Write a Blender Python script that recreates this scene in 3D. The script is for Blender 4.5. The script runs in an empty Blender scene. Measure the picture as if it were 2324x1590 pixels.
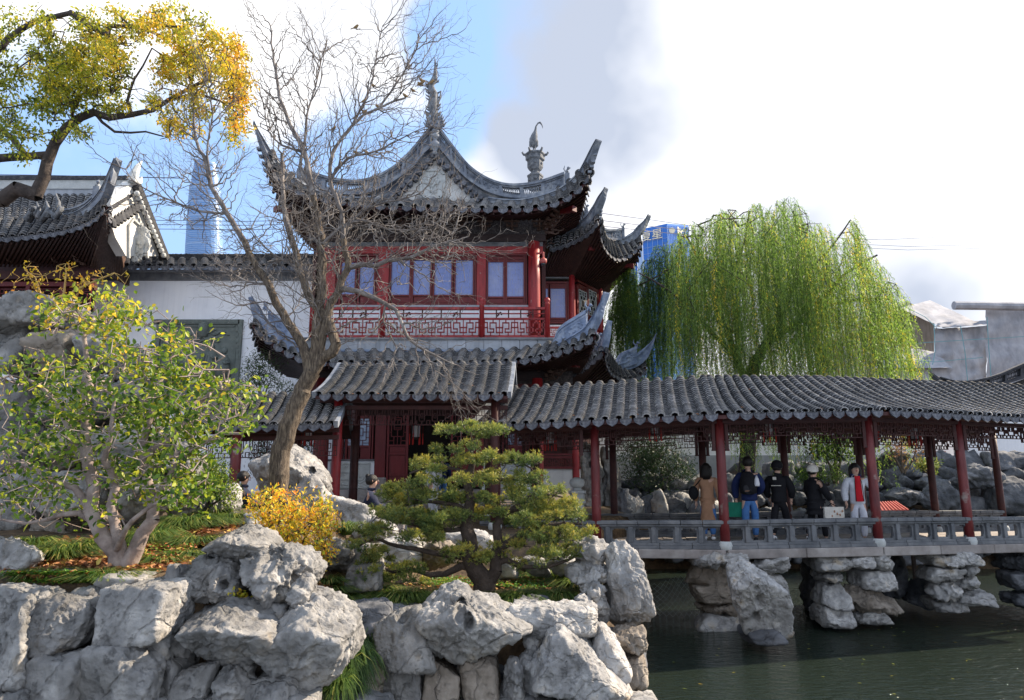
import bpy, bmesh, math, random
import numpy as np
from mathutils import Vector, Matrix

C = bpy.context.scene.collection
S = bpy.context.scene
EYE = 2.85
PITCH = math.radians(10.5)
FPX = 1592.0                      # focal length in pixels of a 2324 px wide picture
cam_d = bpy.data.cameras.new('camera')
cam_d.sensor_width = 36.0
cam_d.lens = 36.0 * FPX / 2324.0
cam_d.clip_start = 0.1
cam_d.clip_end = 6000
cam = bpy.data.objects.new('camera', cam_d)
C.objects.link(cam)
cam.location = (0, 0, EYE)
cam.rotation_euler = (math.pi/2 + PITCH, 0, 0)
S.camera = cam

SUN_AZ = math.radians(66)         # from +Y (ahead) towards +X (right)
SUN_EL = math.radians(37)
world = bpy.data.worlds.new('World')
S.world = world
world.use_nodes = True
_nt = world.node_tree
for n in list(_nt.nodes):
    _nt.nodes.remove(n)
def W_(px, py, Y):
    x = (px-1162)/FPX; u = (795-py)/FPX
    dy = math.cos(PITCH)-u*math.sin(PITCH); dz = math.sin(PITCH)+u*math.cos(PITCH)
    t = Y/dy
    return Vector((x*t, Y, EYE+dz*t))
def sky_dir(px, py):
    v = W_(px, py, 10)-Vector((0, 0, EYE)); v.normalize(); return v

def build_sky():
    nt = _nt; N = nt.nodes.new; L = nt.links.new
    out = N('ShaderNodeOutputWorld'); bg = N('ShaderNodeBackground'); L(bg.outputs[0], out.inputs[0])
    sky = N('ShaderNodeTexSky'); sky.sky_type = 'NISHITA'; sky.sun_disc = False
    sky.sun_elevation = SUN_EL; sky.sun_rotation = SUN_AZ; sky.air_density = 1.0; sky.dust_density = 0.6; sky.ozone_density = 1.5
    tc = N('ShaderNodeTexCoord')
    no = N('ShaderNodeTexNoise'); no.inputs['Scale'].default_value = 3.2; no.inputs['Detail'].default_value = 9; no.inputs['Roughness'].default_value = 0.56
    L(tc.outputs['Generated'], no.inputs['Vector'])
    def math_(op, a, b=None, clamp=False):
        m = N('ShaderNodeMath'); m.operation = op; m.use_clamp = clamp
        for i, v in enumerate((a, b)):
            if v is None: continue
            if isinstance(v, (int, float)): m.inputs[i].default_value = v
            else: L(v, m.inputs[i])
        return m.outputs[0]
    def blob(px, py, r0, r1):
        d = sky_dir(px, py)
        dt = N('ShaderNodeVectorMath'); dt.operation = 'DOT_PRODUCT'; dt.inputs[1].default_value = d
        L(tc.outputs['Generated'], dt.inputs[0])
        mr = N('ShaderNodeMapRange'); mr.interpolation_type = 'SMOOTHSTEP'
        mr.inputs['From Min'].default_value = math.cos(math.radians(r1)); mr.inputs['From Max'].default_value = math.cos(math.radians(r0))
        L(dt.outputs['Value'], mr.inputs['Value']); return mr.outputs[0]
    acc = None
    for b in ((2150, 500, 8, 41), (1560, 150, 2, 19), (740, 40, 0, 13), (600, 190, 0, 7), (330, 60, 0, 11), (1230, 420, 0, 10), (-400, -700, 0, 30)):
        o = blob(*b); acc = o if acc is None else math_('MAXIMUM', acc, o)
    hole = blob(1005, 110, 0, 4.4)
    hole2 = blob(1035, 300, 0, 3.2)
    acc = math_('SUBTRACT', acc, math_('MULTIPLY', hole, 0.75))
    acc = math_('SUBTRACT', acc, math_('MULTIPLY', hole2, 0.35))
    acc = math_('SUBTRACT', acc, math_('MULTIPLY', blob(260, 400, 2, 13), 0.5)); acc = math_('SUBTRACT', acc, math_('MULTIPLY', blob(830, 340, 0, 7), 0.55))
    dz = N('ShaderNodeSeparateXYZ'); L(tc.outputs['Generated'], dz.inputs[0])
    back = N('ShaderNodeMapRange'); back.interpolation_type = 'SMOOTHSTEP'; back.inputs['From Min'].default_value = .35; back.inputs['From Max'].default_value = -.1; back.inputs['To Max'].default_value = .5; L(dz.outputs[1], back.inputs['Value'])
    acc = math_('MAXIMUM', acc, back.outputs[0])
    n1 = math_('MULTIPLY', math_('SUBTRACT', no.outputs[0], 0.5), 2.0)
    m = math_('ADD', acc, n1)
    mr = N('ShaderNodeMapRange'); mr.interpolation_type = 'SMOOTHSTEP'
    mr.inputs['From Min'].default_value = 0.15; mr.inputs['From Max'].default_value = 0.85
    L(m, mr.inputs['Value'])
    n2 = N('ShaderNodeTexNoise'); n2.inputs['Scale'].default_value = 2.3; n2.inputs['Detail'].default_value = 5
    mp = N('ShaderNodeMapping'); mp.inputs['Location'].default_value = (3.1, 1.7, 0.4)
    L(tc.outputs['Generated'], mp.inputs[0]); L(mp.outputs[0], n2.inputs['Vector'])
    grey = blob(1290, 170, 2, 14)
    gm = math_('MULTIPLY', grey, 1.0)
    g2 = math_('MULTIPLY', math_('ADD', gm, math_('MULTIPLY', math_('SUBTRACT', n2.outputs[0], 0.49), 5.0)), 1.0, True)
    cc = N('ShaderNodeMixRGB'); cc.inputs[1].default_value = (6.6, 6.6, 6.65, 1); cc.inputs[2].default_value = (2.7, 3.0, 3.65, 1)
    L(g2, cc.inputs[0])
    veil = N('ShaderNodeMixRGB'); veil.inputs[0].default_value = 0.72; veil.inputs[2].default_value = (2.35, 3.7, 6.1, 1)
    L(sky.outputs[0], veil.inputs[1])
    mix = N('ShaderNodeMixRGB'); L(mr.outputs[0], mix.inputs[0]); L(veil.outputs[0], mix.inputs[1]); L(cc.outputs[0], mix.inputs[2])
    L(mix.outputs[0], bg.inputs[0]); bg.inputs[1].default_value = 0.105
build_sky()

sun_d = bpy.data.lights.new('sun', 'SUN'); sun_d.energy = 5.0; sun_d.angle = math.radians(0.6); sun_d.color = (1.0, 0.85, 0.66)
sun = bpy.data.objects.new('sun', sun_d); C.objects.link(sun)
_sd = Vector((math.sin(SUN_AZ)*math.cos(SUN_EL), math.cos(SUN_AZ)*math.cos(SUN_EL), math.sin(SUN_EL)))
sun.rotation_euler = _sd.to_track_quat('Z', 'Y').to_euler()
S.view_settings.view_transform = 'Standard'; S.view_settings.look = 'None'; S.view_settings.gamma = 1
S.view_settings.exposure = 1.12; S.view_settings.use_curve_mapping = False
S.render.engine = 'CYCLES'

RND = random.Random(7)
V = Vector
def W(px, py, Y): return W_(px, py, Y)
def lerp(a, b, t): return a+(b-a)*t
def sstep(a, b, x):
    t = min(1, max(0, (x-a)/(b-a))); return t*t*(3-2*t)

_pr = np.random.RandomState(3); _perm = _pr.permutation(256); _perm = np.concatenate([_perm]*3)
_g = _pr.normal(size=(256, 3)); _g /= np.linalg.norm(_g, axis=1)[:, None]
def pnoise(P):
    P = np.asarray(P, float); i = np.floor(P).astype(int); f = P-i; u = f*f*f*(f*(f*6-15)+10); i &= 255
    r = np.zeros(len(P))
    for dx in (0, 1):
        wx = u[:, 0] if dx else 1-u[:, 0]
        for dy in (0, 1):
            wy = u[:, 1] if dy else 1-u[:, 1]
            for dz in (0, 1):
                wz = u[:, 2] if dz else 1-u[:, 2]
                h = _perm[_perm[_perm[(i[:, 0]+dx) & 255]+((i[:, 1]+dy) & 255)]+((i[:, 2]+dz) & 255)]
                g = _g[h]; d = f-np.array([dx, dy, dz])
                r += wx*wy*wz*(g*d).sum(1)
    return r*1.6
def fbm(P, o=4, ridged=False):
    r = 0; a = 1; s = 1; t = 0
    for k in range(o):
        n = pnoise(P*s+17.3*k)
        r = r+a*((1-2*np.abs(n)) if ridged else n); t += a; a *= .5; s *= 2.03
    return r/t

def mat(name, cols, scale=4.0, rough=.8, bump=.25, bscale=18.0, detail=7, metal=0.0, tint=0.0, trans=0.0, spec=.3, stretch=None,
        crack=0.0, crack_scale=3.0, pit=0, streak=0.0, rramp=None, tramp=None, coord='Object', spots=None, streakcol=(.05, .05, .05)):
    m = bpy.data.materials.new(name); m.use_nodes = True; nt = m.node_tree; N = nt.nodes.new; L = nt.links.new
    b = nt.nodes['Principled BSDF']; out = nt.nodes['Material Output']
    tc = N('ShaderNodeTexCoord'); vec = tc.outputs[coord]
    if stretch:
        mp = N('ShaderNodeMapping'); mp.inputs['Scale'].default_value = stretch; L(vec, mp.inputs[0]); vec = mp.outputs[0]
    if not isinstance(cols[0], (list, tuple)): cols = [cols]
    if len(cols) == 1: cols = [tuple(c*.85 for c in cols[0]), tuple(min(1, c*1.12) for c in cols[0])]
    no = N('ShaderNodeTexNoise'); no.inputs['Scale'].default_value = scale; no.inputs['Detail'].default_value = detail; no.inputs['Roughness'].default_value = .62
    L(vec, no.inputs['Vector'])
    cr = N('ShaderNodeValToRGB'); e = cr.color_ramp.elements
    n = len(cols)
    for i, c in enumerate(cols):
        p = .3+.4*i/(n-1)
        el = e[i] if i < 2 else e.new(p)
        el.position = p; el.color = (*c[:3], 1)
    L(no.outputs[0], cr.inputs[0]); col = cr.outputs[0]
    def mul(col, fac, color, mode='MULTIPLY'):
        mx = N('ShaderNodeMixRGB'); mx.blend_type = mode
        if isinstance(fac, (int, float)): mx.inputs[0].default_value = fac
        else: L(fac, mx.inputs[0])
        L(col, mx.inputs[1])
        if isinstance(color, tuple): mx.inputs[2].default_value = (*color[:3], 1)
        else: L(color, mx.inputs[2])
        return mx.outputs[0]
    if tint or tramp:
        at = N('ShaderNodeAttribute'); at.attribute_name = 'tint'
        oi = N('ShaderNodeObjectInfo')
        ad = N('ShaderNodeMath'); ad.operation = 'ADD'; L(at.outputs['Fac'], ad.inputs[0]); L(oi.outputs['Random'], ad.inputs[1])
        fr = N('ShaderNodeMath'); fr.operation = 'FRACT'; L(ad.outputs[0], fr.inputs[0])
        if tramp:
            at2 = N('ShaderNodeAttribute'); at2.attribute_name = 'tint'
            r2 = N('ShaderNodeValToRGB'); ee = r2.color_ramp.elements
            for i, (p, c) in enumerate(tramp):
                el = ee[i] if i < 2 else ee.new(p)
                el.position = p; el.color = (*c[:3], 1)
            L(at2.outputs['Fac'], r2.inputs[0])
            col = mul(r2.outputs[0], .55, col, 'OVERLAY') if False else r2.outputs[0]
            nn = N('ShaderNodeTexNoise'); nn.inputs['Scale'].default_value = scale; L(vec, nn.inputs['Vector'])
            mr = N('ShaderNodeMapRange'); mr.inputs[1].default_value = .3; mr.inputs[2].default_value = .7; mr.inputs[3].default_value = .72; mr.inputs[4].default_value = 1.2; L(nn.outputs[0], mr.inputs[0])
            cb = N('ShaderNodeCombineColor'); [L(mr.outputs[0], cb.inputs[i]) for i in range(3)]
            col = mul(col, 1.0, cb.outputs[0])
        else:
            mr = N('ShaderNodeMapRange'); mr.inputs[3].default_value = 1-tint; mr.inputs[4].default_value = 1+tint; L(fr.outputs[0], mr.inputs[0])
            cb = N('ShaderNodeCombineColor'); [L(mr.outputs[0], cb.inputs[i]) for i in range(3)]
            col = mul(col, 1.0, cb.outputs[0])
    if spots:
        sn = N('ShaderNodeTexNoise'); sn.inputs['Scale'].default_value = spots[0]; sn.inputs['Detail'].default_value = 6; L(tc.outputs[coord], sn.inputs['Vector'])
        sr = N('ShaderNodeMapRange'); sr.inputs[1].default_value = spots[1]; sr.inputs[2].default_value = spots[1]+.09; sr.clamp = True; L(sn.outputs[0], sr.inputs[0])
        col = mul(col, sr.outputs[0], tuple(spots[2]), 'MIX')
    if streak:
        mp = N('ShaderNodeMapping'); mp.inputs['Scale'].default_value = (7, 7, .35); L(tc.outputs[coord], mp.inputs[0])
        sn = N('ShaderNodeTexNoise'); sn.inputs['Scale'].default_value = 1.3; sn.inputs['Detail'].default_value = 6; L(mp.outputs[0], sn.inputs['Vector'])
        sr = N('ShaderNodeMapRange'); sr.inputs[1].default_value = .5; sr.inputs[2].default_value = .75; sr.inputs[4].default_value = streak; L(sn.outputs[0], sr.inputs[0])
        col = mul(col, sr.outputs[0], streakcol, 'MIX')
    bn = N('ShaderNodeTexNoise'); bn.inputs['Scale'].default_value = bscale; bn.inputs['Detail'].default_value = 8; bn.inputs['Roughness'].default_value = .65; L(vec, bn.inputs['Vector'])
    bh = bn.outputs[0]
    if pit:
        pv = N('ShaderNodeTexVoronoi'); pv.inputs['Scale'].default_value = 9; pn = N('ShaderNodeVectorMath'); pn.operation = 'MULTIPLY_ADD'; pn.inputs[1].default_value = (.25, .25, .25); L(bn.outputs[1], pn.inputs[0]); L(vec, pn.inputs[2]); L(pn.outputs[0], pv.inputs['Vector'])
        pr = N('ShaderNodeMapRange'); pr.inputs[1].default_value = .02; pr.inputs[2].default_value = .3; pr.inputs[3].default_value = 0; pr.inputs[4].default_value = .5; L(pv.outputs['Distance'], pr.inputs[0])
        pa = N('ShaderNodeMath'); L(pr.outputs[0], pa.inputs[0]); L(bh, pa.inputs[1]); bh = pa.outputs[0]
    if crack:
        wn = N('ShaderNodeTexNoise'); wn.inputs['Scale'].default_value = crack_scale*1.3; wn.inputs['Detail'].default_value = 4; L(vec, wn.inputs['Vector'])
        vm = N('ShaderNodeVectorMath'); vm.operation = 'MULTIPLY_ADD'; vm.inputs[1].default_value = (.5, .5, .5); L(wn.outputs[1], vm.inputs[0]); L(vec, vm.inputs[2])
        vo = N('ShaderNodeTexVoronoi'); vo.feature = 'DISTANCE_TO_EDGE'; vo.inputs['Scale'].default_value = crack_scale; L(vm.outputs[0], vo.inputs['Vector'])
        mr = N('ShaderNodeMapRange'); mr.inputs[1].default_value = 0; mr.inputs[2].default_value = .035; L(vo.outputs['Distance'], mr.inputs[0])
        m2 = N('ShaderNodeMath'); m2.operation = 'MULTIPLY_ADD'; m2.inputs[1].default_value = crack; L(mr.outputs[0], m2.inputs[0]); L(bh, m2.inputs[2]); bh = m2.outputs[0]
        inv = N('ShaderNodeMath'); inv.operation = 'SUBTRACT'; inv.inputs[0].default_value = 1; L(mr.outputs[0], inv.inputs[1])
        iv = N('ShaderNodeMath'); iv.operation = 'MULTIPLY'; iv.inputs[1].default_value = min(.5, crack*.5); L(inv.outputs[0], iv.inputs[0])
        col = mul(col, iv.outputs[0], (.10, .095, .09), 'MIX')
    bp = N('ShaderNodeBump'); bp.inputs['Strength'].default_value = min(1, bump); bp.inputs['Distance'].default_value = .03
    L(bh, bp.inputs['Height']); L(bp.outputs[0], b.inputs['Normal'])
    L(col, b.inputs['Base Color']); b.inputs['Roughness'].default_value = rough; b.inputs['Metallic'].default_value = metal
    b.inputs['Specular IOR Level'].default_value = spec
    if trans:
        tr = N('ShaderNodeBsdfTranslucent'); br = N('ShaderNodeMixRGB'); br.blend_type = 'MULTIPLY'; br.inputs[0].default_value = 1; br.inputs[2].default_value = (1.5, 1.5, 1.0, 1)
        L(col, br.inputs[1]); L(br.outputs[0], tr.inputs[0])
        ms = N('ShaderNodeMixShader'); ms.inputs[0].default_value = trans; L(b.outputs[0], ms.inputs[1]); L(tr.outputs[0], ms.inputs[2]); L(ms.outputs[0], out.inputs[0])
    return m

M = {}
M['tile'] = mat('roof_tile_clay', [(.014, .0145, .018), (.033, .034, .039), (.075, .073, .07)], scale=9, rough=.75, bump=.3, bscale=40, tint=.38, spots=(26, .64, (.24, .22, .17)))
M['tile_edge'] = mat('roof_tile_edge', [(.08, .08, .085), (.27, .27, .28), (.52, .49, .45)], scale=13, rough=.8, bump=.2, tint=.3)
M['drip'] = mat('drip_tile_clay', [(.045, .048, .058), (.105, .108, .125), (.20, .20, .21)], scale=14, rough=.75, bump=.5, bscale=45, tint=.25)
M['ridge'] = mat('grey_blue_lime_plaster', [(.075, .09, .12), (.19, .21, .25), (.34, .355, .37)], scale=3.2, rough=.85, bump=.35, bscale=22, streak=.45, streakcol=(.06, .07, .085))
M['ridge_lo'] = mat('blue_grey_carved_plaster', [(.11, .15, .24), (.22, .275, .39), (.37, .42, .51)], scale=4.2, rough=.85, bump=.4, bscale=26, streak=.3, streakcol=(.08, .1, .13))
M['red'] = mat('red_lacquered_wood', [(.14, .007, .009), (.27, .013, .016), (.36, .03, .03)], scale=2.6, rough=.5, bump=.15, bscale=10, stretch=(3, 3, .5), spec=.5, spots=(5.5, .66, (.33, .20, .17)))
M['redflat'] = mat('dark_red_lacquer', [(.09, .007, .009), (.15, .012, .014)], scale=3, rough=.5, bump=.12, stretch=(3, 3, .6), spec=.4)
M['redworn'] = mat('worn_red_paint', [(.07, .007, .009), (.13, .013, .015), (.20, .035, .033)], scale=3, rough=.5, bump=.3, bscale=12, stretch=(2, 2, .5), spec=.5, spots=(3.4, .62, (.30, .25, .22)))
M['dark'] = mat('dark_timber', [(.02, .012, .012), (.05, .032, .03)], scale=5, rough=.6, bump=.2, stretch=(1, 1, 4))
M['darkred'] = mat('dark_maroon_timber', [(.035, .011, .011), (.075, .022, .02)], scale=5, rough=.55, bump=.2)
M['lime'] = mat('white_lime_wall', [(.70, .71, .76), (.80, .81, .85), (.84, .84, .86)], scale=.9, rough=.9, bump=.12, bscale=30, streak=.16, streakcol=(.36, .37, .42))
M['gable'] = mat('aged_white_gable', [(.55, .54, .52), (.70, .69, .66)], scale=1.4, rough=.9, bump=.15, bscale=30, streak=.25, streakcol=(.3, .3, .3))
M['greystone'] = mat('grey_brick_stone', [(.075, .08, .09), (.14, .145, .155), (.22, .22, .225)], scale=3, rough=.85, bump=.3, bscale=30, tint=.12)
M['bandstone'] = mat('grey_band_stone', [(.27, .29, .32), (.40, .42, .46)], scale=3, rough=.85, bump=.2, bscale=30, tint=.12, streak=.3, streakcol=(.1, .1, .11))
M['granite'] = mat('pink_granite', [(.17, .15, .14), (.27, .24, .225), (.36, .33, .31)], scale=3, rough=.8, bump=.3, bscale=60, detail=10, tint=.10)
M['palestone'] = mat('pale_carved_stone', [(.38, .39, .38), (.52, .53, .52)], scale=6, rough=.85, bump=.4, bscale=30)
M['relief'] = mat('green_grey_relief', [(.105, .125, .115), (.17, .19, .175)], scale=4, rough=.75, bump=.35, bscale=14)
M['rock'] = mat('grey_lake_limestone', [(.10, .097, .093), (.24, .232, .222), (.45, .43, .405)], scale=2.6, rough=.88, bump=1, bscale=14, detail=13, crack=.5, crack_scale=1.6, spots=(2.3, .61, (.30, .245, .18)), tint=.2, pit=1, streak=.35, streakcol=(.05, .05, .055))
M['rocklight'] = mat('pale_lake_limestone', [(.15, .145, .14), (.34, .33, .32), (.60, .575, .54)], scale=2.6, rough=.88, bump=1, bscale=15, detail=13, crack=.35, crack_scale=2.2, spots=(2.6, .60, (.40, .33, .25)), tint=.18, pit=1, streak=.3, streakcol=(.07, .07, .08))
M['rocktan'] = mat('tan_weathered_rock', [(.14, .115, .09), (.27, .23, .19), (.44, .39, .33)], scale=2.6, pit=1, rough=.9, bump=.8, bscale=12, crack=.6, crack_scale=2.2, tint=.2)
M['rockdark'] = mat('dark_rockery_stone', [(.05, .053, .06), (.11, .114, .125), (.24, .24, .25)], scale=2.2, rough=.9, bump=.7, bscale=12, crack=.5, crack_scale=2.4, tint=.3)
M['soil'] = mat('soil_with_litter', [(.045, .032, .022), (.10, .068, .04), (.17, .11, .06)], scale=9, rough=.95, bump=.8, bscale=40)
M['bark'] = mat('ridged_brown_bark', [(.035, .026, .02), (.13, .10, .075), (.30, .24, .17)], scale=9, rough=.9, bump=1.0, bscale=20, stretch=(5, 5, .9))
M['twig'] = mat('pale_grey_twig_bark', [(.06, .05, .045), (.16, .14, .13), (.33, .305, .285)], scale=5, rough=.8, bump=.3, bscale=40)
M['palebark'] = mat('smooth_pale_bark', [(.13, .10, .085), (.27, .21, .185), (.42, .35, .31)], scale=7, rough=.8, bump=.4, bscale=22)
M['pinebark'] = mat('dark_pine_bark', [(.035, .026, .022), (.09, .068, .055)], scale=9, rough=.9, bump=1, bscale=26)
M['darkbark'] = mat('dark_branch_bark', [(.035, .028, .026), (.085, .068, .06)], scale=9, rough=.9, bump=.6, bscale=26)
M['bushleaf'] = mat('yellow_green_leaves', (.2, .3, .05), scale=3, rough=.45, bump=0, trans=.42, tramp=[(0, (.035, .08, .015)), (.35, (.12, .20, .025)), (.65, (.32, .37, .04)), (.87, (.62, .50, .05)), (1, (.70, .40, .05))])
M['yellowleaf'] = mat('amber_leaves', (.2, .3, .05), scale=3, rough=.45, bump=0, trans=.42, tramp=[(0, (.20, .24, .03)), (.35, (.50, .42, .04)), (.75, (.66, .42, .04)), (1, (.62, .24, .04))])
M['camphor'] = mat('camphor_leaves', (.2, .3, .05), scale=1.5, rough=.45, bump=0, trans=.45, tramp=[(0, (.06, .10, .015)), (.3, (.19, .23, .025)), (.55, (.42, .38, .035)), (.8, (.68, .44, .045)), (1, (.68, .28, .045))])
M['willow'] = mat('willow_leaves', (.2, .3, .05), scale=1.5, rough=.5, bump=0, trans=.5, tramp=[(0, (.05, .10, .025)), (.4, (.15, .25, .06)), (.72, (.27, .38, .08)), (.88, (.58, .50, .06)), (1, (.66, .44, .04))])
M['pine'] = mat('pine_needles', (.2, .3, .05), scale=3, rough=.5, bump=0, trans=.25, tramp=[(0, (.03, .065, .025)), (.4, (.085, .135, .045)), (.75, (.27, .29, .07)), (1, (.52, .40, .08))])
M['darkleaf'] = mat('dark_evergreen', (.2, .3, .05), scale=3, rough=.5, bump=0, trans=.2, tramp=[(0, (.012, .028, .012)), (.6, (.03, .06, .025)), (1, (.07, .11, .04))])
M['azalea'] = mat('azalea_leaves', (.2, .3, .05), scale=3, rough=.45, bump=0, trans=.35, tramp=[(0, (.14, .22, .03)), (.3, (.36, .40, .05)), (.45, (.70, .54, .05)), (.8, (.78, .48, .04)), (1, (.70, .24, .04))])
M['grass'] = mat('sedge_blades', (.2, .3, .05), scale=3, rough=.5, bump=0, trans=.35, tramp=[(0, (.022, .045, .015)), (.45, (.07, .13, .03)), (.78, (.20, .25, .055)), (1, (.48, .40, .14))])
M['litter'] = mat('fallen_leaves', (.2, .3, .05), scale=3, rough=.7, bump=0, trans=.1, tramp=[(0, (.10, .04, .02)), (.4, (.30, .12, .05)), (.8, (.52, .26, .12)), (1, (.55, .40, .10))])
M['creeper'] = mat('ground_cover_leaves', (.2, .3, .05), scale=3, rough=.5, bump=0, trans=.3, tramp=[(0, (.03, .09, .015)), (.6, (.10, .24, .03)), (.9, (.30, .34, .04)), (1, (.42, .10, .03))])

def simple(name, c, rough=.6, metal=0, spec=.4, emit=None, trans=0):
    m = bpy.data.materials.new(name); m.use_nodes = True; nt = m.node_tree; b = nt.nodes['Principled BSDF']
    no = nt.nodes.new('ShaderNodeTexNoise'); no.inputs['Scale'].default_value = 30
    cr = nt.nodes.new('ShaderNodeValToRGB'); cr.color_ramp.elements[0].color = (*[x*.85 for x in c], 1); cr.color_ramp.elements[1].color = (*[min(1, x*1.15) for x in c], 1)
    nt.links.new(no.outputs[0], cr.inputs[0]); nt.links.new(cr.outputs[0], b.inputs['Base Color'])
    b.inputs['Roughness'].default_value = rough; b.inputs['Metallic'].default_value = metal; b.inputs['Specular IOR Level'].default_value = spec
    return m

def origin(o):
    p = V((0, 0, 0))
    while o is not None:
        p += o.location; o = o.parent
    return p
def thing(name, label, cat, loc=(0, 0, 0), group=None):
    o = bpy.data.objects.new(name, None); C.objects.link(o); o.location = loc; o['label'] = label; o['category'] = cat
    o.empty_display_size = .1
    if group: o['group'] = group
    return o
def tag(o, label, cat, group=None):
    o['label'] = label; o['category'] = cat
    if group: o['group'] = group
    return o
def kind(o, k='structure'):
    o['kind'] = k; return o
def link(name, me, parent=None, loc=None, rot=None):
    o = bpy.data.objects.new(name, me); C.objects.link(o)
    if parent is not None: o.parent = parent
    if loc is not None: o.location = loc
    return o
def np_obj(name, verts, faces, material, parent=None, tint=None, smooth=False, midx=None, own=True):
    """verts (n,3), faces (m,k) -> one mesh object; world coordinates in, stored relative to its parent (or to its own base)"""
    verts = np.asarray(verts, np.float32); faces = np.asarray(faces, np.int32)
    if parent is not None: off = np.array(origin(parent)); loc = None
    elif own and len(verts): off = np.array([verts[:, 0].mean(), verts[:, 1].mean(), verts[:, 2].min()]); loc = V(off)
    else: off = np.zeros(3); loc = None
    verts = verts-off.astype(np.float32)
    me = bpy.data.meshes.new(name); m, k = faces.shape
    me.vertices.add(len(verts)); me.vertices.foreach_set('co', verts.ravel())
    me.loops.add(m*k); me.loops.foreach_set('vertex_index', faces.ravel())
    me.polygons.add(m); me.polygons.foreach_set('loop_start', np.arange(0, m*k, k, dtype=np.int32))
    if smooth: me.polygons.foreach_set('use_smooth', np.ones(m, bool))
    mats = material if isinstance(material, (list, tuple)) else [material]
    for x in mats: me.materials.append(x)
    if midx is not None: me.polygons.foreach_set('material_index', np.asarray(midx, np.int32))
    me.update(calc_edges=True)
    if tint is not None:
        a = me.attributes.new('tint', 'FLOAT', 'POINT'); a.data.foreach_set('value', np.asarray(tint, np.float32))
    return link(name, me, parent, loc)

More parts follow.
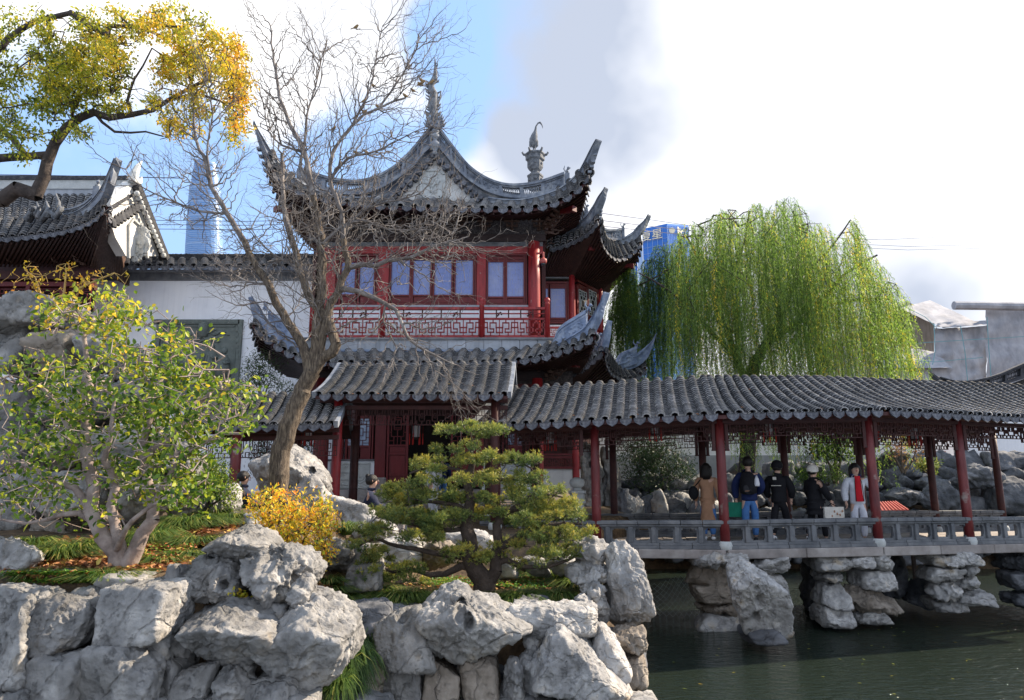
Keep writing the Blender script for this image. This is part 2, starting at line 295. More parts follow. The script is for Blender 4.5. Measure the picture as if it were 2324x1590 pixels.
class MB:
    def __init__(s): s.v = []; s.f = []; s.m = []; s.sm = []; s.mi = 0; s.smooth = False
    def add(s, vs, fs):
        b = len(s.v); s.v += [tuple(x) for x in vs]
        for f in fs: s.f.append(tuple(i+b for i in f)); s.m.append(s.mi); s.sm.append(s.smooth)
    def hexa(s, p):
        s.add(p, [(0, 3, 2, 1), (4, 5, 6, 7), (0, 1, 5, 4), (1, 2, 6, 5), (2, 3, 7, 6), (3, 0, 4, 7)])
    def box(s, c, d, rz=0, ax=None):
        c = V(c); hx, hy, hz = d[0]/2, d[1]/2, d[2]/2
        if ax is None: X = V((math.cos(rz), math.sin(rz), 0)); Y = V((-math.sin(rz), math.cos(rz), 0)); Z = V((0, 0, 1))
        else: X, Y, Z = ax
        s.hexa([c-X*hx-Y*hy-Z*hz, c+X*hx-Y*hy-Z*hz, c+X*hx+Y*hy-Z*hz, c-X*hx+Y*hy-Z*hz, c-X*hx-Y*hy+Z*hz, c+X*hx-Y*hy+Z*hz, c+X*hx+Y*hy+Z*hz, c-X*hx+Y*hy+Z*hz])
    def bar(s, p, q, w, h=None, up=(0, 0, 1), ext=0):
        p = V(p); q = V(q); h = h or w; d = (q-p)
        if d.length < 1e-6: return
        d.normalize(); up = V(up)
        x = d.cross(up)
        if x.length < 1e-4: x = d.cross(V((0, 1, 0)))
        x.normalize(); z = x.cross(d); p = p-d*ext; q = q+d*ext
        s.hexa([p-x*w/2-z*h/2, p+x*w/2-z*h/2, q+x*w/2-z*h/2, q-x*w/2-z*h/2, p-x*w/2+z*h/2, p+x*w/2+z*h/2, q+x*w/2+z*h/2, q-x*w/2+z*h/2])
    def tube(s, pts, rad, n=8, cap=True):
        pts = [V(p) for p in pts]; k = len(pts)
        if not isinstance(rad, (list, tuple)): rad = [rad]*k
        d = (pts[1]-pts[0]).normalized(); x = d.orthogonal().normalized()
        b = len(s.v); vs = []
        for i in range(k):
            t = (pts[min(k-1, i+1)]-pts[max(0, i-1)]).normalized(); x = (x-t*x.dot(t)).normalized(); y = t.cross(x)
            for j in range(n):
                a = 2*math.pi*j/n; vs.append(pts[i]+(x*math.cos(a)+y*math.sin(a))*rad[i])
        fs = [(i*n+j, i*n+(j+1) % n, (i+1)*n+(j+1) % n, (i+1)*n+j) for i in range(k-1) for j in range(n)]
        if cap: fs += [tuple(reversed(range(n))), tuple((k-1)*n+j for j in range(n))]
        s.add(vs, fs)
    def lathe(s, c, prof, n=16):
        c = V(c); vs = []
        for r, z in prof:
            for j in range(n):
                a = 2*math.pi*j/n; vs.append(c+V((math.cos(a)*r, math.sin(a)*r, z)))
        k = len(prof)
        fs = [(i*n+j, i*n+(j+1) % n, (i+1)*n+(j+1) % n, (i+1)*n+j) for i in range(k-1) for j in range(n)]
        fs += [tuple(reversed(range(n))), tuple((k-1)*n+j for j in range(n))]
        s.add(vs, fs)
    def prism(s, poly, d):
        """poly: list of 3D points, extruded by vector d"""
        d = V(d); n = len(poly); vs = [V(p) for p in poly]+[V(p)+d for p in poly]
        s.add(vs, [tuple(range(n)), tuple(reversed(range(n, 2*n)))]+[(i+n, (i+1) % n+n, (i+1) % n, i) for i in range(n)])
    def grid(s, fn, nu, nv):
        vs = [fn(i/nu, j/nv) for j in range(nv+1) for i in range(nu+1)]
        s.add(vs, [(j*(nu+1)+i, j*(nu+1)+i+1, (j+1)*(nu+1)+i+1, (j+1)*(nu+1)+i) for j in range(nv) for i in range(nu)])
    def ball(s, c, r, n=10, m=7):
        c = V(c); r = r if isinstance(r, (tuple, list)) else (r, r, r); vs = []
        for i in range(m+1):
            t = math.pi*i/m
            for j in range(n):
                a = 2*math.pi*j/n; vs.append(c+V((r[0]*math.sin(t)*math.cos(a), r[1]*math.sin(t)*math.sin(a), r[2]*math.cos(t))))
        s.add(vs, [(i*n+j, (i+1)*n+j, (i+1)*n+(j+1) % n, i*n+(j+1) % n) for i in range(m) for j in range(n)])
    def build(s, name, material, parent=None, bevel=0):
        if not s.v: return None
        me = bpy.data.meshes.new(name); vs = [V(p) for p in s.v]
        if parent is not None: off = origin(parent); loc = None
        else:
            off = V((sum(p.x for p in vs)/len(vs), sum(p.y for p in vs)/len(vs), min(p.z for p in vs))); loc = off
        me.from_pydata([p-off for p in vs], [], s.f)
        for x in (material if isinstance(material, (list, tuple)) else [material]): me.materials.append(x)
        me.polygons.foreach_set('material_index', s.m); me.polygons.foreach_set('use_smooth', s.sm)
        me.update()
        o = link(name, me, parent, loc)
        if bevel:
            b = o.modifiers.new('bevel', 'BEVEL'); b.width = bevel; b.segments = 1; b.limit_method = 'ANGLE'
        return o

def replicate(tv, tf, mats):
    """template verts (n,3), faces (m,k), matrices (t,4,4) -> verts, faces"""
    tv = np.asarray(tv); tf = np.asarray(tf); mats = np.asarray(mats)
    h = np.concatenate([tv, np.ones((len(tv), 1))], 1)
    vv = np.einsum('tij,nj->tni', mats[:, :3, :], h).reshape(-1, 3)
    ff = (tf[None]+(np.arange(len(mats))*len(tv))[:, None, None]).reshape(-1, tf.shape[1])
    return vv, ff
def frames(P, X, Y, Z):
    n = len(P); m = np.zeros((n, 4, 4)); m[:, :3, 0] = X; m[:, :3, 1] = Y; m[:, :3, 2] = Z; m[:, :3, 3] = P; m[:, 3, 3] = 1
    return m

def tmpl_cover(r=.088, L=.17, th=.02, n=6):
    v = []
    for y, rr, dz in ((0, r, .0), (L, r*.93, -.022)):
        for j in range(n+1):
            a = math.pi*j/n; v.append((math.cos(a)*rr, y, math.sin(a)*rr*.8+dz))
    for j in range(n+1):
        a = math.pi*j/n; v.append((math.cos(a)*(r-th), 0, math.sin(a)*(r-th)*.8-.004))
    f = [(j, j+1, n+1+j+1, n+1+j) for j in range(n)]; mi = [0]*n
    f += [(2*(n+1)+j, 2*(n+1)+j+1, j+1, j) for j in range(n)]; mi += [1]*n
    return v, f, mi
def tmpl_pan(w=.085, L=.17, th=.014, n=4):
    v = []
    for y, dz in ((0, .0), (L, -.02)):
        for j in range(n+1):
            t = -1+2*j/n; v.append((t*w, y, t*t*.045+dz))
    for j in range(n+1):
        t = -1+2*j/n; v.append((t*w, 0, t*t*.045-th))
    f = [(j+1, j, n+1+j, n+1+j+1) for j in range(n)]; mi = [0]*n
    f += [(j, j+1, 2*(n+1)+j+1, 2*(n+1)+j) for j in range(n)]; mi += [1]*n
    return v, f, mi
def tmpl_drip(w=.11, h=.14):
    prof = [(-1.06, 0), (-1.04, -.38), (-.82, -.72), (-.4, -.92), (0, -1.12), (.4, -.92), (.82, -.72), (1.04, -.38), (1.06, 0), (.5, -.10), (0, -.14), (-.5, -.10)]
    v = []
    for y in (-.012, .012):
        for x, z in prof: v.append((x*w, y+z*-.0, z*h))
    for x, z in prof: v.append((x*w*.72, -.002, (z+.42)*h*.68-.42*h))
    n = len(prof); f = []
    for i in range(n):
        j = (i+1) % n
        f.append((i, j, j+n, i+n)); f.append((i, i+2*n, j+2*n, j))
    f.append((2*n+1, 2*n+2, 2*n+3, 2*n+0)); 
    f = [q for q in f if len(set(q)) == 4]
    c = [2*n+i for i in range(n)]
    f += [(c[0], c[11], c[2], c[1]), (c[11], c[10], c[3], c[2]), (c[10], c[9], c[4], c[3]), (c[9], c[8], c[5], c[4]), (c[8], c[7], c[6], c[5])]
    f += [(n+0, n+1, n+2, n+11), (n+11, n+2, n+3, n+10), (n+10, n+3, n+4, n+9), (n+9, n+4, n+5, n+8), (n+8, n+5, n+6, n+7)]
    return v, f, [0]*len(f)
_tm = {}
def tile_mesh(kind_, s=1.0):
    key = (kind_, round(s, 3))
    if key not in _tm:
        v, f, mi = {'cover': tmpl_cover, 'pan': tmpl_pan, 'drip': tmpl_drip}[kind_]()
        v = [(x*s, y*s, z*s) for x, y, z in v]
        me = bpy.data.meshes.new(kind_+'_tile'); me.from_pydata(v, [], f)
        for m in ([M['drip']] if kind_ == 'drip' else [M['tile'], M['tile_edge']]): me.materials.append(m)
        me.polygons.foreach_set('material_index', mi); me.polygons.foreach_set('use_smooth', [kind_ != 'drip' and i == 0 for i in mi]); me.update()
        _tm[key] = (me, v, f, mi)
    return _tm[key]
def place_tiles(parent, kind_, mats, s=1.0, limit=300, prio=None):
    me, v, f, mi = tile_mesh(kind_, s); n = len(mats)
    if n == 0: return
    mats = np.array(mats)
    d = np.linalg.norm(mats[:, :3, 3]-np.array([0, 0, EYE]), axis=1); order = np.argsort(d)
    org = origin(parent); names = {'cover': 'cover_tile', 'pan': 'pan_tile', 'drip': 'drip_tile'}
    for i in order[:limit]:
        m = Matrix(mats[i].tolist()); m.translation -= org
        o = bpy.data.objects.new(names[kind_], me); o.parent = parent; o.matrix_basis = m; C.objects.link(o)
    rest = order[limit:]
    if len(rest):
        vv, ff = replicate(v, f, mats[rest])
        tt = np.repeat(np.random.RandomState(5).rand(len(rest)), len(v))
        o = np_obj(names[kind_]+'s', vv, ff, [M['drip']] if kind_ == 'drip' else [M['tile'], M['tile_edge']], parent, tint=tt, midx=np.tile(mi, len(rest)))
        kind(o, 'stuff')
def roof_patch(parent, E, R, n, rows=None, exposure=.095, sag=.10, s=1.0, cover_limit=300, drips=True, lift=.0, board=True, boardmat=None, pans=True, jit=.006, drip_limit=300, thick=.07):
    """tiled slope: E(t) eave curve, R(t) top curve, n columns of cover tiles"""
    boardmat = boardmat or M['dark']
    cov = []; pan = []; dr = []; rr = random.Random(n*7+3)
    def pt(t, q):
        a = E(t); b = R(t); p = lerp(a, b, q); p = V(p); p.z -= sag*4*q*(1-q)*.6; return p
    for i in range(2*n-1):
        iscov = i % 2 == 0; t = (i+.5)/(2*n-1)
        L = (R(t)-E(t)).length; k = rows or max(1, int(L/(exposure*s)))
        for j in range(k):
            q = j/k; p = pt(t, q); d = (pt(t, min(1, q+.03))-pt(t, max(0, q-.01) if q > 0 else 0)); d.normalize()
            a = pt(min(1, t+.01), q)-pt(max(0, t-.01), q); a.normalize(); nn = a.cross(d).normalized(); a = d.cross(nn)
            if iscov:
                jx = rr.uniform(-jit, jit); p2 = p+nn*(.045*s+lift)+a*jx
                cov.append(np.array([[a.x, d.x, nn.x, p2.x], [a.y, d.y, nn.y, p2.y], [a.z, d.z, nn.z, p2.z], [0, 0, 0, 1]]))
            else:
                p2 = p+nn*(.012*s+lift)
                if pans: pan.append(np.array([[a.x, d.x, nn.x, p2.x], [a.y, d.y, nn.y, p2.y], [a.z, d.z, nn.z, p2.z], [0, 0, 0, 1]]))
                if j == 0 and drips:
                    f = V((d.x, d.y, 0)).normalized(); z = V((0, 0, 1)); zz = (z*.97+f*-.2).normalized() if False else (z+f*.25).normalized(); aa = a; yy = zz.cross(aa).normalized()
                    p3 = p-d*.012+nn*(.035*s+lift); zz = aa.cross(yy)
                    dr.append(np.array([[aa.x, yy.x, zz.x, p3.x], [aa.y, yy.y, zz.y, p3.y], [aa.z, yy.z, zz.z, p3.z], [0, 0, 0, 1]]))
    place_tiles(parent, 'cover', cov, s, cover_limit)
    if pans: place_tiles(parent, 'pan', pan, s, 0)
    if drips: place_tiles(parent, 'drip', dr, s, drip_limit)
    if board:
        mb = MB(); nu = max(2, n); nv = 6
        mb.grid(lambda u, w: pt(u, w)-V((0, 0, .005)), nu, nv)
        mb.grid(lambda u, w: pt(1-u, w)-V((0, 0, thick)), nu, nv)
        mb.grid(lambda u, w: pt(u, 0)-V((0, 0, thick*(1-w)+.005*w)), nu, 1)
        mb.build('roof_board', boardmat, parent)
    return pt
def land_h(x, y):
    left = 1-sstep(-2.7, -1.75, x)
    h = 1.50+.03*(y-8)
    hl = 2.02+.10*max(0, y-6.4)
    h = lerp(h, min(hl, 2.45), left*(1-sstep(10.5, 12, y)))
    if y > 9.6 and x > -1.6: h = lerp(h, 1.15, sstep(9.6, 10.2, y)*(1-sstep(12.3, 12.9, y)))
    h = lerp(h, 1.85, sstep(11.5, 13, y)); h = lerp(h, 2.0, sstep(14.5, 16, y))
    xe = 1.0 if y < 8.4 else lerp(1.0, 1.5, sstep(8.4, 9.6, y)) if y < 12.6 else lerp(1.6, 3.25, sstep(15, 18, y))
    fall = sstep(xe-.25, xe+.25, x)
    if y >= 18: fall = sstep(3.0, 3.5, x) if y < 23.4 else 0
    front = 6.0 if x < -2.6 else (7.45 if x > -1.5 else 6.0+1.45*(x+2.6)/1.1)
    fr = 1-sstep(front-.25, front+.1, y)
    h = lerp(h, -.6, max(fall, fr))
    if y > 23.4 and x > 4: h = lerp(-.6, 2.0, sstep(23.6, 24.4, y))
    return h
def ground():
    xs = np.concatenate([np.arange(-60, -14, 4), np.arange(-14, 20, .16), np.arange(20, 90, 4)]); ys = np.concatenate([np.arange(4, 17, .16), np.arange(17, 25, .3), np.arange(25, 40, 1.0), np.arange(40, 120, 8)])
    nx, ny = len(xs), len(ys)
    X, Y = np.meshgrid(xs, ys); P = np.stack([X.ravel(), Y.ravel(), np.zeros(nx*ny)], 1)
    H = np.array([land_h(a, b) for a, b in zip(P[:, 0], P[:, 1])]); H += fbm(P*1.3, 3)*.06*(P[:, 1] < 20)
    P[:, 2] = H
    i = np.arange(nx*ny).reshape(ny, nx); F = np.stack([i[:-1, :-1], i[:-1, 1:], i[1:, 1:], i[1:, :-1]], -1).reshape(-1, 4)
    kind(np_obj('ground', P, F, M['soil'], smooth=True, own=False))
    far = MB(); far.add([(-4000, 119, 1.9), (4000, 119, 1.9), (4000, 4000, 1.9), (-4000, 4000, 1.9)], [(0, 1, 2, 3)])
    kind(far.build('far_ground', M['soil']))
ground()
def water():
    m = bpy.data.materials.new('dark_pond_water'); m.use_nodes = True; nt = m.node_tree; N = nt.nodes.new; L = nt.links.new; b = nt.nodes['Principled BSDF']
    tc = N('ShaderNodeTexCoord'); mp = N('ShaderNodeMapping'); mp.inputs['Scale'].default_value = (1, 2.6, 1); L(tc.outputs['Object'], mp.inputs[0])
    a = N('ShaderNodeTexNoise'); a.inputs['Scale'].default_value = 3.4; a.inputs['Detail'].default_value = 4; a.inputs['Distortion'].default_value = .6; L(mp.outputs[0], a.inputs['Vector'])
    a2 = N('ShaderNodeTexNoise'); a2.inputs['Scale'].default_value = 11; a2.inputs['Detail'].default_value = 3; L(mp.outputs[0], a2.inputs['Vector'])
    ad = N('ShaderNodeMath'); ad.operation = 'MULTIPLY_ADD'; ad.inputs[1].default_value = .28; L(a2.outputs[0], ad.inputs[0]); L(a.outputs[0], ad.inputs[2])
    bp = N('ShaderNodeBump'); bp.inputs['Strength'].default_value = .75; bp.inputs['Distance'].default_value = .075; L(ad.outputs[0], bp.inputs['Height']); L(bp.outputs[0], b.inputs['Normal'])
    cn = N('ShaderNodeTexNoise'); cn.inputs['Scale'].default_value = .5; cr = N('ShaderNodeValToRGB')
    cr.color_ramp.elements[0].color = (.008, .013, .010, 1); cr.color_ramp.elements[1].color = (.024, .034, .024, 1); L(cn.outputs[0], cr.inputs[0]); L(cr.outputs[0], b.inputs['Base Color'])
    b.inputs['Roughness'].default_value = .04; b.inputs['IOR'].default_value = 1.33; b.inputs['Specular IOR Level'].default_value = .5
    w = MB(); w.add([(-40, 1, 0), (60, 1, 0), (60, 30, 0), (-40, 30, 0)], [(0, 1, 2, 3)])
    kind(w.build('pond_water', m))
water()

_ico = {}
def ico(s):
    if s not in _ico:
        bm = bmesh.new(); bmesh.ops.create_icosphere(bm, subdivisions=s, radius=1)
        _ico[s] = (np.array([v.co[:] for v in bm.verts]), np.array([[v.index for v in f.verts] for f in bm.faces])); bm.free()
    return _ico[s]
def rock_shape(seed, dims, style='block', sub=5, detail=1.0, pits=0, holes=()):
    """verts in a box dims, centred; style block|lumpy|spire|slab|cap|diag"""
    r = np.random.RandomState(seed); D, F = ico(sub); dims = np.asarray(dims, float)
    k = {'block': 13, 'lumpy': 20, 'spire': 15, 'slab': 12, 'cap': 14, 'diag': 14}[style]
    n = r.normal(size=(k, 3)); n /= np.linalg.norm(n, axis=1)[:, None]
    h = r.uniform(.62, 1.0, k)
    if style in ('block', 'slab'):
        ax = np.array([[1, .0, .1], [-1, .05, 0], [0, 0, 1], [0, 0, -1], [0, 1, 0], [0, -1, .1]], float)+r.normal(size=(6, 3))*.16
        ax /= np.linalg.norm(ax, axis=1)[:, None]; n = np.concatenate([n[:9], ax]); h = np.concatenate([r.uniform(.85, 1.1, 9), r.uniform(.62, .74, 6)])
    if style == 'diag':
        a = np.array([[.75, -.2, .62], [-.8, -.1, .3], [.1, -1, .15], [-.3, 0, -1]]); a /= np.linalg.norm(a, axis=1)[:, None]
        n = np.concatenate([n, a]); h = np.concatenate([r.uniform(.8, 1.05, k), [.42, .7, .6, .6]])
    if style == 'cap':
        a = np.array([[.35, -.3, .9], [-.5, -.3, .8], [0, -.9, -.5]]); a /= np.linalg.norm(a, axis=1)[:, None]
        n = np.concatenate([n, a]); h = np.concatenate([r.uniform(.75, 1.05, k), [.5, .55, .6]])
    c = D@n.T; q = np.where(c > .05, h[None]/np.maximum(c, .05), 9.0)
    p = 13.0 if style != 'lumpy' else 6.0
    rad = (q**-p).sum(1)**(-1/p)
    P = D*rad[:, None]
    off = r.uniform(-50, 50, 3)
    asp = dims/dims.max()
    Q = P*asp                                   # isotropic space for the relief
    nrm = D/np.maximum(asp, .35); nrm /= np.linalg.norm(nrm, axis=1)[:, None]
    amp = {'block': .13, 'lumpy': .26, 'spire': .20, 'slab': .12, 'cap': .12, 'diag': .10}[style]*detail
    st = np.array([1, 1, .45 if style in ('block', 'spire') else .8])
    d = fbm(Q*1.7*st+off, 3)*amp+(fbm(Q*3.6*st+off+9, 4, True)-.3)*amp*.62+(fbm(Q*9+off, 4, True)-.2)*.045*detail+fbm(Q*26+off, 3, True)*.014*detail
    wv = fbm(Q*1.2+off+30, 2)*.5
    sed = np.sin((Q[:, 2]*9+Q[:, 0]*2.2+wv*6)*1.3)
    d += np.clip(sed, .3, 1)*-.022*detail
    Q = Q+nrm*d[:, None]
    for i in range(pits):
        v = Q[r.randint(len(Q))]; rho = r.uniform(.07, .2); dd = np.linalg.norm((Q-v)*np.array([1, 1, .7]), axis=1)
        w = np.clip(1-(dd/rho)**2, 0, 1)**1.5; Q = Q-nrm*(w*rho*1.1)[:, None]
    for (hx, hz, rho, dep) in holes:            # on the camera side (-Y), position in box fractions
        lo, hi = Q.min(0), Q.max(0); cx = lo[0]+(hi[0]-lo[0])*hx; cz = lo[2]+(hi[2]-lo[2])*hz
        rh = rho*(hi[0]-lo[0]); dd = np.sqrt((Q[:, 0]-cx)**2+((Q[:, 2]-cz)/1.25)**2); w = np.clip(1-(dd/rh)**4, 0, 1)*(Q[:, 1] < 0)
        Q[:, 1] += w*dep
    lo, hi = Q.min(0), Q.max(0); Q = (Q-(lo+hi)/2)/(hi-lo)*dims
    return Q, F
def rock_box(name, px, Y, depth, seed, style='block', sub=5, m='rock', parent=None, label=None, group=None, sh=0, pits=2, holes=(), tilt=0, detail=1.0, fat=.03):
    x0, y0, x1, y1 = px; ex = (x1-x0)*fat; ey = (y1-y0)*fat; x0 -= ex; x1 += ex; y1 += ey*2; a = W((x0+x1)/2, y1, Y); b = W((x0+x1)/2, y0, Y); l = W(x0, (y0+y1)/2, Y); r = W(x1, (y0+y1)/2, Y)
    dims = (r.x-l.x, depth, b.z-a.z); c = np.array([(l.x+r.x)/2, Y+depth*.18, (a.z+b.z)/2])
    Q, F = rock_shape(seed, dims, style, sub, pits=pits, holes=holes, detail=detail)
    if sh: Q[:, 0] += sh*(Q[:, 2])              # lean
    if tilt: Q[:, 2] += tilt*Q[:, 0]
    o = np_obj(name, Q+c, F, M[m], parent, smooth=True)
    if parent is None: tag(o, label or 'grey lake rock', 'rock', group)
    return o
FG = [
 ((-40, 1325, 112, 1600), 5.7, 1.0, 11, 'block', dict(sub=6), 'tall grey boulder at the left end of the retaining rocks'),
 ((80, 1345, 226, 1492), 5.75, .75, 12, 'block', dict(sub=6, pits=4), 'angular pale boulder below the green ground cover, left of the long squared block'),
 ((180, 1322, 246, 1455), 6.05, .6, 13, 'slab', {}, 'narrow grey slab wedged behind the angular pale boulder'),
 ((224, 1318, 406, 1470), 5.8, .8, 14, 'block', dict(sub=6, detail=.8), 'long squared grey block with a flat mossy top and slanting cracks'),
 ((222, 1300, 330, 1350), 6.1, .5, 15, 'slab', dict(sub=4), 'low flat stone on the back of the long squared block'),
 ((300, 1300, 420, 1375), 6.3, .7, 16, 'slab', dict(m='rocktan'), 'tan topped stone behind the long squared block'),
 ((-60, 1560, 80, 1700), 5.4, .8, 17, 'block', {}, 'boulder at the bottom left corner'),
 ((66, 1474, 212, 1640), 5.6, .7, 18, 'block', {}, 'flat topped block under the angular pale boulder'),
 ((184, 1456, 368, 1640), 5.65, .7, 19, 'block', dict(sub=6, m='rock'), 'rust stained block under the long squared block'),
 ((352, 1436, 398, 1492), 5.85, .4, 20, 'block', dict(sub=4), 'small cube of stone between two large boulders'),
 ((350, 1488, 420, 1620), 5.85, .5, 48, 'block', dict(sub=4), 'upright stone beside the rust stained block'),
 ((392, 1426, 438, 1520), 5.95, .4, 21, 'lumpy', dict(sub=4), 'small grey stone under the cliff with the round hole'),
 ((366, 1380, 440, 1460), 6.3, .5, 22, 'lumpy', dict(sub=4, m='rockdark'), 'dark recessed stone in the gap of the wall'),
 ((398, 1255, 556, 1395), 6.25, .9, 23, 'lumpy', dict(sub=6, holes=((.35, .5, .07, .25), (.8, .55, .06, .2))), 'bulging grey rock with one round hole, under the peaked cap stone'),
 ((380, 1275, 430, 1420), 6.2, .6, 49, 'block', dict(sub=5), 'leaning stone left of the rock with the round hole'),
 ((445, 1196, 612, 1290), 6.3, 1.0, 24, 'cap', dict(sub=6), 'peaked cap stone overhanging the rock with the round hole'),
 ((540, 1236, 710, 1382), 6.15, .9, 25, 'lumpy', dict(sub=6, pits=7, holes=((.45, .75, .12, .2),)), 'rugged hollowed rock below the amber azalea'),
 ((655, 1300, 712, 1380), 6.0, .4, 26, 'lumpy', dict(sub=5), 'small upright stone on the right of the rugged hollowed rock'),
 ((402, 1366, 636, 1516), 5.75, 1.1, 27, 'cap', dict(sub=6, detail=.9), 'broad smooth boulder sloping to the left at the bottom'),
 ((560, 1355, 660, 1440), 6.1, .7, 28, 'slab', {}, 'stone tucked behind the broad smooth boulder'),
 ((588, 1345, 798, 1570), 5.9, 1.1, 29, 'cap', dict(sub=6, sh=.12), 'large peaked boulder right of the broad smooth boulder'),
 ((480, 1495, 570, 1600), 5.7, .5, 30, 'lumpy', {}, 'small round stone under the broad smooth boulder'),
 ((395, 1500, 490, 1620), 5.75, .5, 31, 'block', {}, 'square stone under the left edge of the broad smooth boulder'),
 ((545, 1530, 680, 1660), 5.7, .6, 32, 'block', {}, 'stone at the bottom edge below the large peaked boulder'),
 ((752, 1364, 890, 1450), 7.4, .9, 33, 'slab', dict(m='rockdark'), 'dark shelf rock with a brown underside in the gap'),
 ((848, 1376, 986, 1516), 6.9, .9, 34, 'block', dict(sub=6, sh=-.1, detail=.8), 'rounded grey boulder left of the great pierced boulder'),
 ((940, 1330, 1202, 1502), 6.9, 1.1, 35, 'cap', dict(sub=6, tilt=-.1, detail=.9, pits=4, holes=((.42, .72, .05, .3), (.49, .62, .045, .3), (.78, .2, .06, .3))), 'great pierced boulder in front of the bonsai pine'),
 ((1160, 1370, 1360, 1450), 7.2, .8, 36, 'slab', dict(sub=6, m='rocklight', tilt=-.1), 'pale ledge stone at the edge of the sedge grass'),
 ((1294, 1352, 1356, 1424), 7.8, .5, 37, 'lumpy', dict(m='rocklight', sub=5), 'small pale rock at the right end of the sedge grass'),
 ((1205, 1418, 1440, 1600), 6.95, 1.0, 38, 'diag', dict(sub=6, m='rocklight', pits=5), 'white ridged boulder sloping down to the water'),
 ((1330, 1415, 1430, 1535), 7.3, .8, 39, 'diag', dict(m='rocklight'), 'sloping stone between the ridged boulder and the pond'),
 ((1370, 1226, 1478, 1428), 8.2, .75, 40, 'spire', dict(sub=6, m='rocklight', sh=-.1, detail=.9), 'tall standing lake stone at the edge of the pond'),
 ((1290, 1216, 1392, 1288), 8.5, .7, 41, 'lumpy', dict(sub=5, m='rocklight', pits=6), 'jutting top rock left of the tall standing stone'),
 ((1284, 1264, 1384, 1336), 8.4, .7, 42, 'lumpy', dict(sub=5, m='rocklight', pits=5), 'knobbly rock under the jutting top rock'),
 ((1320, 1318, 1390, 1424), 8.1, .6, 43, 'lumpy', dict(sub=5, m='rocklight', pits=4), 'lower rock against the foot of the tall standing stone'),
 ((1376, 1418, 1474, 1492), 7.9, .7, 44, 'lumpy', dict(sub=5, m='rocktan', pits=6), 'tan pitted rock carrying the tall standing stone'),
 ((1392, 1480, 1478, 1560), 7.9, .7, 45, 'block', dict(m='rocktan'), 'cracked tan rock near the water line'),
 ((1385, 1550, 1472, 1700), 7.9, .7, 46, 'block', dict(m='rock'), 'lowest rock of the pond corner'),
 ((955, 1494, 1045, 1640), 6.95, .6, 50, 'block', dict(m='rocktan'), 'tan stone at the bottom edge under the great pierced boulder'),
 ((1034, 1482, 1142, 1640), 7.0, .6, 51, 'block', dict(m='rocktan'), 'squared stone at the bottom edge, right of the tan one'),
 ((1134, 1488, 1192, 1600), 6.95, .5, 52, 'lumpy', dict(m='rocklight'), 'small white knob stone at the bottom edge'),
 ((1178, 1464, 1240, 1600), 7.0, .5, 53, 'spire', dict(m='rocklight'), 'small pale upright stone left of the ridged boulder'),
 ((868, 1500, 968, 1640), 6.95, .6, 54, 'block', dict(m='rock'), 'stone at the bottom edge under the rounded grey boulder'),
 ((806, 1500, 878, 1600), 6.9, .5, 55, 'lumpy', dict(m='rocktan'), 'small stone in the grassy gap at the bottom edge'),
 ((1185, 1420, 1250, 1470), 7.2, .5, 56, 'lumpy', dict(sub=4, m='rocklight'), 'knob of pale stone right of the great pierced boulder'),
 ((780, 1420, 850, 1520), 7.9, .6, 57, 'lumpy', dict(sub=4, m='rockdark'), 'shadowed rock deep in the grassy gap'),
 ((-60, 1216, 92, 1335), 6.6, .5, 58, 'lumpy', dict(m='rocklight', sub=5), 'white rock at the left edge of the planted terrace'),
]
for i, (b, Y, d, sd, st, op, lab) in enumerate(FG):
    rock_box('boulder', b, Y, d, sd, st, label=lab, group='boulders of the foreground retaining wall', **op)
fillt = thing('packing_stones', 'dark packing stones filling the gaps behind the front boulders', 'packing stones', W(600, 1500, 6.6))
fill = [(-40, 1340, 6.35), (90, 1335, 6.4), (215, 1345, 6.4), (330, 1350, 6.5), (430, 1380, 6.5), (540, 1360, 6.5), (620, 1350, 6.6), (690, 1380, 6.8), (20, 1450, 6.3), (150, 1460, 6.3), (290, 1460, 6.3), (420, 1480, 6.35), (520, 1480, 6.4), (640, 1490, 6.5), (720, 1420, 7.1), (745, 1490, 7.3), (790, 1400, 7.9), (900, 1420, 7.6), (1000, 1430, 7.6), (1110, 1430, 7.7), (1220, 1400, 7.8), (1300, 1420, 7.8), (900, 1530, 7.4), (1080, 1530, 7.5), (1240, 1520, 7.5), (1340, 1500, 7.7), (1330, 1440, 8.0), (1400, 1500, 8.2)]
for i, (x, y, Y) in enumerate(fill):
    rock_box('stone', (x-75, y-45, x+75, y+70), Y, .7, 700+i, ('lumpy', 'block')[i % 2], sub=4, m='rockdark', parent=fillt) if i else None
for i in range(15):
    x = -60+i*105; rock_box('stone', (x, 1585, x+130, 1760), 6.3 if 640 < x < 800 else 5.55 if x < 640 else 6.85, .8, 80+i, 'block', sub=4, parent=fillt)
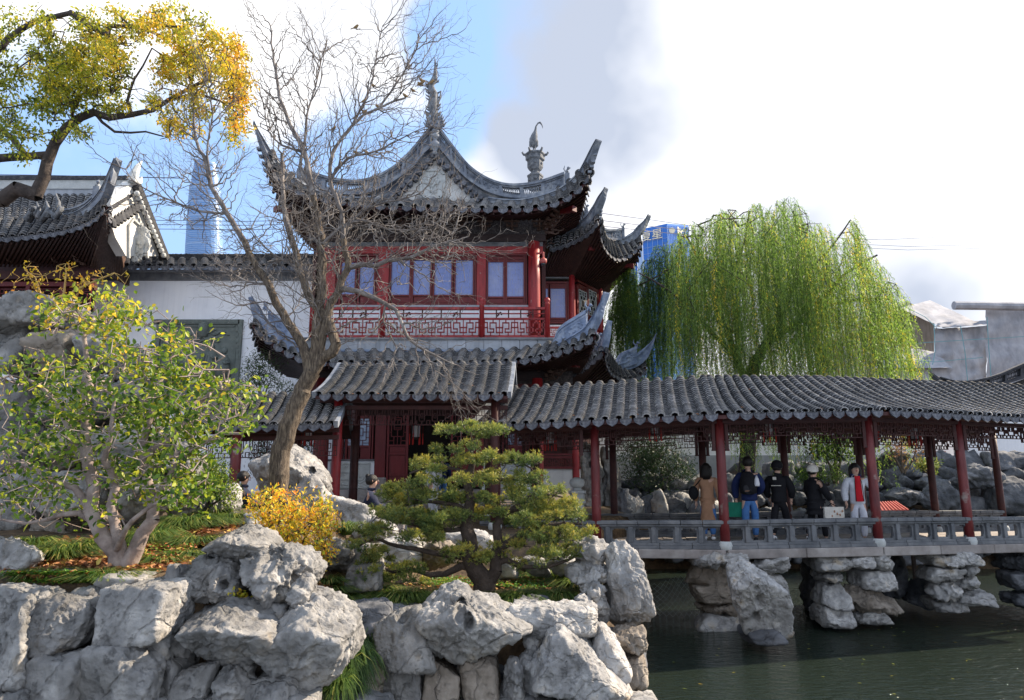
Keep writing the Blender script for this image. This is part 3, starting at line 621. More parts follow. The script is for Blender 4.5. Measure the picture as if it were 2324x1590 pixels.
MID = [
 ((556, 1006, 742, 1180), 11.4, 1.0, 61, 'cap', dict(sub=6, m='rocklight', sh=-.0, pits=8, holes=((.78, .72, .05, .3), (.8, .5, .04, .3)), tilt=-.25), 'large pale peaked rock behind the bare tree trunk'),
 ((640, 1075, 756, 1240), 11.0, .9, 62, 'lumpy', dict(sub=5, m='rocklight'), 'pale shoulder rock right of the bare tree trunk'),
 ((745, 1124, 868, 1232), 10.6, .8, 63, 'block', dict(sub=5, m='rocklight', pits=5), 'pale flat topped rock before the seated woman'),
 ((820, 1170, 900, 1262), 10.2, .6, 64, 'lumpy', dict(sub=5, m='rocklight', pits=5), 'pale hollowed rock left of the bonsai pine'),
 ((476, 1096, 536, 1178), 10.0, .6, 65, 'spire', dict(sub=5, m='rocklight'), 'white upright rock beside the sedge slope'),
 ((376, 1070, 462, 1186), 9.6, .7, 66, 'lumpy', dict(sub=5, m='rocklight'), 'white rock behind the leafy bush'),
 ((430, 1110, 480, 1180), 9.7, .5, 67, 'lumpy', dict(sub=4, m='rocklight'), 'low white rock at the end of the sedge slope'),
 ((545, 1158, 606, 1212), 9.0, .5, 68, 'lumpy', dict(sub=4, m='rocklight'), 'small pale rock under the azalea'),
 ((690, 1216, 802, 1300), 8.6, .8, 69, 'lumpy', dict(sub=5, m='rock'), 'grey rock roofing the small cave'),
 ((620, 1230, 700, 1330), 7.6, .7, 70, 'lumpy', dict(sub=5, m='rock'), 'rock under the azalea roots'),
 ((770, 1236, 858, 1300), 8.8, .6, 71, 'slab', dict(sub=5, m='rock'), 'slab over the cave mouth'),
 ((784, 1276, 866, 1350), 8.3, .5, 72, 'block', dict(sub=5, m='rock'), 'upright grey rock right of the cave mouth'),
 ((704, 1270, 745, 1340), 8.6, .5, 73, 'lumpy', dict(sub=4, m='rock'), 'rock left of the cave mouth'),
 ((850, 1215, 960, 1290), 9.6, .7, 74, 'block', dict(sub=5, m='rocklight'), 'pale rock in the shade of the pine'),
 ((950, 1224, 1040, 1300), 9.6, .7, 75, 'lumpy', dict(sub=5, m='rocktan'), 'tan rock behind the pine trunk'),
 ((1010, 1200, 1130, 1260), 10.6, .7, 76, 'slab', dict(sub=5, m='rocklight'), 'pale rock seen through the pine'),
 ((1126, 1268, 1180, 1318), 9.3, .4, 77, 'block', dict(sub=4, m='rocklight'), 'small square rock right of the pine trunk'),
 ((1176, 1258, 1250, 1310), 9.4, .4, 78, 'lumpy', dict(sub=4, m='rocklight'), 'low pale rock behind the sedge'),
 ((1240, 1250, 1310, 1310), 9.2, .5, 79, 'lumpy', dict(sub=4, m='rocklight'), 'low rock left of the jutting top rock'),
]
for (b, Y, d, sd, st, op, lab) in MID:
    rock_box('garden_rock', b, Y, d, sd, st, label=lab, group='garden rocks in the middle of the garden', **op)
rk = thing('rockery', 'tall piled rockery of grey stones behind the leafy bush', 'rockery', W(120, 1180, 8.6))
LR = [((-60, 672, 60, 760), 'spire'), ((20, 660, 140, 745), 'slab'), ((-70, 735, 80, 850), 'block'), ((60, 725, 210, 850), 'lumpy'), ((190, 760, 300, 860), 'lumpy'),
      ((-70, 840, 110, 965), 'block'), ((95, 835, 240, 960), 'slab'), ((220, 850, 345, 980), 'lumpy'), ((-70, 950, 90, 1080), 'block'), ((80, 945, 230, 1070), 'lumpy'),
      ((215, 960, 370, 1080), 'block'), ((-70, 1060, 110, 1200), 'slab'), ((95, 1060, 250, 1170), 'block'), ((235, 1060, 400, 1180), 'lumpy'), ((80, 1165, 215, 1235), 'block'), ((330, 980, 420, 1090), 'lumpy'),
      ((380, 1010, 450, 1100), 'lumpy')]
for i, (b, st) in enumerate(LR):
    rock_box('stone', b, 8.9+(i % 3)*.12-(.25 if b[1] > 1050 else 0), 1.2, 200+i, st, sub=5, m='rocktan' if i in (3, 14, 9) else 'rock', parent=rk, pits=5)

fr_ = thing('rockery', 'long bank of blue grey rockery stones beyond the bridge', 'rockery', W(1800, 1165, 24.5))
rr = random.Random(4)
for row in range(-2, 4):
    x = 1470 if row < 0 else 1315+rr.uniform(-20, 10)
    while x < 2340:
        w = rr.uniform(38, 78)*(1.15 if x > 2050 else 1); h = rr.uniform(34, 60)*(1.25 if x > 2080 else 1)
        top = {-2: 1245, -1: 1205, 0: 1165, 1: 1125, 2: 1090, 3: 1058}[row]-(22 if x > 2080 else 0)
        if not (row == 3 and 1330 < x < 1640) and not (row == 3 and x < 2000 and rr.random() < .45):
            Y = 24.2+row*.4
            rock_box('stone', (x, top-h*.3, x+w, top+h*.75), Y, rr.uniform(.9, 1.4), rr.randrange(9999), rr.choice(('lumpy', 'block', 'cap', 'spire', 'lumpy')), sub=4, m='rockdark', parent=fr_, pits=3)
        x += w*.8
for b, st in (((2085, 1085, 2180, 1160), 'spire'), ((2020, 1105, 2100, 1150), 'cap'), ((2170, 1050, 2280, 1110), 'lumpy'), ((1990, 1020, 2060, 1065), 'cap'), ((2250, 1080, 2340, 1165), 'block')):
    rock_box('stone', b, 23.6, 1.1, rr.randrange(9999), st, sub=5, m='rockdark', parent=fr_, pits=4)
rock_box('standing_stone', (1313, 1002, 1372, 1185), 23.8, 1.1, 301, 'spire', sub=6, m='rock', label='tall pierced standing stone behind the bridge column', pits=9, holes=((.4, .88, .16, .5), (.5, .72, .09, .4)))
rock_box('standing_stone', (1360, 1012, 1410, 1182), 24.0, 1.0, 302, 'spire', sub=5, m='rock', label='slimmer standing stone right of the pierced one', pits=7)
rock_box('garden_rock', (1408, 1120, 1472, 1190), 23.8, 1, 303, 'spire', sub=5, m='rocklight', label='small jagged pale rock between standing stone and dark pine')
rock_box('garden_rock', (1470, 1128, 1560, 1190), 23.9, 1, 304, 'lumpy', sub=5, m='rockdark', label='low dark rock under the dark pine')

for i in range(9):
    rock_box('garden_rock', (1395+i*28, 1108+(i*37) % 22, 1437+i*28, 1200), 23.7+(i % 3)*.25, 1.0, 650+i, ('lumpy', 'spire', 'block')[i % 3], sub=4, m=('rockdark', 'rocklight')[i % 2], label='low garden rock '+('under the dark pine', 'at the left foot of the dark pine', 'right of the jagged pale rock', 'behind the palace lantern bay', 'in front of the dark pine trunk', 'right of the dark pine trunk', 'under the right boughs of the dark pine', 'left of the camel coat', 'between the dark pine and the nearest red column')[i], group='low rocks along the court edge')
def pier(label, stones, Y, seed):
    xs = [s[0][0] for s in stones]+[s[0][2] for s in stones]
    t = thing('bridge_pier', label, 'pier', W(sum(xs)/len(xs), 1090, Y)*1.0, 'rock piers under the bridge')
    t.location.z = 0
    for i, (b, dy, st, mm) in enumerate(stones):
        rock_box('stone', b, Y+dy, 1.0 if dy < 1 else 1.4, seed+i, st, sub=5, m=mm, parent=t, pits=5)
pier('left rock pier under the bridge, behind the pointed pond rock', [
 ((1560, 1268, 1690, 1330), .5, 'slab', 'rocktan'), ((1575, 1318, 1700, 1372), .5, 'slab', 'rocktan'), ((1590, 1362, 1700, 1400), .6, 'lumpy', 'rocktan'), ((1580, 1390, 1690, 1445), .5, 'block', 'rocklight'),
 ((1575, 1250, 1640, 1292), -.1, 'lumpy', 'rocklight'), ((1620, 1244, 1700, 1290), -.2, 'lumpy', 'rocklight'), ((1690, 1262, 1790, 1310), 0, 'lumpy', 'rocklight'), ((1700, 1300, 1788, 1350), .2, 'slab', 'rocklight'), ((1720, 1340, 1782, 1400), .3, 'block', 'rocktan'), ((1710, 1390, 1790, 1450), .3, 'block', 'rocktan')], 13.9, 400)
pier('middle rock pier under the bridge, with two legs', [
 ((1846, 1255, 1925, 1296), 0, 'slab', 'rocklight'), ((1860, 1290, 1920, 1328), .1, 'lumpy', 'rocklight'), ((1858, 1322, 1924, 1380), .1, 'block', 'rocklight'), ((1862, 1372, 1934, 1425), .1, 'block', 'rocklight'),
 ((1915, 1255, 1985, 1290), 0, 'slab', 'rocklight'), ((1970, 1250, 2025, 1300), 0, 'lumpy', 'rocklight'), ((1945, 1290, 2040, 1340), .1, 'slab', 'rocklight'), ((1918, 1326, 2042, 1395), .15, 'lumpy', 'rocktan'), ((1935, 1384, 2018, 1416), .3, 'slab', 'rocklight'), ((1830, 1265, 1880, 1400), 1.8, 'lumpy', 'rockdark'), ((1990, 1260, 2060, 1370), 2.0, 'lumpy', 'rockdark')], 14.2, 430)  # rear stones take a darker rock colour for the shade under the deck
pier('right rock pier of rounded stones under the bridge', [
 ((2110, 1256, 2180, 1292), 0, 'lumpy', 'rocklight'), ((2160, 1250, 2225, 1282), 0, 'slab', 'rocklight'), ((2170, 1272, 2225, 1310), .1, 'lumpy', 'rocklight'), ((2100, 1285, 2180, 1320), .1, 'slab', 'rocklight'), ((2110, 1315, 2185, 1365), .1, 'lumpy', 'rocklight'), ((2165, 1302, 2232, 1345), .1, 'lumpy', 'rocklight'),
 ((2170, 1338, 2250, 1375), .1, 'block', 'rocklight'), ((2115, 1358, 2190, 1390), .3, 'slab', 'rocklight'), ((2075, 1300, 2125, 1380), 1.2, 'lumpy', 'rockdark')], 14.6, 460)  # rear stone coloured dark as the deck's shade
pier('shadowed rock pier under the far right of the bridge', [((2290, 1255, 2350, 1300), .3, 'lumpy', 'rockdark'), ((2285, 1295, 2350, 1345), .3, 'block', 'rockdark'), ((2290, 1340, 2360, 1385), .3, 'lumpy', 'rockdark')], 15.0, 480)
rock_box('pond_rock', (1668, 1268, 1795, 1458), 12.4, 1.0, 490, 'cap', sub=6, m='rocklight', label='pointed pale rock standing free in the pond', sh=-.1, pits=9)
rock_box('pond_rock', (1690, 1425, 1790, 1462), 12.6, .9, 491, 'slab', sub=4, m='rockdark', label='wet foot stone of the pointed pond rock')
def fret(mb, O, U, Z, w, h, cell=.3, b=.018, th=.03, style=0):
    """Chinese fretwork of straight bars: stepped keys that interlock, inside a frame"""
    O = V(O); U = V(U).normalized(); Z = V(Z).normalized(); Nn = U.cross(Z)
    def seg(x0, y0, x1, y1, bb=None):
        bb = bb or b; mb.bar(O+U*x0+Z*y0, O+U*x1+Z*y1, th, bb, up=Z if abs(x1-x0) > abs(y1-y0) else U, ext=bb*.45)
    seg(0, 0, w, 0, b*1.3); seg(0, h, w, h, b*1.3); seg(0, 0, 0, h, b*1.3); seg(w, 0, w, h, b*1.3)
    n = max(1, round(w/cell)); c = w/n
    pats = [
      [(0, .5, .22, .5), (.22, .22, .22, .5), (.22, .22, .62, .22), (.62, .22, .62, .42), (.38, .42, .62, .42), (.38, .42, .38, .78), (.38, .78, .78, .78), (.78, .5, .78, .78), (.78, .5, 1, .5), (.42, 0, .42, .22), (.58, .78, .58, 1), (.2, .5, .2, .8), (.0, .8, .2, .8), (.8, .2, .8, .5), (.8, .2, 1, .2)],
      [(0, .62, .3, .62), (.3, .25, .3, 1), (.3, .25, .7, .25), (.7, .25, .7, 1), (.7, .62, 1, .62), (.42, .45, .58, .45), (.42, .45, .42, .75), (.58, .45, .58, .75), (.42, .75, .58, .75), (.5, 0, .5, .25), (.12, .62, .12, 1), (.88, .62, .88, 1), (.12, 0, .12, .3), (0, .3, .12, .3), (.88, 0, .88, .3), (.88, .3, 1, .3)],
      [(.3, .36, .7, .36), (.3, .64, .7, .64), (.3, .36, .3, .64), (.7, .36, .7, .64), (0, .5, .3, .5), (.7, .5, 1, .5), (.5, 0, .5, .36), (.5, .64, .5, 1), (.15, .2, .85, .2), (.15, .8, .85, .8), (.15, .2, .15, .8), (.85, .2, .85, .8), (.3, 0, .3, .2), (.7, 0, .7, .2), (.3, .8, .3, 1), (.7, .8, .7, 1), (0, .3, .15, .3), (0, .7, .15, .7), (.85, .3, 1, .3), (.85, .7, 1, .7), (0, .1, .3, .1), (.7, .1, 1, .1), (0, .9, .3, .9), (.7, .9, 1, .9)],
    ]
    for i in range(n):
        for (a, y0, c1, y1) in pats[style]:
            if style == 0 and i % 2: a, c1 = 1-a, 1-c1
            seg(c*(i+a), h*y0, c*(i+c1), h*y1)
        if style == 0 and i: seg(c*i, 0, c*i, h, b*.8)

def column(parent, base, h, r=.105, m='red', taper=.93, plinth=True, n=20, name='column'):
    mb = MB(); mb.smooth = True
    mb.lathe(base, [(r, 0), (r, h*.3), (r*.985, h*.6), (r*taper, h)], n)
    o = mb.build(name, M[m], parent)
    if plinth:
        p = MB(); p.smooth = True; p.lathe(base-V((0, 0, .0)), [(r*1.15, -.02), (r*1.3, .01), (r*1.42, .07), (r*1.25, .13), (r*1.02, .15)], 18); p.build('column_base', M['palestone'], parent)
    return o

def nodes_from(px, Ys, far, overhang, mid):
    P = [W(p, 1100, y) for p, y in zip(px, Ys)]; P = [V((p.x, p.y, 0)) for p in P]; k = len(P); out = []
    for i in range(k):
        d = (P[min(k-1, i+1)]-P[max(0, i-1)]).normalized(); n = V((d.y, -d.x, 0))
        if n.y > 0: n = -n
        out.append((P[i], n))
    return out
NB = NB0 = nodes_from((1090, 1640, 1985, 2380), (15.2, 13.8, 14.05, 15.3), 3, .45, 1.5)
NB[3] = (NB[2][0]+(NB[3][0]-NB[2][0])*1.5, NB[3][1])
BZ = [1.29, 1.38, 1.415, 1.36]                         # underside of the granite slab
def atz(p, z): return V((p.x, p.y, z))
def solve_z(p, py):                                   # height at plan point p that projects to picture row py
    u = (795-py)/FPX; return EYE+p.y*(math.sin(PITCH)+u*math.cos(PITCH))/(math.cos(PITCH)-u*math.sin(PITCH))

bridge = thing('stone_bridge', 'grey stone zigzag bridge with low balustrades over the pond', 'bridge', V((5, 15, 0)))
def slab_piece(mb, a0, a1, b0, b1, z0a, z0b, h):      # a near edge, b far edge, plan points
    mb.hexa([atz(a0, z0a), atz(a1, z0b), atz(b1, z0b), atz(b0, z0a), atz(a0, z0a+h), atz(a1, z0b+h), atz(b1, z0b+h), atz(b0, z0a+h)])
def balustrade(side, seg_posts, hi=True):
    off = 0 if side == 0 else -3.0
    for s in range(3):
        (p0, n0), (p1, n1) = NB[s], NB[s+1]; q0 = p0+n0*off; q1 = p1+n1*off; z0, z1 = BZ[s], BZ[s+1]
        d = q1-q0; L = d.length; u = d/L; n = V((u.y, -u.x, 0)); n = n if n.y < 0 else -n
        def P(t, o, z): q = q0+d*t+n*o; return V((q.x, q.y, lerp(z0, z1, t)+z))
        def block(mb, t0, t1, o0, o1, za, zb):
            mb.hexa([P(t0, o0, za), P(t1, o0, za), P(t1, o1, za), P(t0, o1, za), P(t0, o0, zb), P(t1, o0, zb), P(t1, o1, zb), P(t0, o1, zb)])
        ns = max(2, round(L/1.45)); g = .004/L
        for i in range(ns):
            mb = MB(); block(mb, i/ns+g, (i+1)/ns-g, .10, -.30, 0, .17); mb.build('edge_slab', M['granite'], bridge, bevel=.012)
        nc = max(3, round(L/.62))
        for i in range(nc):
            mb = MB(); block(mb, i/nc+g, (i+1)/nc-g, .045, -.16, .172, .235); block(mb, i/nc+g, (i+1)/nc-g, .02, -.14, .235, .285); mb.build('plinth_stone', M['greystone'], bridge, bevel=.006)
        nc = max(3, round(L/.42))
        for i in range(nc):
            mb = MB(); block(mb, i/nc+g*.8, (i+1)/nc-g*.8, .05, -.17, .635, .71); block(mb, i/nc, (i+1)/nc, .025, -.145, .59, .634); mb.build('coping_stone', M['greystone'], bridge, bevel=.012)
        n_p = seg_posts[s]
        for i in range(n_p+1):
            mb = MB(); t = i/n_p; w = .045/L; t0 = max(0, t-w); t1 = min(1, t+w)
            block(mb, t0, t1, .02, -.14, .286, .589); mb.build('baluster', M['greystone'], bridge, bevel=.008)
            if i < n_p:
                a, b = t1, (i+1)/n_p-w; m_ = MB(); e = (b-a); o0, o1 = -.03, -.09
                za, zb = .286, .589; bw = .10; bh = .04
                block(m_, a, b, o0, o1, za, za+bh); block(m_, a, b, o0, o1, zb-bh*.8, zb)
                block(m_, a, a+e*bw, o0, o1, za+bh, zb-bh*.8); block(m_, b-e*bw, b, o0, o1, za+bh, zb-bh*.8)
                for (x0, x1) in ((a+e*bw, a+e*(bw+.07)), (b-e*(bw+.07), b-e*bw)):
                    block(m_, x0, x1, o0-.002, o1+.002, za+bh, za+bh+.03); block(m_, x0, x1, o0-.002, o1+.002, zb-bh*.8-.03, zb-bh*.8)
                m_.build('balustrade_panel', M['greystone'], bridge)
balustrade(0, (11, 7, 15)); balustrade(1, (11, 8, 15))
for s in range(3):
    (p0, n0), (p1, n1) = NB[s], NB[s+1]
    k = 9 if s == 0 else 6
    for i in range(k):
        for j in range(4):
            a0 = lerp(p0, p1, i/k)+lerp(n0, n1, i/k)*(-.31-.6*j); a1 = lerp(p0, p1, (i+1)/k)+lerp(n0, n1, (i+1)/k)*(-.31-.6*j)
            b0 = lerp(p0, p1, i/k)+lerp(n0, n1, i/k)*(-.31-.6*(j+1)+.012); b1 = lerp(p0, p1, (i+1)/k)+lerp(n0, n1, (i+1)/k)*(-.31-.6*(j+1)+.012)
            g = (a1-a0)*.006; mb = MB(); z = lerp(BZ[s], BZ[s+1], i/k)+.06; slab_piece(mb, a0+g, a1-g, b0+g, b1-g, z, z, .14); mb.build('deck_slab', M['granite'], bridge)
gallery = thing('covered_gallery', 'long dark tiled roof on red columns bending over the stone bridge', 'gallery', V((5, 15, 0)))
eave_py = (971, 943, 935, 956); ridge_py = (886, 861, 862, 876)
def gal_lines():
    out = []
    for i, (p, n) in enumerate(NB):
        if i == 3: p = NB[2][0]+(p-NB[2][0])/1.5
        e = p+n*.5; r = p-n*1.5; f = p-n*3.5
        if i == 0:
            e = e+(NB[1][0]-NB[0][0]).normalized()*.0; 
        ez = solve_z(e, eave_py[i]); rz = solve_z(r, ridge_py[i]); out.append((atz(e, ez), atz(r, rz), atz(f, ez)))
    return out
GL = gal_lines(); GL[3] = tuple(a+(b-a)*1.5 for a, b in zip(GL[2], GL[3]))
for s, (n, lim) in enumerate(((19, 100), (13, 120), (28, 80))):
    rf = bpy.data.objects.new('roof', None); C.objects.link(rf); rf.parent = gallery
    e0, r0, f0 = GL[s]; e1, r1, f1 = GL[s+1]
    roof_patch(rf, lambda t: lerp(e0, e1, t), lambda t: lerp(r0, r1, t), n, sag=.17, cover_limit=lim, drip_limit=60, boardmat=M['darkred'])
    roof_patch(rf, lambda t: lerp(f1, f0, t), lambda t: lerp(r1, r0, t), n, sag=.17, cover_limit=0, drips=False, boardmat=M['darkred'], rows=12)
    for off, hi in ((0, 1), (-3.0, 0)):
        (p0, n0), (p1, n1) = NB[s], NB[s+1]
        a = p0+n0*off; b = p1+n1*off; za = lerp(GL[s][0].z, GL[s][1].z, .22)-.13; zb = lerp(GL[s+1][0].z, GL[s+1][1].z, .22)-.13
        mb = MB(); mb.bar(atz(a, za), atz(b, zb), .12, .14); mb.bar(atz(a, za-.17), atz(b, zb-.17), .07, .07); mb.build('eave_beam', M['darkred'], gallery)
        L = (b-a).length; cols = {0: (.0, .47, 1), 1: (0, 1), 2: (0, .333, .667, 1)}[s]
        for c0, c1 in zip(cols, cols[1:]):
            A = lerp(a, b, c0); B = lerp(a, b, c1); ZA = lerp(za, zb, c0)-.22; ZB = lerp(za, zb, c1)-.22; U = (B-A); w = U.length-.2; u = U.normalized()
            U3 = (atz(B, ZB)-atz(A, ZA)).normalized(); O = atz(A, ZA)+U3*.1-V((0, 0, .31)); mb = MB()
            fret(mb, O, U3, (0, 0, 1), w*.24, .31, .28, .014, .028, 1); fret(mb, O+U3*w*.24+V((0, 0, .07)), U3, (0, 0, 1), w*.52, .24, .3, .014, .028, 1); fret(mb, O+U3*w*.76, U3, (0, 0, 1), w*.24, .31, .28, .014, .028, 1)
            mb.build('fretwork', M['darkred'], gallery)
            for q, k_ in ((A+u*.1, 1), (B-u*.1, -1)):
                zz = ZA if k_ == 1 else ZB; mb = MB(); mb.box(atz(q+u*.03*k_, zz-.24), (.06, .05, .5)); mb.box(atz(q+u*.03*k_, zz-.5), (.075, .065, .03)); mb.build('hanging_post', M['darkred'], gallery)
for s, t, off in ((0, .07, 0), (0, .50, 0), (1, 0, 0), (2, 0, 0), (2, .333, 0), (2, .667, 0), (2, 1, 0), (0, .53, -3), (1, 0, -3), (2, 0, -3), (2, .333, -3), (2, .667, -3), (2, 1, -3), (0, .1, -3)):
    (p0, n0), (p1, n1) = NB[s], NB[s+1]; q = lerp(p0, p1, t)+lerp(n0, n1, t)*(off-.04); z = lerp(BZ[s], BZ[s+1], t)+.17
    top = lerp(GL[s][0].z, GL[s+1][0].z, t)+.12
    column(gallery, atz(q, z), top-z, .092 if off == 0 else .088, 'redworn' if off == 0 else 'darkred')
mb = MB()
e0, r0, f0 = GL[0]
for a, b in ((e0, r0), (r0, f0)):
    for q in range(6):
        p = lerp(a, b, q/6); p2 = lerp(a, b, (q+1)/6); s0 = -.17*4*(q/6)*(1-q/6)*.6; s1 = -.17*4*((q+1)/6)*(1-(q+1)/6)*.6
        mb.bar(p+V((-.02, 0, s0+.03)), p2+V((-.02, 0, s1+.03)), .16, .17)
mb.build('verge_board', M['ridge'], gallery)

def lantern(px, py, Y, s=1.0, lab='', grp=True):
    c = W(px, py, Y); t = thing('palace_lantern', lab, 'lantern', c, 'lanterns hanging under the gallery roof')
    w = .10*s; h = .28*s
    f = MB()
    for a in range(6):
        an = math.pi/3*a; q = c+V((math.cos(an)*w, math.sin(an)*w, 0)); an2 = an+math.pi/3; q2 = c+V((math.cos(an2)*w, math.sin(an2)*w, 0))
        f.bar(q-V((0, 0, h/2)), q+V((0, 0, h/2)), .016*s); f.bar(q+V((0, 0, h/2)), q2+V((0, 0, h/2)), .022*s); f.bar(q-V((0, 0, h/2)), q2-V((0, 0, h/2)), .022*s)
        f.bar(q+V((0, 0, h/2)), c+V((math.cos(an), math.sin(an), 0))*w*1.55+V((0, 0, h*.62)), .014*s)
    f.lathe(c+V((0, 0, h/2)), [(w*.9, 0), (w*.5, .05*s), (.01, .09*s)], 6); f.lathe(c-V((0, 0, h/2+.04*s)), [(w*.4, 0), (w*.85, .04*s)], 6)
    f.tube([c+V((0, 0, h/2)), c+V((0, 0, h/2+.35*s))], .006, 4); f.build('lantern_frame', M['dark'], t)
    g = MB(); g.lathe(c-V((0, 0, h*.46)), [(w*.86, 0), (w*.86, h*.92)], 6); g.build('lantern_pane', M['lanternpane'], t)
    for a in range(6):
        an = math.pi/3*a+.2; q = c+V((math.cos(an), math.sin(an), 0))*w*1.5; z = q.z+h*.55 if a % 2 else q.z-h*.1
        m_ = MB(); m_.tube([V((q.x, q.y, q.z+h*.6)), V((q.x, q.y, q.z-.05*s))], .003, 3); m_.lathe(V((q.x, q.y, q.z-.30*s)), [(.012*s, 0), (.014*s, .1*s), (.008*s, .2*s), (.014*s, .23*s), (.003, .26*s)], 6); m_.build('tassel', M['tassel'], t)
M['lanternpane'] = mat('frosted_lantern_pane', [(.35, .35, .38), (.5, .5, .52)], rough=.5)
M['tassel'] = mat('red_silk_tassel', [(.35, .01, .01), (.55, .03, .02)], rough=.6)
for px, py, Y, lab in ((1248, 995, 16.0, 'palace lantern left of the pierced standing stone'), (1487, 972, 15.4, 'palace lantern over the dark pine behind the bridge'), (1746, 975, 15.3, 'palace lantern above the people walking between two columns'), (1978, 970, 15.5, 'palace lantern half hidden by the worn red column'), (2075, 985, 16.6, 'palace lantern by the narrow dark column near the red roof')):
    lantern(px, py, Y, .95, lab)

def walkway(name, label, E0, E1, R0, R1, n, cols, lim, ylab='fretwork', sag=.15, fr=True):
    t = thing(name, label, 'covered walkway', V(((E0.x+E1.x)/2, E0.y, 0)))
    rf = bpy.data.objects.new('roof', None); C.objects.link(rf); rf.parent = t
    roof_patch(rf, lambda q: lerp(E0, E1, q), lambda q: lerp(R0, R1, q), n, sag=sag, cover_limit=lim, boardmat=M['darkred'])
    back = lambda e, r: V((2*r.x-e.x, 2*r.y-e.y, e.z))
    B0, B1 = back(E0, R0), back(E1, R1)
    roof_patch(rf, lambda q: lerp(B1, B0, q), lambda q: lerp(R1, R0, q), n, sag=sag, cover_limit=0, drips=False, boardmat=M['darkred'], rows=10)
    mb = MB(); mb.bar(E0+V((0, .42, -.02)), E1+V((0, .42, -.02)), .12, .16); mb.bar(E0+V((0, .42, -.2)), E1+V((0, .42, -.2)), .07, .08); mb.build('eave_beam', M['darkred'], t)
    for sgn, E, R, B in ((-1, E0, R0, B0), (1, E1, R1, B1)):
        mb = MB()
        for a, b in ((E, R), (R, B)):
            for q in range(6):
                s0 = -sag*4*(q/6)*(1-q/6)*.6; s1 = -sag*4*((q+1)/6)*(1-(q+1)/6)*.6
                mb.bar(lerp(a, b, q/6)+V((.03*sgn, 0, s0+.02)), lerp(a, b, (q+1)/6)+V((.03*sgn, 0, s1+.02)), .09, .13)
        mb.build('verge_board', M['ridge'], t)
    if fr:
        U = (E1-E0); w = U.length; u = U.normalized(); O = E0+V((0, .42, -.56))
        mb = MB(); k = max(1, round(w/2.0))
        for i in range(k): fret(mb, O+u*(w*i/k+.03), u, (0, 0, 1), w/k-.06, .32, .29, .014, .028, 1)
        mb.build('fretwork', M['darkred'], t)
    for (px, Y, zb, r, m) in cols:
        p = W(px, 1000, Y); column(t, V((p.x, p.y, zb)), E0.z+.05-zb, r, m)
    return t
walkway('covered_walkway', 'short tiled porch roof in front of the hall entrance', W(716, 899, 14.3), W(1152, 899, 14.3), W(774, 831, 16.1), W(1163, 829, 16.1), 15, ((765, 14.7, 1.85, .10, 'red'), (806, 16.6, 1.9, .10, 'darkred'), (1124, 14.7, 1.85, .10, 'darkred'), (1110, 17.2, 1.9, .10, 'darkred')), 300)
walkway('covered_walkway', 'lower tiled roof left of the bare tree trunk', W(400, 972, 13.2), W(758, 966, 13.6), W(470, 900, 14.9), W(784, 899, 15.3), 14, ((538, 13.5, 1.9, .10, 'redworn'), (676, 15.9, 1.9, .10, 'darkred'), (430, 13.6, 1.9, .1, 'darkred')), 300)
lantern(945, 980, 16.2, 1.0, 'palace lantern hanging in the dark doorway')
lantern(700, 985, 15.2, .9, 'palace lantern under the lower left roof')

r_ = np.random.RandomState(91); LP_ = []
for a, b, c, d, n_ in ((GL[0][0], GL[1][0], GL[0][1], GL[1][1], 22), (GL[1][0], GL[2][0], GL[1][1], GL[2][1], 16), (GL[2][0], GL[3][0], GL[2][1], GL[3][1], 20), (W(722, 899, 14.3), W(1148, 899, 14.3), W(778, 831, 16.1), W(1160, 829, 16.1), 30), (W(540, 972, 13.3), W(758, 966, 13.6), W(560, 900, 14.9), W(784, 899, 15.3), 18)):
    for i in range(n_):
        u, v = r_.rand(), r_.rand()**1.5*.95; p = lerp(lerp(a, b, u), lerp(c, d, u), v); LP_.append((p.x, p.y, p.z+.02-.4*v*(1-v)+r_.rand()*.03))
def keys(ks):
    """smooth curve through (px, py, Y) keys"""
    P = [W(*k) for k in ks]; n = len(P); L = [0]
    for a, b in zip(P, P[1:]): L.append(L[-1]+(b-a).length)
    def f(t):
        s = min(max(t, 0), 1)*L[-1]; i = 0
        while i < n-2 and s > L[i+1]: i += 1
        u = (s-L[i])/(L[i+1]-L[i]); p0 = P[max(0, i-1)]; p1 = P[i]; p2 = P[i+1]; p3 = P[min(n-1, i+2)]
        if i == 0: p0 = p1*2-p2
        if i == n-2: p3 = p2*2-p1
        return .5*((2*p1)+(p2-p0)*u+(2*p0-5*p1+4*p2-p3)*u*u+(3*p1-p0-3*p2+p3)*u**3)
    return f
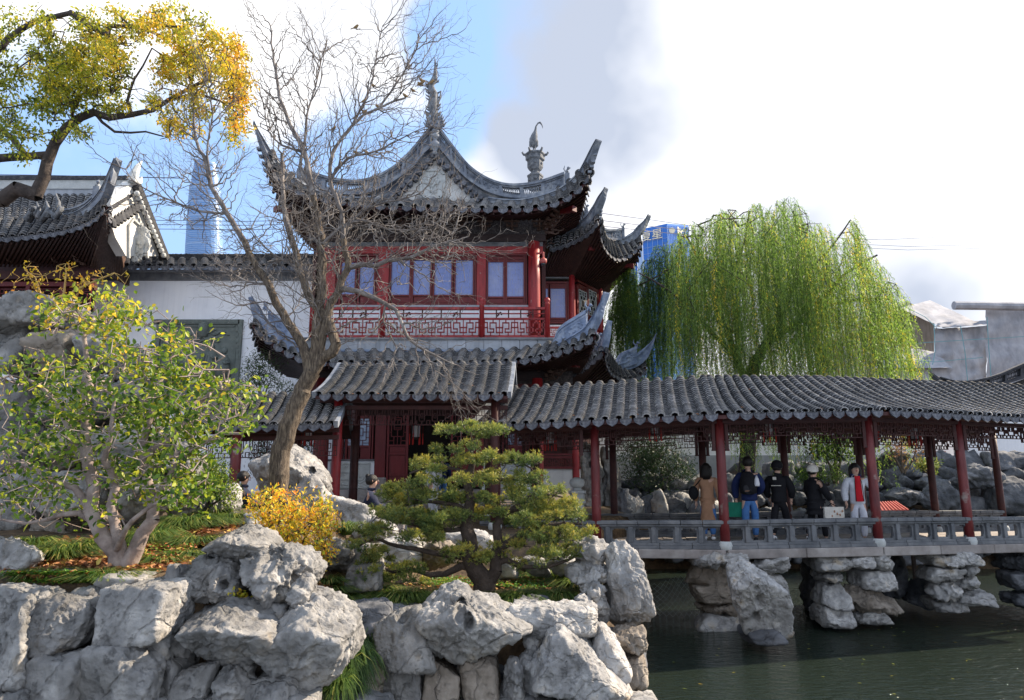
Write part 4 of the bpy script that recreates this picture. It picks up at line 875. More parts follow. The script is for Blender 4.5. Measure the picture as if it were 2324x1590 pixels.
class Face:
    def __init__(s, xa, Ya, xb, Yb):
        a = W(xa, 1000, Ya); b = W(xb, 1000, Yb); s.a = V((a.x, a.y, 0)); s.u = V((b.x-a.x, b.y-a.y, 0)).normalized(); s.n = V((s.u.y, -s.u.x, 0))
        if s.n.dot(V((0, 0, 0))-s.a) < 0: s.n = -s.n
    def pt(s, px, py, o=0):
        d = W(px, py, 1)-V((0, 0, EYE)); t = (s.a+s.n*o).dot(s.n)/d.dot(s.n); return V((0, 0, EYE))+d*t
    def rect(s, mb, x0, y0, x1, y1, o0, o1):
        """o: distance in front of the face"""
        l = s.pt(x0, (y0+y1)/2); r = s.pt(x1, (y0+y1)/2); mx = (x0+x1)/2; zt = s.pt(mx, y0).z; zb = s.pt(mx, y1).z
        def q(p, o, z): return V((p.x+s.n.x*o, p.y+s.n.y*o, z))
        mb.hexa([q(l, o1, zb), q(r, o1, zb), q(r, o0, zb), q(l, o0, zb), q(l, o1, zt), q(r, o1, zt), q(r, o0, zt), q(l, o0, zt)])
    def part(s, name, x0, y0, x1, y1, o0, o1, m, parent, bevel=0):
        mb = MB(); s.rect(mb, x0, y0, x1, y1, o0, o1); return mb.build(name, M[m], parent, bevel)
    def fret(s, mb, x0, y0, x1, y1, o, cell, b, st, th=.03):
        l = s.pt(x0, (y0+y1)/2); r = s.pt(x1, (y0+y1)/2); mx = (x0+x1)/2; zt = s.pt(mx, y0).z; zb = s.pt(mx, y1).z
        O = V((l.x+s.n.x*o, l.y+s.n.y*o, zb)); fret(mb, O, (r-l)*V((1, 1, 0)) if False else V((r.x-l.x, r.y-l.y, 0)), (0, 0, 1), V((r.x-l.x, r.y-l.y)).length if False else math.hypot(r.x-l.x, r.y-l.y), zt-zb, cell, b, th, st)
M['pane'] = mat('frosted_glass_painted_sky', [(.10, .16, .42), (.17, .23, .52), (.30, .34, .52)], scale=.8, rough=.22, bump=.05, bscale=3, spec=.6)  # blue of the reflected sky is put into the pane colour
M['palelattice'] = mat('pale_bars_on_frosted_glass', [(.20, .24, .42), (.27, .31, .48)], scale=2, rough=.3)  # pale colour imitates a lattice showing faintly through frosted glass
M['clearpane'] = mat('bluish_window_glass', [(.20, .30, .48), (.42, .50, .62)], scale=1.2, rough=.1, bump=.03, spec=.6)
M['interior'] = mat('painted_dark_interior', [(.012, .010, .010), (.03, .024, .022)], scale=2, rough=.9)  # near-black colour stands in for the shade inside rooms and openings
def band(rows, th, name, m, parent, cap=.0, capm=None, sub=3, midline=True):
    """swept upright band: rows (px, top, bottom, Y); a rounded cap rail on the top and a lip at the bottom"""
    T = keys([(r[0], r[1], r[3]) for r in rows]); B = keys([(r[0], r[2], r[3]) for r in rows]); n = (len(rows)-1)*sub
    def strip(mb, lo, hi, w0, w1=None):
        w1 = w0 if w1 is None else w1; P = []
        for i in range(n+1):
            t = i/n; a = B(t); b = T(t); p = lerp(a, b, lo(t) if callable(lo) else lo); q = lerp(a, b, hi(t) if callable(hi) else hi)
            d = (T(min(1, t+.02))-T(max(0, t-.02))); nn = V((d.y, -d.x, 0)); nn = nn.normalized() if nn.length > .01 else V((0, -1, 0))
            if nn.y > 0: nn = -nn
            k = 1-.45*abs(2*t-1)**6 if False else 1
            P.append([p+nn*w0*k/2, q+nn*w1*k/2, q-nn*w1*k/2, p-nn*w0*k/2])
        vs = [x for r in P for x in r]; fs = []
        for i in range(n):
            for j in range(4): fs.append((4*i+j, 4*i+(j+1) % 4, 4*i+4+(j+1) % 4, 4*i+4+j))
        fs += [(3, 2, 1, 0), (4*n, 4*n+1, 4*n+2, 4*n+3)]; mb.add(vs, fs)
    mb = MB(); strip(mb, 0, 1, th)
    if cap: strip(mb, .86, 1.04, th*1.5, th*1.2); strip(mb, .72, .78, th*1.2); strip(mb, -.02, .12, th*1.35)
    return mb.build(name, M[m], parent), T, B
def open_band(rows, th, parent, m='ridge', posts=6, solid=()):
    """ridge wall with pierced tracery between posts"""
    T = keys([(r[0], r[1], r[3]) for r in rows]); B = keys([(r[0], r[2], r[3]) for r in rows]); n = len(rows)*4
    def P(t, h): return lerp(B(t), T(t), h)
    mb = MB()
    for lo, hi, w in ((-.03, .16, th*1.25), (.16, .24, th*1.0), (.78, .88, th*1.05), (.88, 1.06, th*1.7)):
        for i in range(n):
            a0, b0, a1, b1 = P(i/n, lo), P(i/n, hi), P((i+1)/n, lo), P((i+1)/n, hi); o = V((0, w/2, 0))
            mb.hexa([a0-o, a1-o, a1+o, a0+o, b0-o, b1-o, b1+o, b0+o])
    for i in range(posts+1):
        t = i/posts; d = .012; o = V((0, th*.52, 0)); t0 = max(0, t-d); t1 = min(1, t+d)
        mb.hexa([P(t0, .1)-o, P(t1, .1)-o, P(t1, .1)+o, P(t0, .1)+o, P(t0, .84)-o, P(t1, .84)-o, P(t1, .84)+o, P(t0, .84)+o])
    for i in range(posts):
        if i in solid:
            for j in range(3):
                t0 = (i+.08+j*.28)/posts; t1 = (i+.36+j*.28)/posts; o = V((0, th*.3, 0))
                mb.hexa([P(t0, .22)-o, P(t1, .22)-o, P(t1, .22)+o, P(t0, .22)+o, P(t0, .8)-o, P(t1, .8)-o, P(t1, .8)+o, P(t0, .8)+o])
            for j in range(7):
                q = P((i+.15+.7*j/6)/posts, .5+.15*math.sin(j*2.3)); mb.ball(q-V((0, th*.3, 0)), (.045, .03, .04), 6, 4)
            continue
        k = 5
        for j in range(k):
            for s_ in (0, 1):
                pts = []
                for q in range(7):
                    u = q/6; h = .5+(.27 if s_ else -.27)*math.cos(u*math.pi*2*1.0+(0)); pts.append(P((i+.06+.88*(j+u)/k)/posts, h))
                mb.tube(pts, .014, 4, False)
    return mb.build('pierced_ridge', M[m], parent)
def lion(mb, p, s):
    p = V(p)
    mb.ball(p+V((0, 0, .11*s)), (.06*s, .12*s, .08*s), 8, 5); mb.ball(p+V((.05*s, -.10*s, .20*s)), (.06*s, .06*s, .065*s), 8, 5)
    for dx in (-.04, .04):
        for dy in (-.08, .08): mb.tube([p+V((dx*s, dy*s, .1*s)), p+V((dx*s*1.2, dy*s, 0))], .02*s, 5)
    mb.tube([p+V((-.04*s, .10*s, .15*s)), p+V((-.10*s, .13*s, .27*s)), p+V((-.07*s, .12*s, .40*s))], [.03*s, .025*s, .008*s], 5)
    mb.tube([p+V((.08*s, -.14*s, .19*s)), p+V((.12*s, -.17*s, .17*s))], [.03*s, .018*s], 5)
def bracket(mb, p, n, s=1.0):
    """stepped bracket set with curled arms, n = outward direction"""
    p = V(p); n = V(n).normalized(); u = V((-n.y, n.x, 0)); z = V((0, 0, 1))
    mb.box(p+n*.03*s, (.13*s, .13*s, .09*s), ax=(u, n, z)); mb.box(p+n*.12*s+z*.10*s, (.42*s, .06*s, .07*s), ax=(u, n, z))
    mb.box(p+n*.18*s+z*.02*s, (.05*s, .34*s, .07*s), ax=(u, n, z)); mb.box(p+n*.30*s+z*.12*s, (.10*s, .10*s, .07*s), ax=(u, n, z))
    mb.box(p+n*.34*s+z*.20*s, (.56*s, .06*s, .06*s), ax=(u, n, z))
    for d in (-.18, .18, 0): mb.box(p+n*.14*s+u*d*s+z*.16*s, (.08*s, .08*s, .05*s), ax=(u, n, z))
    for k in (0, 1):
        c = p+n*(.30+.16*k)*s+z*(.0+.12*k)*s
        mb.tube([c-n*.12*s, c-z*.01*s, c+n*.10*s-z*.035*s, c+n*.20*s-z*.005*s, c+n*.235*s+z*.05*s, c+n*.21*s+z*.075*s], [.028*s, .028*s, .026*s, .022*s, .018*s, .012*s], 6)
M['bracket'] = mat('brown_bracket_wood', [(.05, .028, .021), (.14, .085, .065)], scale=9, rough=.5, bump=.3)
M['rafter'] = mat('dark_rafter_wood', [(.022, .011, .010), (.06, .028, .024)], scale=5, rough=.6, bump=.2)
M['carved'] = mat('dark_carved_board', [(.012, .010, .012), (.05, .04, .04), (.13, .11, .10)], scale=22, rough=.6, bump=1.0, bscale=26)

hall = thing('two_storey_hall', 'two storey red lacquered hall with sweeping grey gabled roof and white gable', 'hall', V((-2.2, 21, 2.0)))
F1 = Face(700, 21, 1250, 21); 
def rafters(E, Rr, n, parent, drop=.11, w=.05, cnt=True, m='rafter'):
    mb = MB()
    for i in range(n):
        t = (i+.5)/n; a = E(t)-V((0, 0, drop)); b = Rr(t)-V((0, 0, drop)); mb.bar(a+(b-a)*.02, b, w, w*1.5)
    return mb.build('rafters', M[m], parent)
up = bpy.data.objects.new('upper_roof', None); C.objects.link(up); up.parent = hall
EU = keys([(606, 352, 18.7), (622, 392, 18.8), (655, 425, 19.0), (704, 446, 19.15), (775, 461, 19.3), (858, 470, 19.35), (985, 474, 19.4), (1110, 477, 19.35), (1200, 476, 19.3), (1262, 463, 19.15), (1304, 440, 19.0), (1330, 412, 18.85), (1340, 385, 18.7)])
RU = keys([(608, 346, 18.8), (640, 385, 19.2), (680, 415, 19.7), (740, 438, 20.2), (800, 449, 20.6), (870, 452, 20.75), (985, 454, 20.8), (1100, 458, 20.75), (1180, 459, 20.5), (1236, 447, 20.1), (1285, 424, 19.6), (1318, 396, 19.2), (1340, 380, 18.8)])
roof_patch(up, EU, RU, 27, rows=9, sag=0, s=1.25, cover_limit=160, lift=.01, boardmat=M['darkred'])
WU = keys([(700, 492, 20.9), (800, 492, 20.9), (900, 492, 20.9), (1000, 492, 20.9), (1100, 492, 20.9), (1228, 492, 20.9)])
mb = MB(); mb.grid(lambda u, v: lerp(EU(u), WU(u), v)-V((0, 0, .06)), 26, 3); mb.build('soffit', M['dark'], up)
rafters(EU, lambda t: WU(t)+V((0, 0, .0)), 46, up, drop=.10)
ca, cb = EU(0), EU(1)
SR = keys([(1340, 385, 18.7), (1333, 425, 19.3), (1326, 455, 20.2), (1314, 497, 22), (1296, 524, 24), (1282, 546, 26)])
SL = keys([(606, 352, 18.7), (612, 395, 19.3), (630, 440, 20.2), (660, 497, 22), (690, 535, 24), (712, 560, 26)])
for SE, sg in ((SR, 1), (SL, -1)):
    top = lambda t, SE=SE, sg=sg: (SE(t)+V((-1.7*sg*min(1, t*1.6), .25*(1-t), .95*min(1, t*1.6)+.02)))
    if sg == 1: roof_patch(up, SE, top, 20, rows=8, sag=.0, s=1.25, cover_limit=0, drip_limit=30, boardmat=M['darkred'])
    else: roof_patch(up, lambda t: SE(1-t), lambda t: top(1-t), 20, rows=8, sag=.0, s=1.25, cover_limit=0, drip_limit=30, boardmat=M['darkred'])
    win = lambda t, SE=SE, sg=sg: V((W(1228, 520, 20.9).x if sg == 1 else W(700, 520, 20.9).x, lerp(20.9, 26, t), W(1000, 492, 20.9).z))
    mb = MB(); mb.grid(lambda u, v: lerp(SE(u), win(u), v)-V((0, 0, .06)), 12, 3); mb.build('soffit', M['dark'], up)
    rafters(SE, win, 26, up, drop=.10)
def prof(pts, Y): return keys([(x, y, Y) for x, y in pts])
TR = [(988, 300), (1005, 322), (1032, 352), (1065, 388), (1107, 418), (1148, 434), (1190, 440)]
TL = [(984, 300), (966, 322), (938, 350), (900, 386), (856, 412), (815, 426), (776, 432)]
for pts, sg in ((TR, 1), (TL, -1)):
    pf = prof(pts, 20.75)
    f = lambda u, v, pf=pf: pf(v)+V((0, 6.2*u, 0))
    mb = MB(); mb.smooth = True
    if sg == 1: mb.grid(f, 10, 14)
    else: mb.grid(lambda u, v: f(1-u, v), 10, 14)
    mb.build('side_slope', M['tile'], up)
mb = MB(); a = W(986, 296, 20.7); mb.bar(a, a+V((0, 6.3, 0)), .22, .35); mb.build('main_ridge', M['ridge'], up)
def slab_poly(pts, Y, th, name, m, parent):
    mb = MB(); P = [W(x, y, Y) for x, y in pts]; mb.prism(P, (0, th, 0)); return mb.build(name, M[m], parent)
slab_poly([(986, 305), (1000, 345), (1033, 384), (1064, 408), (1103, 433), (1150, 452), (1180, 462), (790, 456), (826, 446), (864, 428), (905, 404), (938, 380), (970, 345)], 20.62, .15, 'barge_field', 'ridge', up)
slab_poly([(986, 362), (1108, 470), (878, 462)], 20.57, .055, 'gable_field', 'gable', up)
for sgn, a, b in ((1, (990, 352), (1116, 466)), (-1, (982, 352), (866, 458))):
    for i in range(11):
        t = i/10; p = W(a[0]+(b[0]-a[0])*t, a[1]+(b[1]-a[1])*(t**1.05)-8*math.sin(math.pi*t)*-1, 20.3)
        mb = MB(); mb.smooth = False
        vs = []; n = 10
        for y, r in ((0, .075), (.01, .085), (.34, .085)):
            for j in range(n): vs.append(p+V((math.cos(2*math.pi*j/n)*r, y, math.sin(2*math.pi*j/n)*r)))
        mb.add(vs, [(q*n+j, q*n+(j+1) % n, (q+1)*n+(j+1) % n, (q+1)*n+j) for q in (0, 1) for j in range(n)]+[tuple(reversed(range(n)))])
        mb.build('rake_tile', M['drip'], up)
        if i < 10:
            p2 = W(a[0]+(b[0]-a[0])*(t+.05), a[1]+(b[1]-a[1])*(t+.05)+8*math.sin(math.pi*t)+7, 20.35)
            mb = MB(); mb.prism([p2+V((x, 0, z)) for x, z in ((-.085, .05), (-.07, -.05), (0, -.12), (.07, -.05), (.085, .05))], (0, .2, 0)); mb.build('rake_drip', M['drip'], up)
c = W(982, 418, 20.5); mb = MB()
oc = [(.62, 1), (1, .66), (1, -.66), (.62, -1), (-.62, -1), (-1, -.66), (-1, .66), (-.62, 1)]
mb.prism([c+V((x*.34, 0, z*.43)) for x, z in oc], (0, .06, 0)); mb.build('relief_plaque', M['palestone'], up)
mb = MB()
for i in range(8):
    a, b = oc[i], oc[(i+1) % 8]; mb.bar(c+V((a[0]*.36, -.02, a[1]*.45)), c+V((b[0]*.36, -.02, b[1]*.45)), .07, .05, up=(0, 1, 0), ext=.012)
mb.build('relief_rim', M['palestone'], up)
Q, Fq = rock_shape(77, (.52, .16, .70), 'lumpy', 5, 2.6, pits=14); np_obj('dragon_relief', Q+np.array([c.x, c.y-.0, c.z]), Fq, M['palestone'], up, smooth=True)
rowsR = [(996, 292, 338, 20.45), (1010, 310, 352, 20.45), (1034, 342, 382, 20.45), (1066, 380, 412, 20.45), (1107, 408, 437, 20.4), (1148, 421, 449, 20.3), (1190, 421, 451, 20.15), (1231, 413, 444, 19.95), (1280, 396, 430, 19.7)]
rowsL = [(978, 292, 338, 20.45), (962, 310, 350, 20.45), (938, 340, 380, 20.45), (902, 376, 408, 20.45), (858, 402, 432, 20.4), (816, 413, 443, 20.3), (772, 411, 442, 20.15), (732, 402, 434, 19.95), (686, 386, 420, 19.7)]
open_band(rowsR, .15, up, posts=7, solid=(3, 6)); open_band(rowsL, .15, up, posts=7, solid=(3, 6))
hipR = [(1110, 450, 472, 20.5), (1150, 455, 474, 20.3), (1190, 454, 474, 20.1), (1235, 444, 466, 19.85), (1275, 428, 452, 19.6), (1308, 402, 430, 19.3), (1328, 374, 402, 19.1), (1343, 346, 366, 18.8), (1353, 328, 336, 18.6), (1359, 318, 321, 18.5)]
hipL = [(862, 446, 466, 20.5), (820, 450, 470, 20.3), (775, 449, 470, 20.1), (730, 438, 462, 19.85), (690, 420, 446, 19.6), (655, 398, 426, 19.3), (630, 372, 402, 19.1), (608, 340, 366, 18.8), (590, 308, 322, 18.6), (575, 276, 280, 18.5)]
for r_ in (hipR, hipL): band(r_, .16, 'hip_ridge', 'ridge', up, cap=1, sub=4)
for pts in (((1338, 392), (1343, 380), (1346, 368), (1350, 352)), ((604, 388), (600, 372), (594, 356), (589, 340))):
    for i, (x, y) in enumerate(pts):
        mb = MB(); mb.box(W(x, y, 18.75), (.11, .14, .07)); mb.build('tip_ornament', M['ridge'], up)
fin = bpy.data.objects.new('roof_finial', None); C.objects.link(fin); fin.parent = hall
mb = MB(); mb.smooth = True; b0 = W(987, 352, 20.3)
px_m = (W(1000, 300, 20.3).x-W(999, 300, 20.3).x)
def pz(py, px=987, Y=20.3): return W(px, py, Y)
mb.lathe(pz(352), [(.02, 0), (.09, .05), (.05, .12), (.10, .2), (.16, .28), (.17, .36), (.10, .44), (.05, .5), (.11, .56), (.14, .64), (.07, .7), (.13, .76), (.10, .84), (.03, .9)], 14)
mb.build('hanging_vase', M['ridge'], fin)
mb = MB()
for s_ in (-1, 1):
    for k in range(4): mb.tube([pz(290-k*6, 987+s_*6), pz(286-k*6, 987+s_*(20-2*k)), pz(278-k*6, 987+s_*(26-3*k))], [.06, .045, .015], 6)
mb.box(pz(290), (.34, .28, .12)); mb.box(pz(281), (.24, .24, .1)); mb.build('finial_base', M['ridge'], fin)
M['bronze'] = mat('dark_weathered_plaster', [(.05, .055, .065), (.14, .15, .165), (.26, .26, .27)], scale=9, rough=.8, bump=.7, bscale=30)
mb = MB(); mb.smooth = True
mb.tube([pz(283), pz(262, 985), pz(240, 982), pz(216, 985), pz(203, 979), pz(192, 978), pz(183, 986), pz(170, 988), pz(152, 988), pz(131, 987)], [.13, .12, .16, .14, .12, .10, .115, .07, .04, .012], 12); mb.build('dragon_fish', M['bronze'], fin)
mb = MB(); rr = random.Random(9)
for i in range(26):
    y = rr.uniform(185, 270); s_ = rr.choice((-1, 1)); x = 983+s_*8; p = pz(y, x); mb.tube([p, p+V((s_*.10, -.03, .05)), p+V((s_*.14, 0, .12))], [.035, .02, .004], 4)
mb.tube([pz(238, 992), pz(225, 998), pz(207, 1001)], [.05, .035, .02], 6); mb.tube([pz(187, 985), pz(186, 995), pz(180, 997)], [.05, .03, .01], 6); mb.tube([pz(160, 988), pz(148, 993), pz(141, 992)], [.03, .025, .01], 5)
mb.build('fins', M['bronze'], fin)
for s_, x, y in ((1, 1287, 396), (-1, 680, 386)):
    mb = MB(); p = W(x, y+26, 19.65); mb.box(p+V((0, 0, .16)), (.14, .2, .42)); lion(mb, p+V((0, 0, .36)), .8); mb.build('ridge_beast', M['ridge'], up)

us = bpy.data.objects.new('upper_storey', None); C.objects.link(us); us.parent = hall
F1.part('upper_wall', 700, 540, 1240, 800, -.35, -.30, 'darkred', us)
F1.part('head_beam', 700, 536, 1238, 551, -.05, .16, 'dark', us)
F1.part('carved_frieze', 716, 488, 1236, 536, -.25, -.02, 'carved', us)
F1.part('grey_lintel', 720, 551, 1232, 561, -.2, .06, 'greystone', us)
F1.part('red_lintel', 720, 561, 1232, 577, -.2, .05, 'red', us)
mb = MB()
for i in range(9): bracket(mb, F1.pt(735+61*i, 522), (0, -1, 0), .85)
mb.build('eave_brackets', M['bracket'], us)
for i in range(4):
    mb = MB(); bracket(mb, V((W(1228, 520, 20.9).x+.1, 21.2+i*1.3, W(1000, 522, 20.9).z)), (1, 0, 0), .9); mb.build('eave_brackets', M['bracket'], us)
def corner_bracket(p, n, parent):
    mb = MB()
    for k in range(4): bracket(mb, V(p)+V(n)*.16*k+V((0, 0, .10*k)), n, .9)
    mb.build('corner_bracket', M['bracket'], parent)
    mb = MB(); e = V(p)+V(n)*.98+V((0, 0, .34)); mb.smooth = False; mb.box(e, (.16, .5, .13), rz=math.atan2(n[1], n[0])-math.pi/2); mb.box(e+V(n)*.2+V((0, 0, -.02)), (.2, .12, .17), rz=math.atan2(n[1], n[0])-math.pi/2); mb.build('corner_beam_end', M['redflat'], parent)
corner_bracket(F1.pt(1236, 520, .1), V((.7, -.7, 0)), us)
corner_bracket(F1.pt(706, 520, .1), V((-.7, -.7, 0)), us)
for x0, x1 in ((733, 762), (858, 883), (1082, 1103)): F1.part('post', x0, 545, x1, 702, -.2, .02, 'red', us, bevel=.01)
b_ = F1.pt(1213, 770, .12); column(us, b_, F1.pt(1213, 551, .12).z-b_.z, .185, 'red', .96, plinth=False, n=28)
def window(face, x0, y0, x1, y1, py0, py1, panes, parent, o=-.02, glass='pane'):
    """window frame with sashes: panes = list of (x0, x1) glass"""
    w = bpy.data.objects.new('window', None); C.objects.link(w); w.parent = parent
    mb = MB()
    face.rect(mb, x0, y0, x1, y0+4, -.12, o+.04); face.rect(mb, x0, y1-4, x1, y1, -.12, o+.04); face.rect(mb, x0, y0, x0+3, y1, -.12, o+.035); face.rect(mb, x1-3, y0, x1, y1, -.12, o+.035)
    for a, b in panes:
        g = 4.2
        face.rect(mb, a-g, y0+4, a, y1-4, -.10, o+.01); face.rect(mb, b, y0+4, b+g, y1-4, -.10, o+.01); face.rect(mb, a, y0+4, b, py0-14, -.10, o-.005)
        face.rect(mb, a, py0-4, b, py0, -.10, o+.012); face.rect(mb, a, py1, b, py1+4, -.10, o+.012); face.rect(mb, a, py0-14, b, py0-4, -.10, o-.03)
        face.rect(mb, a+1.5, py0-12, b-1.5, py0-6, -.05, o-.012); face.rect(mb, a, py1+4, b, y1-4, -.10, o-.03); face.rect(mb, a+1.5, py1+6, b-1.5, y1-6, -.05, o-.012)
    mb.build('window_frame', M['redflat'], w)
    for a, b in panes:
        face.part('pane', a, py0, b, py1, -.08, -.05, glass, w)
        if glass == 'pane' and b-a > 20: mb = MB(); face.fret(mb, a+2, py0+3, b-2, py1-3, -.054, .6, .014, 2, .012); mb.build('lattice_on_pane', M['palelattice'], w)  # bars lie on the pane face, imitating a lattice behind it
    return w
window(F1, 764, 578, 857, 694, 596, 668, ((774, 805), (816, 848)), us)
window(F1, 884, 577, 1081, 693, 591, 669, ((888, 929), (938, 976), (986, 1024), (1034, 1073)), us)
window(F1, 1104, 577, 1196, 694, 595, 673, ((1108, 1142), (1151, 1188)), us)
F1.part('sill_stone', 756, 694, 1206, 698, -.2, .06, 'bandstone', us); F1.part('low_wall', 700, 698, 1204, 772, -.2, -.02, 'lime', us)
FB = Face(690, 20.25, 1260, 20.25)
for i in range(14):
    x0 = 690+i*40.8; FB.part('band_stone', x0+.4, 772, x0+40.4, 794, -.75, 0, 'bandstone', us, bevel=.004)
FB.part('band_cap', 684, 767, 1264, 772, -.8, .05, 'greystone', us); FB.part('band_foot', 690, 794, 1262, 799, -.7, .03, 'ridge_lo', us)
for x0, x1, top in ((700, 711, 698), (860, 873, 690), (1087, 1099, 690), (1237, 1248, 690)):
    a = FB.pt((x0+x1)/2, 768, -.02); h = FB.pt((x0+x1)/2, top, -.02).z-a.z; mb = MB(); mb.smooth = True; mb.lathe(a, [(.072, 0), (.072, h-.02), (.085, h), (.06, h+.03), (.085, h+.07), (.09, h+.11), (.07, h+.16), (.03, h+.19), (.005, h+.2)], 14); mb.build('railing_post', M['red'], us)
for x0, x1 in ((711, 860), (873, 1087), (1099, 1237)):
    mb = MB(); FB.rect(mb, x0, 698, x1, 704, -.08, .04); FB.rect(mb, x0, 711, x1, 713.5, -.04, .01); FB.rect(mb, x0, 722, x1, 725, -.05, .02); FB.rect(mb, x0, 763, x1, 767, -.05, .02); mb.build('handrail', M['red'], us, bevel=.008)
    mb = MB(); FB.fret(mb, x0, 725, x1, 763, -.01, .46, .036, 0, .035); mb.build('fretwork', M['red'], us)
    mb = MB()
    for q in range(1, 5):
        xx = x0+(x1-x0)*q/5; FB.rect(mb, xx-1.5, 704, xx+1.5, 722, -.04, .01)
    for q in (.25, .75):
        p = FB.pt(x0+(x1-x0)*q, 714, -.01)
        for k in range(6): mb.ball(p+V((math.cos(k)*.06, 0, math.sin(k*1.7)*.05)), .03, 6, 4)
    mb.build('rosettes', M['darkred'], us)
x_ = FB.pt(1243, 760).x
mb = MB(); z0 = FB.pt(1243, 763).z; z1 = FB.pt(1243, 701).z; mb.bar((x_, 20.3, z0), (x_, 23.4, z0), .05); mb.bar((x_, 20.3, z1), (x_, 23.4, z1), .07); mb.bar((x_, 20.3, (z0+z1)/2), (x_, 23.4, (z0+z1)/2), .03)
for i in range(9): mb.bar((x_, 20.5+i*.34, z0), (x_, 20.5+i*.34, z1), .025)
mb.build('side_rail', M['red'], us)

lo = bpy.data.objects.new('lower_roof', None); C.objects.link(lo); lo.parent = hall
EL = keys([(573, 738, 18.2), (590, 757, 18.3), (620, 782, 18.5), (660, 806, 18.7), (705, 822, 18.85), (770, 826, 18.95), (900, 827, 19), (1030, 827, 19), (1150, 823, 18.95), (1231, 812, 18.8), (1280, 797, 18.6), (1320, 783, 18.4), (1352, 764, 18.1)])
RL = keys([(574, 732, 18.3), (596, 742, 18.8), (625, 760, 19.3), (665, 782, 19.8), (712, 797, 20.15), (770, 799, 20.2), (900, 799, 20.2), (1030, 799, 20.2), (1150, 797, 20.2), (1222, 789, 20.0), (1270, 774, 19.5), (1315, 762, 18.9), (1350, 756, 18.3)])
roof_patch(lo, EL, RL, 31, rows=10, sag=0.03, s=1.2, cover_limit=290, boardmat=M['darkred'])
SLR = keys([(1352, 764, 18.1), (1340, 800, 19), (1325, 825, 20.5), (1310, 848, 22)])
SLL = keys([(573, 738, 18.2), (590, 785, 19.2), (622, 822, 20.5), (650, 846, 21.8)])
wl = lambda t: V((lerp(W(700, 850, 20.6).x, W(1236, 850, 20.6).x, t), 20.6, W(1000, 832, 20.6).z))
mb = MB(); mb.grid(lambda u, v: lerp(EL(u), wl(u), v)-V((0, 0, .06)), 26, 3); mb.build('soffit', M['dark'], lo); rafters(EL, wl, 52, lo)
for SE, sg in ((SLR, 1), (SLL, -1)):
    top = lambda t, SE=SE, sg=sg: SE(t)+V((-.9*sg*min(1, t*2), .2*(1-t), .55*min(1, t*2)+.02))
    if sg == 1: roof_patch(lo, SE, top, 12, rows=6, sag=0, s=1.2, cover_limit=0, drip_limit=20, boardmat=M['darkred'])
    else: roof_patch(lo, lambda t: SE(1-t), lambda t: top(1-t), 12, rows=6, sag=0, s=1.2, cover_limit=0, drip_limit=20, boardmat=M['darkred'])
    win = lambda t, sg=sg: V(((W(1236, 850, 20.6) if sg == 1 else W(700, 850, 20.6)).x, lerp(20.6, 24, t), W(1000, 832, 20.6).z))
    mb = MB(); mb.grid(lambda u, v: lerp(SE(u), win(u), v)-V((0, 0, .06)), 12, 3); mb.build('soffit', M['dark'], lo); rafters(SE, win, 20, lo)
def carved_fin(rows_hi, rows_lo, parent, th=.16, beast=None, scroll=None):
    band(rows_hi, th*.7, 'carved_fin', 'ridge_lo', parent, cap=1, sub=3); _, T, B = band(rows_lo, th, 'hip_ridge', 'ridge_lo', parent, cap=1, sub=4)
    if beast: mb = MB(); mb.smooth = True; lion(mb, W(*beast), .8); mb.build('ridge_beast', M['ridge_lo'], parent)
    TT = keys([(r[0], r[1], r[3]) for r in rows_hi]); BB = keys([(r[0], r[2], r[3]) for r in rows_hi])
    mb = MB(); rr = random.Random(3)
    for i in range(16):
        t = rr.uniform(.15, .92); h = rr.uniform(.3, .62); p = lerp(BB(t), TT(t), h)-V((0, th*.36, 0)); mb.ball(p, (rr.uniform(.03, .07), .03, rr.uniform(.02, .045)), 6, 4)
    for r_, (x, y) in zip((.10, .09), scroll or ()):
        p = W(x, y, rows_hi[0][3]-.1); pts = [p+V((math.cos(a*.9)*r_*(1-a/9), 0, math.sin(a*.9)*r_*(1-a/9))) for a in range(8)]; mb.tube(pts, .022, 5)
    mb.build('scroll_carving', M['ridge_lo'], parent)
carved_fin([(1256, 780, 792, 19.4), (1268, 752, 790, 19.3), (1284, 736, 782, 19.1), (1306, 722, 770, 18.9), (1332, 706, 752, 18.7)],
           [(1258, 786, 800, 19.3), (1280, 776, 796, 19.1), (1305, 762, 782, 18.8), (1330, 744, 768, 18.6), (1348, 722, 750, 18.4), (1360, 700, 722, 18.2), (1370, 680, 692, 18.1), (1377, 664, 667, 18.0)], lo, beast=(1336, 708, 18.6), scroll=((1262, 778), (1266, 764)))
carved_fin([(668, 770, 786, 19.4), (655, 742, 778, 19.2), (635, 725, 768, 19.0), (610, 708, 752, 18.8)],
           [(690, 792, 808, 19.6), (660, 774, 800, 19.2), (630, 752, 784, 18.9), (604, 728, 764, 18.6), (588, 706, 736, 18.4), (577, 690, 704, 18.2), (568, 674, 677, 18.1)], lo, beast=(602, 706, 18.6), scroll=((668, 772), (664, 758)))
gs = bpy.data.objects.new('ground_storey', None); C.objects.link(gs); gs.parent = hall
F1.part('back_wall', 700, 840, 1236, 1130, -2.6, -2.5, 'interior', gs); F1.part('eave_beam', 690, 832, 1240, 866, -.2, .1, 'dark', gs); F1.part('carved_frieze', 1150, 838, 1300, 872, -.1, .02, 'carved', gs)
mb = MB()
for i in range(9): bracket(mb, F1.pt(735+61*i, 842, .1), (0, -1, 0), .8)
mb.build('eave_brackets', M['bracket'], gs); corner_bracket(F1.pt(1240, 862, .1), V((.7, -.7, 0)), gs)
F1.part('red_lintel', 700, 866, 1236, 900, -.2, 0, 'redflat', gs)
